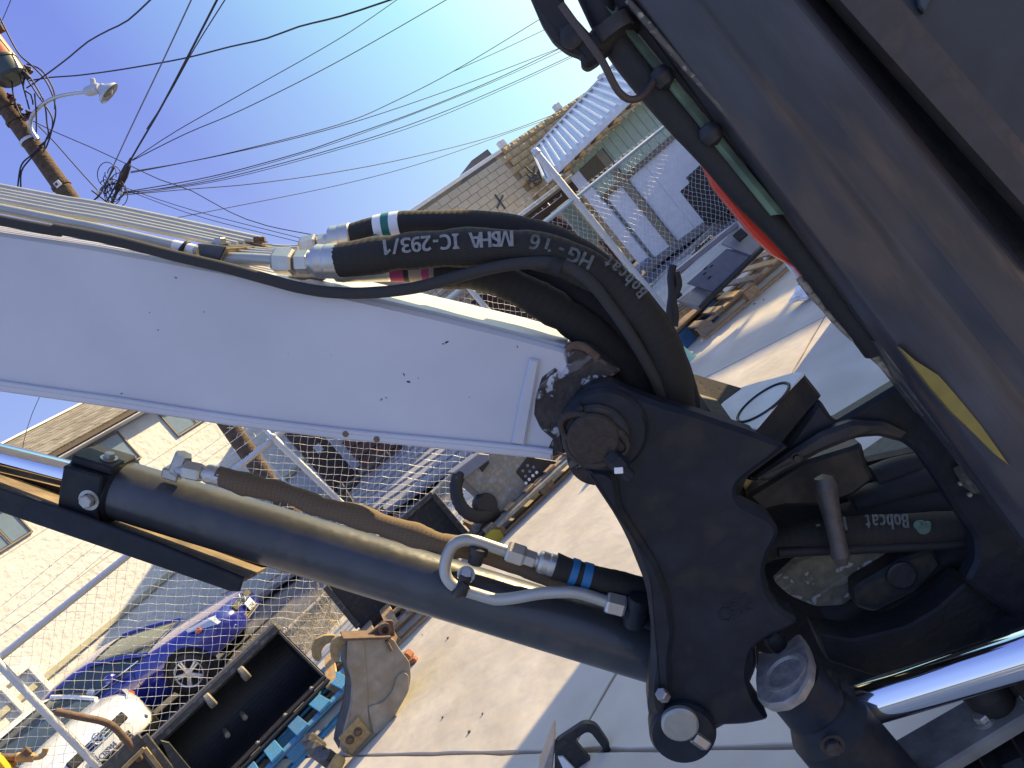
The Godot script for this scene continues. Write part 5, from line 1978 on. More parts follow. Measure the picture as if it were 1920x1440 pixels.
func small_things() -> void:
	var g := hz(1300, 668, 0.0)
	var t := thing("green_cone", "small pale green cone standing beside the dark hose bundle", "cone", g)
	var s := mb()
	lathe(s, g + Vector3(-0.04, 0, 0), Vector3.UP, [[0, 0], [0, 0.075], [0.012, 0.075], [0.014, 0.055], [0.19, 0.016], [0.2, 0]], 20)
	part(t, "body", s, mat("pale_mint", Color(0.35, 0.6, 0.48), 0.5, 0.0, 0.1))
	g = hz(1522, 556, 0.0)
	t = thing("white_bag", "crumpled white bag at the foot of the excavator's red side", "bag", g)
	s = mb()
	var rng := RandomNumberGenerator.new()
	rng.seed = 9
	var prev := []
	for i in 7:
		var ring := []
		for k in 13:
			var a := TAU * (k % 12) / 12.0
			var r := 0.10 * sin(PI * (0.12 + 0.8 * i / 6.0)) * (1.0 + 0.3 * sin(a * 3.0 + i * 1.3))
			ring.append(g + Vector3(cos(a) * r * 1.4, 0.004 + i * 0.022, sin(a) * r))
		if i > 0:
			for k in 12:
				quad(s, prev[k], prev[k + 1], ring[k + 1], ring[k], prev[k] - g)
		prev = ring
	part(t, "bag", s, mats["white_plain"])
	# dry grass by the fence
	var gp := hz(592, 1218, 0.0)
	t = thing("dry_grass", "tuft of dry straw-coloured grass by the fence left of the tan bucket", "grass", gp)
	s = mb()
	for i in 90:
		var b := gp + Vector3(rng.randf_range(-0.5, 0.35), -0.05, rng.randf_range(-0.5, 0.1))
		var h := rng.randf_range(0.25, 0.62)
		var l := Vector3(rng.randf_range(-0.2, 0.2), h, rng.randf_range(-0.15, 0.15))
		var m := b + l * 0.6
		_seg(s, b, m, 0.0022)
		var e := m + l * 0.4 + Vector3(l.x * 0.8, -0.04, 0)
		_seg(s, m, e, 0.002)
		for k in 5:
			var q := m.lerp(e, 0.3 + 0.15 * k)
			tri(s, q, q + Vector3(0.012, 0.02, 0), q + Vector3(rng.randf_range(-0.01, 0.02), 0.035, 0.008), Vector3(0, 0, 1))
	part(t, "blades", s, mat("straw", Color(0.42, 0.36, 0.22), 0.9), "stuff")
	# stones and leaf scraps lying about
	var places := [[762, 1222], [775, 1232], [830, 1345], [905, 1338], [880, 1372], [792, 1190], [840, 1196], [1415, 570], [1432, 562], [1040, 1170]]
	var i := 0
	for q in places:
		var p := hz(q[0], q[1], 0.003)
		var st := mb()
		var r := 0.005 + 0.008 * rng.randf()
		lathe(st, p, Vector3(0.1, 1, 0), [[0, 0], [0, r], [r * 0.4, r * 0.9], [r * 0.7, r * 0.4], [r * 0.72, 0]], 7, true)
		var o := part(self, "pebble", st, mats["rust"] if i % 3 else mats["timber"])
		meta(o, "small brown pebble on the sunlit concrete right of the tan bucket" if i < 7 or i > 8 else "small brown pebble on the concrete between the skid and the excavator", "pebble", "pebbles by the tan bucket" if i < 7 or i > 8 else "pebbles by the skid")
		i += 1
	for q in [[766, 1235, 0.07], [777, 1242, 0.045]]:
		var p := hz(q[0], q[1], 0.0)
		var st := mb()
		box(st, p + Vector3(0, q[2] * 0.35, 0), Vector3(q[2] * 1.6, q[2] * 0.8, q[2]), along(Vector3(1, 0.1, q[2] * 9.0)), q[2] * 0.2)
		var o := part(self, "brick_scrap", st, mat("brick", Color(0.36, 0.15, 0.08), 0.9, 0.0, 0.2, 0.1))
		meta(o, "larger orange brick scrap beside the tan bucket" if q[2] > 0.05 else "smaller orange brick scrap beside the tan bucket", "brick scrap")

# ---------------------------------------------------------------- the excavator that fills the foreground
func mprism(parent: Node, called: String, outline: Array, k: float, thick: float, m: Material, bev := 0.004, round_r := 0.0) -> MeshInstance3D:
	var s := mb()
	prism(s, mks(rounded(outline, round_r, 4) if round_r > 0.0 else outline, k), -lat * thick, bev)
	return part(parent, called, s, m)

func hose_letters(parent: Node, txt: String, from: Array, to: Array, k: float, height: float, path_bend := 0.0, called := "lettering", squeeze := 1.0) -> void:
	# prints characters along a hose, from one pixel place to the other, standing on the near face
	var s := mb()
	var a := Vector2(from[0], from[1])
	var b := Vector2(to[0], to[1])
	var nrm := Vector2(b.y - a.y, a.x - b.x).normalized()
	for i in txt.length():
		var t := (i + 0.5) / txt.length()
		var c := a.lerp(b, t) + nrm * path_bend * 4.0 * t * (1.0 - t)
		var c2 := a.lerp(b, t + 0.02) + nrm * path_bend * 4.0 * (t + 0.02) * (1.0 - t - 0.02)
		var p := mk(c.x, c.y, k)
		var x := (mk(c2.x, c2.y, k) - p).normalized()
		var z := (EYE - p).normalized()
		z = (z - x * z.dot(x)).normalized()
		var y := z.cross(x)
		letter(s, txt[i], Transform3D(Basis(x, y, z), p - y * height * 0.5), height, squeeze)
	part(parent, called, s, mats["hose_ink"] if txt.length() > 6 else mats["ink_faded"])

func excavator() -> void:
	var g := thing("mini_excavator", "white-boomed mini excavator with black cast swing bracket filling the foreground", "excavator", Vector3(piv.x + 0.3, 0, piv.z))
	boom(g)
	top_hoses(g)
	cylinder(g)
	bracket(g)
	frame_and_inside(g)
	house_side(g)
	undercarriage(g)

func fuzzy(pts: Array, r: float, amt: float, sd: int) -> Array:
	var n := FastNoiseLite.new()
	n.seed = sd
	n.frequency = 14.0
	var out := []
	for i in pts.size():
		out.append(r * (1.0 + amt * n.get_noise_3dv(pts[i])))
	return out

func boom(g: Node3D) -> void:
	var top := [[-1000, 272.4], [0, 436], [165, 461], [330, 490], [460, 514], [560, 535], [700, 566], [830, 596], [960, 628], [1062, 656]]
	var low := [[1074, 700], [1056, 790], [1036, 856], [1000, 851], [820, 834], [640, 817], [430, 791], [210, 757], [0, 727], [-1000, 578.2]]
	var out := top.duplicate()
	out.append_array(low)
	var b := mprism(g, "boom", out, 0.0, 0.19, mats["white_paint"], 0.006)
	# flange plates proud of the side, above and below
	var s := mb()
	for i in low.size() - 3:
		var a: Array = low[i + 2]
		var c: Array = low[i + 3]
		bar(s, mk(a[0], a[1] + 3, -0.095), mk(c[0], c[1] + 3, -0.095), 0.206, 0.010, lat, 0.002)
	s = mb()
	var lp := []
	for i in range(2, low.size()):
		lp.append([low[i][0], low[i][1] - 7])
	var lq := []
	for i in range(low.size() - 1, 1, -1):
		lq.append([low[i][0], low[i][1] + 8])
	lp.append_array(lq)
	prism(s, mks(lp, 0.008), -lat * 0.206, 0.003)
	part(b, "lower_flange", s, mats["white_paint"])
	s = mb()
	var tq := []
	for i in range(5, top.size()):
		tq.append([top[i][0], top[i][1] + 3])
	for i in range(top.size() - 1, 4, -1):
		tq.append([top[i][0], top[i][1] - 8])
	prism(s, mks(tq, -0.012), -lat * 0.172, 0.004)
	part(b, "top_flange", s, mats["white_paint"])
	# weld bead along the lower edge
	s = mb()
	var bead := []
	for i in range(2, low.size()):
		bead.append(mk(low[i][0], low[i][1] - 9, 0.004))
	sweep(s, smooth(bead, 0.03), 0.0045, 8)
	part(b, "weld_bead", s, mats["white_paint"])
	# upright pad strip near the foot
	mprism(b, "pad_strip", [[993, 672], [1012, 676], [1001, 740], [984, 836], [959, 832], [975, 750]], 0.007, 0.008, mats["white_paint"], 0.003)
	# foot of the boom where the paint is gone
	mprism(g, "boom_foot", [[1062, 657], [1085, 652], [1122, 672], [1163, 697], [1130, 716], [1086, 738], [1062, 775], [1053, 808], [1062, 850], [1034, 857], [1028, 842], [1036, 824], [1014, 806], [1001, 778], [1004, 744], [1016, 708], [1040, 690], [1052, 700], [1064, 684]], 0.004, 0.17, mats["worn"], 0.004)
	s = mb()
	var rim := []
	for q in [[1062, 655], [1074, 648], [1092, 650], [1108, 660], [1120, 672]]:
		rim.append(mk(q[0], q[1], 0.0))
	sweep(s, smooth(rim, 0.01), fuzzy(smooth(rim, 0.01), 0.006, 0.5, 2), 8)
	part(b, "rusty_weld", s, mats["rust"])
	s = mb()
	lathe(s, mk(1118, 800, -0.19), lat, [[0, 0], [0, 0.045], [0.18, 0.045], [0.18, 0]], 32)
	part(g, "boom_foot_boss", s, mats["worn"])
	mprism(g, "boom_top_lug", [[1090, 640], [1112, 646], [1163, 690], [1150, 702], [1108, 668], [1082, 654]], -0.03, 0.12, mats["dusty_black"], 0.005)
	# small chips in the paint
	s = mb()
	var rng := RandomNumberGenerator.new()
	rng.seed = 12
	for q in [[837, 642, 6], [831, 645, 3.5], [757, 702, 4], [766, 716, 6], [715, 749, 3.5], [724, 746, 2.5], [330, 521, 3.5], [382, 585, 2], [296, 619, 2.5], [978, 782, 3.5], [880, 745, 2], [228, 738, 3.5], [540, 663, 1.6], [620, 666, 1.6], [784, 709, 2], [970, 650, 3], [280, 586, 1.6]]:
		var an := rng.randf() * 3.0
		var p := PackedVector3Array()
		for k in 6:
			var t := TAU * k / 6.0
			var v := Vector2(cos(t) * q[2] * rng.randf_range(0.5, 1.0), sin(t) * q[2] * 0.3).rotated(an)
			p.append(mk(q[0] + v.x, q[1] + v.y, 0.0006))
		prism(s, p, -lat * 0.001)
	part(b, "paint_chip", s, mats["dusty_black"], "stuff")
	for q in [[650, 824], [708, 834]]:
		s = mb()
		lathe(s, mk(q[0], q[1] - 12, 0.0025), lat, [[0, 0], [0, 0.006], [0.006, 0.005], [0.007, 0]], 10)
		part(b, "tack_weld", s, mats["dusty_tan"])

func top_hoses(g: Node3D) -> void:
	# steel lines running down the boom's back
	var runs := [
		[0.0078, [[-1000, 178.9, -0.028], [0, 391, -0.028], [165, 424, -0.028], [330, 461, -0.028], [372, 471, -0.028]]],
		[0.0055, [[-1000, 184.0, -0.06], [0, 377, -0.06], [200, 413, -0.06], [430, 460, -0.06]]],
		[0.0048, [[-1000, 169.0, -0.085], [0, 369, -0.085], [200, 406, -0.085], [445, 458, -0.085]]],
		[0.0048, [[-1000, 160.8, -0.11], [0, 363, -0.11], [200, 400, -0.11], [458, 455.6, -0.11]]],
		[0.0055, [[-1000, 158.0, -0.135], [0, 358, -0.135], [200, 394, -0.135], [475, 453, -0.135]]],
		[0.0075, [[-1000, 150.0, -0.165], [0, 352, -0.165], [200, 388, -0.165], [495, 452, -0.165]]],
	]
	for r in runs:
		var s := mb()
		sweep(s, smooth(mk3(r[1]), 0.05), r[0], 14)
		part(g, "steel_line", s, mats["tube"])
	var s := mb()
	sweep(s, [mk(326, 460, -0.028), mk(346, 464.5, -0.028)], 0.0086, 14)
	sweep(s, [mk(350, 465.5, -0.028), mk(366, 469, -0.028)], 0.0086, 14)
	part(g, "white_tape", s, mats["white_plain"])
	s = mb()
	sweep(s, smooth([mk(336, 482, -0.018), mk(338, 470, -0.016), mk(349, 456, -0.026), mk(353, 455, -0.034)], 0.004), 0.0035, 8)
	lathe(s, mk(330, 484, -0.012), lat, [[0, 0], [0, 0.006], [0.006, 0.004], [0.006, 0]], 10)
	part(g, "cable_tie", s, mats["rubber"])
	# clamp block across the lines with two bolts
	var cb := mprism(g, "clamp_block", [[369, 457], [392, 459], [424, 463], [413, 490], [372, 482]], -0.012, 0.17, mat("clamp_dark", Color(0.06, 0.062, 0.07), 0.4, 0.2, 0.2, 0.1), 0.003)
	s = mb()
	prism(s, mks([[424, 464], [424.5, 466], [414, 490], [412, 489]], -0.012), -lat * 0.18, 0.0)
	part(cb, "end_plate", s, mat("clamp_tan", Color(0.24, 0.19, 0.14), 0.7, 0.1, 0.3, 0.05))
	var up := (mk(390, 440, -0.02) - mk(393, 460, -0.02)).normalized()
	for q in [[414, 459, -0.045], [486, 456, -0.13]]:
		s = mb()
		bolt(s, mk(q[0], q[1], q[2]), up, 0.0095)
		part(cb, "bolt", s, mats["rust"] if q[0] > 450 else mats["steel"])
	# bent line ends and their unions
	s = mb()
	sweep(s, smooth(mk3([[414, 484, -0.028], [440, 485, -0.026], [470, 486, -0.022], [520, 489, -0.018]]), 0.01), 0.0095, 16)
	part(g, "line_end", s, mats["tube"])
	for q in [[[446, 474, -0.06], [485, 477, -0.05], [520, 479, -0.05]], [[464, 470, -0.085], [500, 474, -0.08], [530, 474, -0.08]], [[478, 468, -0.11], [510, 471, -0.11], [545, 470, -0.11]], [[492, 466, -0.135], [525, 469, -0.135], [560, 467, -0.135]], [[512, 463, -0.165], [545, 465, -0.165], [580, 460, -0.165]]]:
		s = mb()
		sweep(s, smooth(mk3(q), 0.01), 0.0052, 12)
		part(g, "line_end", s, mats["tube"])
	var nuts := [[[515, 489, -0.018], [553, 492, -0.016], 0.0205], [[556, 491, -0.016], [582, 491, -0.015], 0.018], [[566, 464, -0.1], [596, 457, -0.1], 0.0165], [[598, 457, -0.1], [616, 453, -0.1], 0.014], [[545, 511, -0.07], [610, 511, -0.07], 0.013]]
	for q in nuts:
		s = mb()
		hexnut(s, mk(q[0][0], q[0][1], q[0][2]), mk(q[1][0], q[1][1], q[1][2]), q[2])
		part(g, "union_nut", s, mats["zinc"])
	var fer := [[[580, 491, -0.015], [640, 489, -0.012], 0.026], [[612, 454, -0.1], [662, 444, -0.1], 0.023], [[605, 511, -0.07], [735, 508, -0.07], 0.0165]]
	for q in fer:
		s = mb()
		ferrule(s, mk(q[0][0], q[0][1], q[0][2]), mk(q[1][0], q[1][1], q[1][2]), q[2])
		part(g, "hose_ferrule", s, mats["zinc"])
	# hoses; the number behind k is the radius
	var hoses := [
		["upper sleeved hose carrying white and green tape", 0.0205, "sleeve", [[655, 445, -0.1], [700, 432, -0.1], [760, 420, -0.1], [850, 418, -0.1], [940, 424, -0.1], [1020, 441, -0.1], [1100, 480, -0.09], [1170, 536, -0.08], [1225, 598, -0.08], [1262, 668, -0.09], [1285, 740, -0.1], [1292, 800, -0.12]], 0.05],
		["front sleeved hose printed with grey lettering", 0.0265, "sleeve", [[632, 489, -0.012], [672, 484, -0.008], [740, 474, -0.006], [820, 467, -0.004], [900, 463, 0.0], [985, 467, 0.0], [1055, 484, 0.0], [1120, 516, 0.0], [1180, 566, 0.0], [1226, 624, -0.006], [1256, 690, -0.02], [1270, 750, -0.04], [1274, 810, -0.06]], 0.09],
		["lower sleeved hose behind the thin one", 0.0275, "sleeve", [[820, 507, -0.07], [880, 511, -0.07], [940, 527, -0.07], [1000, 556, -0.07], [1060, 592, -0.07], [1115, 632, -0.07], [1165, 680, -0.07], [1200, 726, -0.07], [1225, 790, -0.08]], 0.11],
		["inner sleeved hose against the bracket", 0.022, "sleeve", [[960, 500, -0.12], [1030, 530, -0.12], [1090, 560, -0.1], [1150, 605, -0.09], [1195, 660, -0.08], [1230, 720, -0.07], [1250, 790, -0.08]], 0.07],
		["", 0.0085, "sleeve_thin", [[-1000, 210.0, -0.004], [0, 413, 0.0], [110, 430, 0.002], [220, 452, 0.004], [330, 480, 0.006], [420, 501, 0.008], [500, 523, 0.01], [560, 539, 0.01], [620, 548, 0.012], [690, 549, 0.014], [770, 541, 0.018], [850, 521, 0.022], [920, 503, 0.026], [990, 493, 0.03], [1048, 496, 0.032], [1100, 522, 0.03], [1145, 575, 0.024], [1180, 625, 0.016], [1210, 675, 0.004], [1236, 726, -0.01], [1256, 780, -0.04]], 0.02],
	]
	var sl: MeshInstance3D
	for i in hoses.size():
		var h: Array = hoses[i]
		var pts := smooth(mk3(h[3]), 0.009)
		s = mb()
		sweep(s, pts, fuzzy(pts, h[1], h[4] * 2.2, 20 + i), 20)
		var o := part(g, "hydraulic_hose", s, mats[h[2]])
		if h[0]:
			o.set_meta("label", h[0])
		if i == 1:
			sl = o
	hose_letters(sl, "MSHA IC-293/1", [958, 461], [716, 478], 0.0275, 0.0215, -2.0)
	hose_letters(sl, "HG-16", [1106, 507], [986, 464], 0.0275, 0.021, -3.0)
	hose_letters(sl, "Bobcat", [1200, 562], [1128, 494], 0.026, 0.017, -3.0, "lettering", 0.8)
	# tape rings
	for q in [[[718, 428, -0.1], [733, 425, -0.1], 0.0222, "white_plain"], [[733, 425, -0.1], [747, 422.5, -0.1], 0.0224, "tape_green"], [[747, 422.5, -0.1], [764, 420, -0.1], 0.0222, "white_plain"]]:
		s = mb()
		sweep(s, [mk(q[0][0] - 12, q[0][1] + 2, q[0][2]), mk(q[1][0] - 12, q[1][1] + 2, q[1][2])], q[2], 20)
		part(g, "tape_ring", s, mat("tape_green", Color(0.01, 0.16, 0.13), 0.5) if q[3] == "tape_green" else mats["white_plain"])
	s = mb()
	sweep(s, smooth([mk(700, 442, -0.078), mk(716, 448, -0.076), mk(728, 446, -0.077)], 0.005), 0.004, 6)
	part(g, "tape_tail", s, mats["tape_green"])
	for q in [[735, 508, 760, 508, "tape_pink"], [760, 508, 770, 508, "rubber"], [770, 508, 794, 508, "tape_beige"], [794, 508, 808, 508, "tape_pink"], [808, 508, 838, 508, "tape_beige"]]:
		s = mb()
		sweep(s, [mk(q[0], q[1], -0.07), mk(q[2], q[3], -0.07)], 0.0175, 18)
		var cc: StandardMaterial3D = mats["rubber"]
		if q[4] == "tape_pink":
			cc = mat("tape_pink", Color(0.3, 0.03, 0.12), 0.6)
		elif q[4] == "tape_beige":
			cc = mat("tape_beige", Color(0.3, 0.25, 0.2), 0.6)
		part(g, "tape_ring", s, cc)
	s = mb()
	lathe(s, mk(1040, 497, 0.032), (mk(1054, 503, 0.032) - mk(1034, 495, 0.032)), [[-0.006, 0.008], [-0.006, 0.0115], [0.01, 0.0115], [0.01, 0.008]], 16)
	part(g, "hose_clip", s, mats["rubber"])

func cylinder(g: Node3D) -> void:
	var kc := -0.095
	var a := mk(232, 920, kc)
	var b := mk(1300, 1245, kc)
	var dir := (b - a).normalized()
	var L := a.distance_to(b)
	var s := mb()
	lathe(s, a, dir, [[0, 0.0], [0, 0.0515], [L, 0.0515], [L, 0]], 56)
	var br := part(g, "cylinder_barrel", s, mats["barrel"])
	var a0 := mk(150, 895, kc)
	s = mb()
	var gl := a0.distance_to(a)
	lathe(s, a0, dir, [[-0.012, 0.0], [-0.012, 0.03], [0, 0.053], [0.006, 0.058], [gl - 0.004, 0.058], [gl, 0.052]], 48)
	part(g, "gland", s, mats["dark_paint"])
	var up := (lat.cross(dir)).normalized()
	if up.y < 0: up = -up
	s = mb()
	box(s, a0 + dir * 0.045 + up * 0.052 + lat * 0.012, Vector3(0.075, 0.016, 0.07), Basis(dir, up, dir.cross(up)), 0.003)
	box(s, a0 + dir * 0.04 + up * 0.0 + lat * 0.054, Vector3(0.07, 0.09, 0.014), Basis(dir, up, dir.cross(up)), 0.004)
	part(g, "gland_saddle", s, mats["dark_paint"])
	s = mb()
	bolt(s, a0 + dir * 0.058 + up * 0.06 + lat * 0.02, up, 0.0095)
	part(g, "saddle_bolt", s, mats["steel"])
	s = mb()
	bolt(s, mk(168, 937, -0.036), lat, 0.012)
	part(g, "saddle_bolt", s, mats["steel"])
	s = mb()
	var r0 := mk(-1000, 611.3, kc)
	sweep(s, [r0, a0], 0.0245, 40)
	part(g, "cylinder_rod", s, mats["chrome"])
	# rod guard: a bent channel below the rod
	var lipo := [[-900, 596], [0, 916], [150, 966], [300, 1022], [432, 1076], [456, 1086], [448, 1110], [432, 1110], [420, 1106], [0, 961], [-900, 664]]
	var gd := mprism(g, "rod_guard", lipo, -0.02, 0.007, mats["dark_paint"], 0.002)
	s = mb()
	var i0 := mk(-900, 598, -0.026)
	var i1 := mk(456, 1086, -0.026)
	var j1 := mk(500, 1064, -0.15)
	var j0 := mk(-900, 566, -0.15)
	prism(s, PackedVector3Array([i0, i1, j1, j0]), -up * 0.006)
	part(gd, "guard_floor", s, mats["dusty_tan"])
	s = mb()
	prism(s, mks([[-900, 546], [0, 866], [250, 962], [500, 1046], [500, 1064], [250, 985], [0, 893], [-900, 574]], -0.15), -lat * 0.006)
	part(gd, "guard_back", s, mats["dark_paint"])
	# dirty sleeved hose lying along the barrel and its end fitting
	s = mb()
	var hp := smooth(mk3([[408, 891, -0.06], [440, 902, -0.06], [480, 913, -0.062], [540, 926, -0.07], [600, 950, -0.07], [660, 965, -0.07], [720, 985, -0.07], [780, 1004, -0.07], [840, 1022, -0.08], [900, 1036, -0.09], [960, 1056, -0.09], [1020, 1078, -0.09], [1090, 1102, -0.09], [1150, 1120, -0.09], [1230, 1142, -0.1]]), 0.007)
	var rr := fuzzy(hp, 0.0185, 0.42, 51)
	for i in rr.size():
		if i > rr.size() * 0.55: rr[i] = minf(rr[i], 0.0165)
	sweep(s, hp, rr, 18)
	part(g, "dusty_hose", s, mats["sleeve_dusty"])
	s = mb()
	hexnut(s, mk(346, 880, -0.06), mk(380, 887, -0.06), 0.0165)
	ferrule(s, mk(378, 886, -0.06), mk(424, 896, -0.06), 0.0165)
	part(g, "hose_end", s, mats["zinc"])
	s = mb()
	sweep(s, smooth(mk3([[352, 882, -0.062], [338, 880, -0.066], [336, 872, -0.07]]), 0.004), 0.012, 12)
	hexnut(s, mk(331, 887, -0.07), mk(346, 852, -0.07), 0.0155)
	box(s, mk(326, 886, -0.075), Vector3(0.03, 0.02, 0.03), Basis(dir, up, dir.cross(up)), 0.003)
	part(g, "elbow_fitting", s, mats["steel"])
	# bent steel line with its unions and clip
	s = mb()
	var tp := smooth(mk3([[950, 1034, -0.06], [920, 1024, -0.056], [890, 1014, -0.052], [868, 1013, -0.048], [850, 1022, -0.044], [838, 1044, -0.04], [834, 1070, -0.036], [842, 1090, -0.032], [862, 1104, -0.03], [890, 1113, -0.03], [920, 1122, -0.03], [935, 1124, -0.03], [965, 1121, -0.03], [1010, 1113, -0.03], [1055, 1110, -0.032], [1085, 1112, -0.034], [1120, 1122, -0.036], [1145, 1131, -0.036]]), 0.006)
	sweep(s, tp, 0.0098, 16)
	part(g, "bent_line", s, mats["tube"])
	for q in [[[950, 1033, -0.06], [984, 1044, -0.06], 0.0185], [[982, 1043, -0.06], [1004, 1051, -0.06], 0.0145], [[1136, 1129, -0.036], [1172, 1138, -0.036], 0.0185]]:
		s = mb()
		hexnut(s, mk(q[0][0], q[0][1], q[0][2]), mk(q[1][0], q[1][1], q[1][2]), q[2])
		part(g, "union_nut", s, mats["zinc"])
	s = mb()
	ferrule(s, mk(1000, 1049, -0.06), mk(1052, 1065, -0.06), 0.0185)
	part(g, "hose_ferrule", s, mats["zinc"])
	s = mb()
	hp = smooth(mk3([[1040, 1061, -0.06], [1080, 1074, -0.06], [1130, 1088, -0.06], [1180, 1100, -0.065], [1250, 1112, -0.08], [1330, 1120, -0.1]]), 0.008)
	sweep(s, hp, fuzzy(hp, 0.0205, 0.25, 61), 18)
	part(g, "hydraulic_hose", s, mats["sleeve"])
	for q in [[1069, 1070, 1082, 1074.5], [1092, 1078, 1108, 1082.5]]:
		s = mb()
		sweep(s, [mk(q[0], q[1], -0.06), mk(q[2], q[3], -0.06)], 0.0222, 20)
		part(g, "blue_tape", s, mat("tape_blue", Color(0.02, 0.16, 0.36), 0.5))
	s = mb()
	sweep(s, smooth(mk3([[1172, 1140, -0.036], [1190, 1146, -0.036], [1195, 1130, -0.03], [1198, 1120, -0.028]]), 0.004), 0.0165, 14)
	lathe(s, mk(1187, 1172, -0.04), mk(1197, 1122, -0.034) - mk(1187, 1172, -0.04), [[0, 0], [0, 0.016], [0.01, 0.019], [0.03, 0.02], [0.046, 0.017], [0.046, 0]], 18)
	part(g, "elbow_fitting", s, mats["dark_paint"])
	s = mb()
	sweep(s, [mk(1200, 1160, -0.045), mk(1240, 1172, -0.05)], 0.013, 12)
	part(g, "port_stub", s, mats["dark_paint"])
	s = mb()
	lathe(s, mk(890, 1056, -0.05), mk(899, 1024, -0.05) - mk(890, 1056, -0.05), [[0, 0], [0, 0.012], [0.018, 0.012], [0.018, 0.0165], [0.03, 0.0165], [0.032, 0.013], [0.032, 0]], 14)
	part(g, "port_plug", s, mats["dusty_black"])
	var cl := mb()
	sweep(cl, smooth([mk(873, 1096, -0.016), mk(866, 1104, -0.014), mk(856, 1112, -0.024), mk(862, 1098, -0.045)], 0.003), 0.0085, 10)
	box(cl, mk(868, 1098, -0.02), Vector3(0.02, 0.036, 0.012), Basis(dir, up, dir.cross(up)), 0.003)
	var clip := part(g, "line_clip", cl, mats["dusty_black"])
	s = mb()
	bolt(s, mk(874, 1078, -0.03), (up + lat * 0.8), 0.0098)
	part(clip, "bolt", s, mats["zinc"])

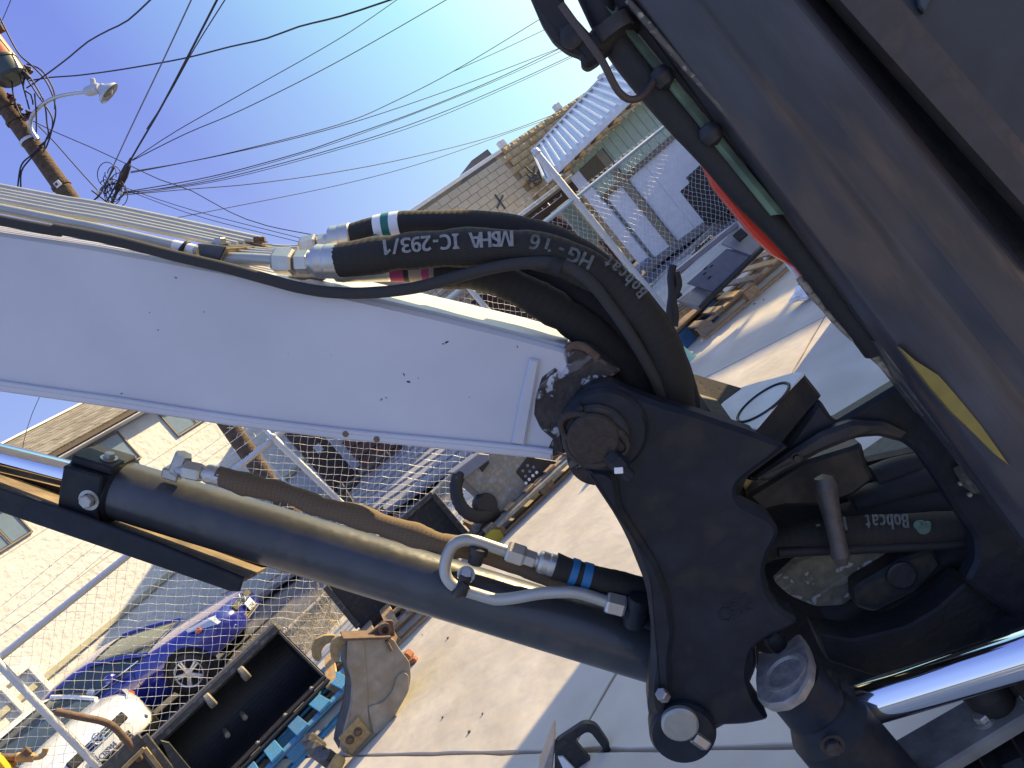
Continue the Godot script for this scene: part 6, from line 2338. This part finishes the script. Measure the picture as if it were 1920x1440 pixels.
func bracket(g: Node3D) -> void:
	var m: StandardMaterial3D = mats["dark_paint"]
	var out := rounded([[1053, 812], [1060, 776], [1080, 744], [1110, 722], [1146, 716], [1184, 736], [1240, 757], [1300, 773], [1415, 812], [1477, 836], [1440, 866], [1402, 893], [1380, 914], [1384, 940], [1410, 955], [1444, 970], [1462, 992], [1458, 1012], [1444, 1034], [1433, 1070], [1440, 1110], [1462, 1142], [1500, 1164], [1486, 1178], [1436, 1200], [1410, 1222], [1402, 1268], [1416, 1310], [1446, 1352], [1400, 1362], [1348, 1364], [1318, 1384], [1290, 1400], [1256, 1396], [1226, 1370], [1214, 1334], [1216, 1290], [1224, 1240], [1224, 1180], [1216, 1110], [1196, 1048], [1168, 990], [1130, 924], [1090, 872], [1062, 842]], 14.0, 3)
	var c := mprism(g, "swing_bracket", out, 0.05, 0.045, m, 0.007)
	# raised rib that follows the leading edge down to the lower eye
	var s := mb()
	var lead := [[1092, 878], [1130, 930], [1166, 992], [1194, 1050], [1213, 1110], [1222, 1180], [1222, 1240], [1216, 1290], [1218, 1330], [1240, 1366]]
	var inn := [[1262, 1300], [1258, 1240], [1266, 1190], [1256, 1120], [1232, 1058], [1196, 1000], [1164, 950], [1158, 900], [1140, 880]]
	var rib := lead.duplicate()
	rib.append_array(inn)
	prism(s, mks(rounded(rib, 12.0, 3), 0.064), -lat * 0.03, 0.008)
	part(c, "edge_rib", s, m)
	# upper pin boss, washer and pin
	s = mb()
	lathe(s, mk(1132, 798, 0.03), lat, [[0, 0.062], [0.028, 0.061], [0.034, 0.056], [0.036, 0.04], [0.036, 0]], 40)
	part(c, "upper_boss", s, m)
	s = mb()
	lathe(s, mk(1116, 817, 0.064), lat, [[0, 0.047], [0.008, 0.047], [0.012, 0.043], [0.012, 0]], 36)
	part(c, "pin_washer", s, mats["dusty_black"])
	s = mb()
	lathe(s, mk(1112, 818, 0.07), lat, [[0, 0.036], [0.014, 0.036], [0.017, 0.033], [0.018, 0.0]], 36)
	part(c, "upper_pin", s, mat("grease", Color(0.035, 0.026, 0.02), 0.55, 0.2, 0.5, 0.05, "rough", 0.6))
	s = mb()
	var pts := []
	for i in 41:
		var an := TAU * i / 40.0
		pts.append(mk(1114, 817, 0.078) + (mk(1115, 817, 0.078) - mk(1114, 817, 0.078)).normalized() * cos(an) * 0.039 + Vector3.UP * sin(an) * 0.039)
	sweep(s, pts, fuzzy(pts, 0.0042, 1.2, 71), 7, false)
	part(c, "grease_ring", s, mats["grease"])
	s = mb()
	hexnut(s, mk(1072, 776, 0.074), mk(1092, 761, 0.074), 0.0075)
	part(c, "grease_nipple", s, m)
	s = mb()
	sweep(s, [mk(1140, 850, 0.08), mk(1160, 868, 0.082)], 0.012, 12)
	hexnut(s, mk(1150, 858, 0.082), mk(1168, 878, 0.082), 0.0135)
	sweep(s, [mk(1164, 874, 0.082), mk(1182, 894, 0.082)], 0.009, 12)
	var rb := part(c, "retaining_bolt", s, m)
	s = mb()
	box(s, mk(1160, 882, 0.094), Vector3(0.012, 0.009, 0.003), Basis(lat.cross(Vector3.UP), Vector3.UP, lat).rotated(lat, -0.6), 0.001)
	part(rb, "paint_mark", s, mats["white_plain"])
	# lower eye
	s = mb()
	lathe(s, mk(1276, 1350, 0.03), lat, [[0, 0.05], [0.03, 0.05], [0.038, 0.046], [0.04, 0.036], [0.04, 0]], 36)
	part(c, "lower_boss", s, m)
	s = mb()
	lathe(s, mk(1274, 1353, 0.068), lat, [[0, 0.0], [0, 0.0275], [0.008, 0.0275], [0.011, 0.024], [0.0115, 0]], 32)
	part(c, "lower_pin", s, mat("pin_bright", Color(0.36, 0.36, 0.33), 0.45, 0.6, 0.15, 0.06, "fine", 0.3))
	s = mb()
	hexnut(s, mk(1248, 1308, 0.07), mk(1238, 1300, 0.078), 0.0095)
	part(c, "eye_bolt", s, mats["steel"])
	s = mb()
	hexnut(s, mk(1300, 1378, 0.068), mk(1326, 1396, 0.066), 0.0115)
	part(c, "eye_bolt", s, mats["steel"])
	# far cheek
	mprism(g, "far_cheek", rounded([[1058, 812], [1080, 750], [1146, 716], [1240, 757], [1330, 790], [1400, 830], [1400, 1050], [1420, 1250], [1380, 1350], [1290, 1400], [1226, 1370], [1224, 1240], [1216, 1110], [1168, 990], [1090, 872]], 14.0, 3), -0.215, 0.04, m, 0.006)
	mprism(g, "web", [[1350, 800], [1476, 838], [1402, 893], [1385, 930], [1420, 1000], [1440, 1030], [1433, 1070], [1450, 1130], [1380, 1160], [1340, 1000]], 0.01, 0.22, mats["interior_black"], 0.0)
	# upper swing ear: level pad with the machined ring
	var y0 := mk(1432, 756, -0.04).y
	var P := func(px: float, py: float, dy := 0.0) -> Vector3: return hz(px, py, y0 + dy)
	s = mb()
	var pad := PackedVector3Array()
	for q in rounded([[1386, 727], [1420, 716], [1452, 708], [1494, 696], [1509, 698], [1480, 728], [1414, 806], [1380, 797], [1332, 781], [1352, 757]], 8.0, 3):
		pad.append(P.call(q[0], q[1]))
	prism(s, pad, Vector3(0, -0.003, 0), 0.0015)
	var blk := mb()
	var pad2 := PackedVector3Array()
	for q in pad: pad2.append(q - Vector3(0, 0.0032, 0))
	prism(blk, pad2, Vector3(0, -0.04, 0), 0.0)
	var ear := part(c, "swing_ear", s, mat("pad_dusty", Color(0.74, 0.72, 0.68), 0.6, 0.0, 0.12, 0.2, "fine", 0.2))
	part(c, "ear_block", blk, m)
	var fl := mb()
	prism(fl, PackedVector3Array([P.call(1289, 698, 0.015), P.call(1388, 727, 0.002), P.call(1352, 757, 0.0), P.call(1330, 782, 0.0), P.call(1298, 773, 0.0)]), Vector3(0, -0.05, 0))
	part(c, "ear_root", fl, mat("root_brown", Color(0.030, 0.020, 0.014), 0.85, 0.0, 0.3, 0.1, "mid", 0.3))
	s = mb()
	pts = []
	var pc: Vector3 = P.call(1431, 755)
	for i in 49:
		var an := TAU * i / 48.0
		pts.append(pc + Vector3(cos(an) * 0.045, 0.0006, sin(an) * 0.045))
	sweep(s, pts, 0.0024, 8, false)
	part(ear, "ring_groove", s, mats["dusty_black"])
	# casting mark
	s = mb()
	var i := 0
	for row in [["I-FN", 1352, 1112], ["OMG5", 1376, 1138]]:
		i = 0
		for ch in row[0]:
			var p := mk(1400 - i * 11.0 + (row[1] - 1352) * 0.3, 1118 + i * 6.0 + (row[1] - 1352) * 0.8, 0.0505)
			var x := (mk(1389, 1124, 0.05) - mk(1400, 1118, 0.05)).normalized()
			letter(s, ch, Transform3D(Basis(x, lat.cross(x), lat), p), 0.0125)
			i += 1
	part(c, "casting_mark", s, m)
	s = mb()
	for k in 12:
		var an := TAU * k / 12.0
		var q := Vector2(1362 + 12 * cos(an), 1152 + 12 * sin(an))
		box(s, mk(q.x, q.y, 0.0505), Vector3(0.0025, 0.006, 0.0015), Basis(lat.cross(Vector3.UP), Vector3.UP, lat).rotated(lat, -an))
	part(c, "date_wheel", s, m)
	# swing pin standing upright in the lower fork
	var y1 := mk(1470, 1262, 0.062).y
	var Q := func(px: float, py: float, dy := 0.0) -> Vector3: return hz(px, py, y1 + dy)
	s = mb()
	var fp := PackedVector3Array()
	for q in rounded([[1420, 1219], [1440, 1224], [1450, 1222], [1460, 1224], [1472, 1214], [1474, 1204], [1498, 1185], [1510, 1206], [1520, 1236], [1516, 1268], [1498, 1300], [1470, 1318], [1440, 1322], [1418, 1310], [1415, 1270]], 6.0, 3):
		fp.append(Q.call(q[0], q[1]))
	prism(s, fp, Vector3(0, -0.014, 0), 0.003)
	var fg := part(g, "swing_pin_flag", s, mat("pin_plate", Color(0.30, 0.27, 0.235), 0.45, 0.3, 0.3, 0.08, "mid", 0.3))
	s = mb()
	var qc: Vector3 = Q.call(1472, 1262)
	lathe(s, qc, Vector3.UP, [[0, 0.036], [0.004, 0.036], [0.004, 0.030], [-0.001, 0.026], [0.0, 0.008], [0.001, 0]], 32)
	part(fg, "pin_head", s, mats["pin_plate"])
	s = mb()
	var bc: Vector3 = Q.call(1455, 1204)
	lathe(s, bc, Vector3.UP, [[-0.03, 0.0], [-0.03, 0.015], [0.012, 0.015], [0.018, 0.011], [0.018, 0]], 16)
	part(fg, "flag_bolt", s, mats["dusty_black"])
	s = mb()
	lathe(s, qc + Vector3(0.0, -0.015, 0), Vector3.DOWN, [[0, 0], [0, 0.046], [0.055, 0.047], [0.058, 0.044], [0.062, 0.047], [0.09, 0.062], [0.30, 0.064], [0.42, 0.06], [0.42, 0]], 40)
	part(g, "swing_knuckle", s, mats["dark_paint"])
	# rod of the swing cylinder
	var ra := mk(1612, 1322, 0.03)
	var rbb := mk(1990, 1204, 0.12)
	s = mb()
	sweep(s, [ra, rbb], 0.032, 48)
	part(g, "swing_rod", s, mats["chrome"])
	s = mb()
	var rd := (rbb - ra).normalized()
	lathe(s, ra - rd * 0.05, rd, [[-0.03, 0], [-0.03, 0.05], [0.02, 0.062], [0.04, 0.058], [0.046, 0.05], [0.05, 0.05], [0.056, 0.044], [0.056, 0]], 36)
	part(g, "rod_eye", s, mats["dusty_black"])
	s = mb()
	var kp: Vector3 = qc + Vector3(0, -0.2, 0) + (EYE - qc).normalized() * 0.062
	bolt(s, mk(1560, 1396, 0.135), lat, 0.011)
	part(g, "grease_plug", s, mats["dusty_black"])

func frame_and_inside(g: Node3D) -> void:
	var m: StandardMaterial3D = mats["dark_paint"]
	# mainframe nose: the plate with the big opening
	var out := [[1538, 748], [1566, 792], [1692, 716], [2000, 1100], [2000, 1240], [1890, 1150], [1812, 1090], [1832, 1052], [1830, 1010], [1797, 962], [1762, 905], [1728, 856], [1692, 829], [1650, 819], [1612, 822], [1560, 838], [1510, 856], [1470, 880], [1420, 905], [1396, 900], [1476, 836]]
	var f := mprism(g, "main_frame", rounded(out, 10.0, 3), -0.03, 0.03, m, 0.006)
	mprism(f, "frame_lip", rounded([[1480, 850], [1540, 812], [1600, 790], [1660, 792], [1706, 814], [1692, 830], [1650, 819], [1612, 822], [1560, 838], [1500, 872], [1440, 905], [1410, 900]], 8.0, 3), -0.012, 0.03, mats["dusty_black"], 0.006)
	var s := mb()
	bolt(s, mk(1493, 858, -0.012), lat, 0.0055)
	part(f, "frame_bolt", s, mats["dusty_black"])
	# lower leg below the opening
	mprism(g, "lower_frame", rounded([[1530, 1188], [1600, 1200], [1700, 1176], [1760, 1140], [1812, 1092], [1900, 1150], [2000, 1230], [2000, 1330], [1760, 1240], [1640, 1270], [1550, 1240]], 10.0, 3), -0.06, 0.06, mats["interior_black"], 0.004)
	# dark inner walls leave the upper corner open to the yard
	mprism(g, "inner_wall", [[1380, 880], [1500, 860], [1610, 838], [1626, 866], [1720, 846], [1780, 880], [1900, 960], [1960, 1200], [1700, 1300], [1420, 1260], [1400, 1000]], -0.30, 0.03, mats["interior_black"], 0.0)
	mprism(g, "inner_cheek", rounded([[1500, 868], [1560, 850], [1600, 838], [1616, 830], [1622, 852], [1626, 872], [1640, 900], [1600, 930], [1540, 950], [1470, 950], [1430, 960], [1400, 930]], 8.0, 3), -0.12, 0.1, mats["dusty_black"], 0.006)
	for q in [[0.030, [[1600, 950, -0.2], [1680, 925, -0.2], [1760, 900, -0.2], [1900, 880, -0.2]], "rubber"], [0.032, [[1560, 985, -0.19], [1650, 965, -0.19], [1760, 950, -0.18], [1900, 930, -0.18]], "sleeve"], [0.026, [[1640, 900, -0.22], [1700, 880, -0.22], [1790, 866, -0.22], [1900, 850, -0.22]], "rubber"], [0.0245, [[1420, 1030, -0.12], [1490, 1010, -0.11], [1570, 1000, -0.1], [1660, 994, -0.1], [1750, 990, -0.1], [1880, 980, -0.1]], "sleeve"], [0.009, [[1460, 1036, -0.09], [1540, 1031, -0.085], [1640, 1027, -0.085], [1740, 1022, -0.085], [1880, 1014, -0.085]], "rubber"], [0.034, [[1560, 1160, -0.2], [1650, 1110, -0.18], [1740, 1060, -0.17], [1850, 1020, -0.17]], "rubber"]]:
		s = mb()
		var pts := smooth(mk3(q[1]), 0.012)
		sweep(s, pts, fuzzy(pts, q[0], 0.12, 81), 18)
		var h := part(g, "inner_hose", s, mats[q[2]])
		if q[1][0][1] == 1030:
			h.set_meta("label", "printed hose inside the frame opening")
			hose_letters(h, "Bobcat", [1706, 989], [1622, 991], -0.0735, 0.022, 0.0, "lettering", 0.66)
			hose_letters(h, "HG-", [1592, 993], [1526, 1001], -0.0735, 0.021, 0.0, "lettering", 0.9)
			s = mb()
			for v in [[1722, 984, 0.008], [1732, 990, 0.011], [1738, 983, 0.006], [1728, 979, 0.004]]:
				lathe(s, mk(v[0], v[1], -0.076), lat, [[0, 0], [0, v[2]], [0.002, v[2] * 0.9], [0.002, 0]], 9)
			part(h, "head_mark", s, mat("ink_green", Color(0.09, 0.16, 0.13), 0.7))
	# swing link
	s = mb()
	var la := mk(1546, 905, -0.06)
	var lb := mk(1578, 1052, -0.045)
	var ld := lb - la
	var ll := ld.length()
	lathe(s, la, ld, [[-0.014, 0], [-0.008, 0.014], [0.008, 0.018], [0.03, 0.0155], [ll * 0.5, 0.0135], [ll - 0.03, 0.013], [ll - 0.008, 0.0145], [ll + 0.006, 0.008], [ll + 0.008, 0]], 20)
	part(g, "link_rod", s, mat("link", Color(0.10, 0.09, 0.085), 0.5, 0.3, 0.3, 0.1, "mid", 0.3))
	s = mb()
	var pl0 := mk(1550, 1092, -0.17)
	prism(s, mks(rounded([[1452, 1092], [1496, 1052], [1524, 1040], [1560, 1030], [1640, 1030], [1690, 1046], [1650, 1072], [1606, 1092], [1612, 1116], [1580, 1136], [1530, 1138], [1482, 1118]], 8.0, 3), -0.16), -lat * 0.02, 0.003)
	part(g, "belly_plate", s, mat("olive_dust", Color(0.19, 0.18, 0.13), 0.7, 0.0, 0.35, 0.1, "rough", 0.6, Color(0.42, 0.43, 0.42), 0.22))
	mprism(g, "valve_block", rounded([[1604, 1100], [1690, 1050], [1750, 1030], [1768, 1060], [1720, 1110], [1640, 1150], [1606, 1140]], 8.0, 3), -0.12, 0.1, mats["dusty_black"], 0.006)
	s = mb()
	lathe(s, mk(1690, 1078, -0.118), lat, [[0, 0.024], [0.004, 0.024], [0.006, 0.02], [0.006, 0]], 24)
	part(g, "valve_cap", s, mats["dusty_black"])
	# dirty latch block with two bright dots near the right edge
	mprism(g, "latch_block", rounded([[1804, 890], [1836, 876], [1874, 910], [1860, 926], [1826, 928]], 5.0, 3), 0.012, 0.03, mat("dirt_green", Color(0.09, 0.085, 0.06), 0.8, 0.0, 0.6, 0.04, "rough", 0.8), 0.004)
	s = mb()
	for q in [[1800, 906], [1817, 927]]:
		lathe(s, mk(q[0], q[1], -0.024), lat, [[0, 0], [0, 0.0035], [0.004, 0.003], [0.004, 0]], 10)
	part(g, "rivet", s, mats["zinc"])

func rounded_lines(l: Array) -> Array:                        # turn the straight folds between edge lines into soft bends
	var out := []
	for i in l.size() - 1:
		for k in 6:
			var t := k / 6.0
			var e := []
			for j in 2:
				var a: Vector3 = l[maxi(i - 1, 0)][j]
				var b: Vector3 = l[i][j]
				var c: Vector3 = l[i + 1][j]
				var d: Vector3 = l[mini(i + 2, l.size() - 1)][j]
				e.append(b.cubic_interpolate(c, a, d, t))
			out.append(e)
	out.append(l[-1])
	return out

func house_side(g: Node3D) -> void:
	# upright skirt of the house: bands along world-vertical edges; k grows towards the camera
	var dk: StandardMaterial3D = mat("panel", Color(0.056, 0.057, 0.068), 0.36, 0.0, 0.35, 0.55, "fine", 0.06, Color(0.105, 0.076, 0.058), 0.25)
	dk.uv1_scale = Vector3(4.2, 0.9, 4.2)
	var L := func(x0: float, y0: float, x1: float, y1: float, k: float) -> Array:
		# an edge given by two survey points, run on past both
		var a := mk(x0, y0, k)
		var b := mk(x1, y1, k)
		var d := (b - a)
		return [a - d * 0.12, b + d * 0.12]
	var s := mb()
	ruled(s, rounded_lines([L.call(1176, 0, 1940, 1040, 0.10), L.call(1190, 0, 1950, 1010, 0.125), L.call(1214, 0, 1960, 985, 0.135), L.call(1290, 0, 1960, 860, 0.150), L.call(1330, 0, 1960, 800, 0.148), L.call(1400, 0, 1960, 700, 0.165), L.call(1488, 0, 1960, 580, 0.158), L.call(1512, 0, 1960, 545, 0.13)]), -lat * 0.03)
	part(g, "house_skirt", s, dk)
	s = mb()
	ruled(s, [L.call(1512, 0, 1960, 545, 0.125), L.call(1545, 0, 1960, 490, 0.10), L.call(1575, 0, 1960, 440, 0.125)], -lat * 0.03)
	part(g, "skirt_groove", s, mats["interior_black"])
	s = mb()
	ruled(s, [L.call(1575, 0, 1960, 430, 0.15), L.call(1650, 0, 1960, 360, 0.16), L.call(1690, 0, 1960, 318, 0.155)], -lat * 0.03)
	part(g, "skirt_rail", s, mat("panel_brown", Color(0.075, 0.062, 0.058), 0.65, 0.0, 0.2, 0.2, "fine", 0.15, Color(0.11, 0.08, 0.055), 0.22))
	s = mb()
	ruled(s, [L.call(1690, 0, 1960, 318, 0.135), L.call(1712, 0, 1960, 285, 0.13), L.call(2000, -200, 2200, 60, 0.13)], -lat * 0.03)
	part(g, "house_door", s, mat("panel_cool", Color(0.046, 0.052, 0.057), 0.6, 0.0, 0.2, 0.3, "fine", 0.08))
	s = mb()
	prism(s, mks([[1716, -30], [1760, -30], [1734, 24], [1724, 14]], 0.14), -lat * 0.01, 0.002)
	part(g, "door_decal", s, mat("decal_teal", Color(0.05, 0.07, 0.085), 0.5))
	# worn bright edge of the skirt
	s = mb()
	var ep := smooth(mk3([[1176, 0, 0.126], [1330, 178, 0.128], [1418, 276, 0.128], [1540, 420, 0.128], [1600, 500, 0.128], [1700, 630, 0.128], [1790, 740, 0.128], [1940, 925, 0.128]]), 0.02)
	sweep(s, ep, fuzzy(ep, 0.0036, 0.8, 17), 8)
	part(g, "skirt_edge", s, mat("edge_worn", Color(0.14, 0.125, 0.10), 0.45, 0.2, 0.5, 0.08, "mid", 0.3, Color(0.4, 0.37, 0.3), 0.28))
	# green painted strip with its clips, and the black seal beside it
	s = mb()
	ruled(s, [L.call(1114, 0, 1412, 362, 0.098), L.call(1126, 0, 1424, 360, 0.108), L.call(1142, 0, 1438, 360, 0.1)], -lat * 0.02)
	part(g, "green_strip", s, mat("strip_green", Color(0.20, 0.29, 0.19), 0.35, 0.0, 0.25, 0.3, "fine", 0.1, Color(0.09, 0.12, 0.10), 0.36))
	s = mb()
	ruled(s, [L.call(1146, 0, 1440, 360, 0.085), L.call(1172, 0, 1500, 400, 0.088), L.call(1200, 0, 1540, 430, 0.10)], -lat * 0.02)
	part(g, "strip_channel", s, mats["dusty_black"])
	s = mb()
	ruled(s, [L.call(1440, 410, 1700, 742, 0.06), L.call(1470, 400, 1730, 720, 0.075), L.call(1520, 430, 1790, 760, 0.08), L.call(1540, 440, 1800, 780, 0.07)], -lat * 0.03)
	part(g, "lower_skirt", s, mat("skirt_grey", Color(0.07, 0.078, 0.076), 0.5, 0.0, 0.45, 0.12, "mid", 0.3, Color(0.16, 0.15, 0.12), 0.24))
	mprism(g, "skirt_slot", rounded([[1520, 440], [1560, 440], [1600, 520], [1666, 620], [1672, 646], [1652, 652], [1600, 590]], 14.0, 4), 0.088, 0.01, mats["interior_black"], 0.003)
	var seal := mb()
	var sp := smooth(mk3([[1098, -40, 0.09], [1130, 30, 0.09], [1160, 85, 0.09], [1206, 146, 0.088], [1270, 220, 0.085], [1336, 290, 0.08], [1396, 360, 0.075], [1460, 424, 0.07], [1522, 494, 0.065], [1574, 562, 0.06], [1616, 616, 0.056], [1644, 654, 0.05]]), 0.02)
	sweep(seal, sp, 0.019, 18)
	part(g, "rubber_seal", seal, mats["rubber"])
	for q in [[1236, 140], [1328, 246]]:
		s = mb()
		var d := (mk(q[0] + 10, q[1] + 14, 0.1) - mk(q[0], q[1], 0.1)).normalized()
		lathe(s, mk(q[0] - 8, q[1] - 12, 0.105), d, [[0, 0], [0.002, 0.010], [0.012, 0.015], [0.024, 0.012], [0.03, 0]], 14)
		part(g, "seal_clip", s, mats["dusty_black"])
	# torn cream edging below the seal
	s = mb()
	sp = smooth(mk3([[1500, 520, 0.055], [1535, 566, 0.055], [1570, 606, 0.055], [1612, 642, 0.055], [1650, 676, 0.055], [1692, 716, 0.055]]), 0.012)
	sweep(s, sp, fuzzy(sp, 0.005, 0.9, 91), 8)
	part(g, "torn_edging", s, mat("cream_edge", Color(0.34, 0.29, 0.22), 0.8, 0.0, 0.4, 0.05, "rough", 0.5, Color(0.08, 0.06, 0.05), 0.3))
	mprism(g, "white_flap", [[1472, 492], [1492, 500], [1530, 545], [1560, 590], [1548, 588], [1520, 556]], 0.03, 0.01, mats["white_trim"], 0.002)
	mprism(g, "red_cover", rounded([[1312, 290], [1330, 290], [1420, 400], [1500, 500], [1560, 575], [1540, 560], [1489, 499], [1454, 480], [1422, 450], [1396, 420], [1340, 350]], 5.0, 2), 0.045, 0.03, mats["red"], 0.004)
	# yellow warning stripe
	mprism(g, "yellow_stripe", [[1688, 652], [1716, 676], [1760, 704], [1790, 738], [1838, 796], [1892, 872], [1866, 852], [1820, 806], [1784, 772], [1740, 720]], 0.142, 0.012, mat("stripe_yellow", Color(0.24, 0.185, 0.04), 0.6, 0.0, 0.2, 0.1), 0.0)
	mprism(g, "skirt_foot", [[1640, 640], [1690, 640], [1760, 720], [1860, 850], [2000, 1010], [2000, 1110], [1692, 716]], 0.09, 0.05, mat("foot_grey", Color(0.055, 0.056, 0.062), 0.5, 0.0, 0.35, 0.15, "mid", 0.2, Color(0.12, 0.11, 0.1), 0.24), 0.006)
	# lever arm with its mount and the thin line hanging from it
	mprism(g, "lever_arm", rounded([[984, -30], [1052, -30], [1060, 10], [1098, 52], [1136, 92], [1124, 114], [1102, 128], [1088, 120], [1090, 104], [1062, 94], [1036, 74], [1014, 40]], 8.0, 4), 0.12, 0.03, mats["rubber"], 0.006)
	s = mb()
	lathe(s, mk(1072, 70, 0.12), lat, [[0, 0.0], [0, 0.014], [0.006, 0.014], [0.007, 0.01], [0.007, 0]], 20)
	lathe(s, mk(1052, 56, 0.12), lat, [[0, 0], [0.001, 0.003], [0.001, 0]], 10)
	part(g, "lever_pivot", s, mats["dusty_black"])
	s = mb()
	sweep(s, smooth(mk3([[1104, 104, 0.105], [1122, 84, 0.1], [1150, 58, 0.095], [1180, 40, 0.085]]), 0.006), [0.017, 0.0175, 0.018, 0.018, 0.0185, 0.019, 0.019, 0.019, 0.019, 0.019, 0.019, 0.019, 0.019, 0.019, 0.019, 0.019, 0.019, 0.019, 0.019, 0.019, 0.019, 0.019, 0.019, 0.019, 0.019, 0.019, 0.019, 0.019, 0.019, 0.019], 16)
	part(g, "lever_mount", s, mats["rubber"])
	s = mb()
	lathe(s, mk(1148, 48, 0.11), mk(1162, 72, 0.11) - mk(1148, 48, 0.11), [[-0.006, 0.02], [-0.006, 0.024], [0.012, 0.024], [0.012, 0.02]], 20)
	part(g, "mount_clamp", s, mats["dusty_black"])
	s = mb()
	sweep(s, smooth(mk3([[1052, 8, 0.15], [1078, 44, 0.15], [1104, 78, 0.15], [1128, 112, 0.148], [1146, 148, 0.145], [1160, 172, 0.14], [1178, 186, 0.135], [1198, 184, 0.13], [1214, 170, 0.12], [1226, 152, 0.11]]), 0.01), 0.0045, 10)
	part(g, "hanging_line", s, mat("line_brown", Color(0.06, 0.045, 0.04), 0.5))
	# the bulk of the house behind the skirt
	s = mb()
	var hb := mk(1700, 300, -0.4)
	box(s, Vector3(1.8, 1.95, -1.3), Vector3(0.95, 1.4, 1.4), Basis(), 0.03)
	part(g, "house", s, mats["dusty_black"])

func undercarriage(g: Node3D) -> void:
	# blade plate lit by the sun, its bolts and the black track behind
	var y := mk(1780, 1370, 0.0).y
	var P := func(px: float, py: float, dy := 0.0) -> Vector3: return hz(px, py, y + dy)
	var s := mb()
	prism(s, PackedVector3Array([P.call(1640, 1408), P.call(1960, 1224), P.call(1990, 1300), P.call(1760, 1440), P.call(1650, 1500), P.call(1560, 1500)]), Vector3(0, -0.02, 0), 0.004)
	var pt := part(g, "deck_plate", s, mat("deck_grey", Color(0.24, 0.235, 0.215), 0.7, 0.1, 0.18, 0.25, "mid", 0.2, Color(0.15, 0.14, 0.13), 0.26))
	s = mb()
	for q in [[1845, 1352], [1930, 1308]]:
		s = mb()
		bolt(s, P.call(q[0], q[1], 0.001), Vector3.UP, 0.011)
		part(pt, "deck_bolt", s, mats["zinc"])
	s = mb()
	lathe(s, P.call(1866, 1320, 0.001), Vector3.UP, [[0, 0], [0, 0.03], [0.03, 0.034], [0.05, 0.03], [0.05, 0]], 24)
	lathe(s, P.call(1912, 1290, 0.001), Vector3.UP, [[0, 0], [0, 0.02], [0.06, 0.02], [0.06, 0]], 20)
	part(pt, "rubber_stop", s, mats["rubber"])
	var t0: Vector3 = P.call(1740, 1520, -0.10)
	var t1: Vector3 = P.call(2010, 1400, -0.10)
	var d := (t1 - t0).normalized()
	s = mb()
	bar(s, t0 - d * 0.4, t1 + d * 0.8, 0.09, 0.10, Vector3.UP, 0.012)
	part(g, "track_band", s, mats["rubber"])
	for i in 12:
		s = mb()
		box(s, t0 + d * (i * 0.055 - 0.1) + Vector3(0, 0.05, 0.02), Vector3(0.024, 0.02, 0.09), along(d), 0.005)
		part(g, "track_lug", s, mats["rubber"])
	s = mb()
	bar(s, t0 + Vector3(-0.1, -0.12, 0.04), t1 + Vector3(0.3, -0.10, 0.04), 0.12, 0.16, Vector3.UP, 0.01)
	part(g, "track_frame", s, mats["dusty_black"])
	s = mb()
	box(s, Vector3(piv.x + 0.75, 0.32, piv.z - 0.2), Vector3(0.9, 0.64, 1.0), Basis(-lat.cross(Vector3.UP), Vector3.UP, lat), 0.03)
	part(g, "undercarriage", s, mats["dusty_black"])
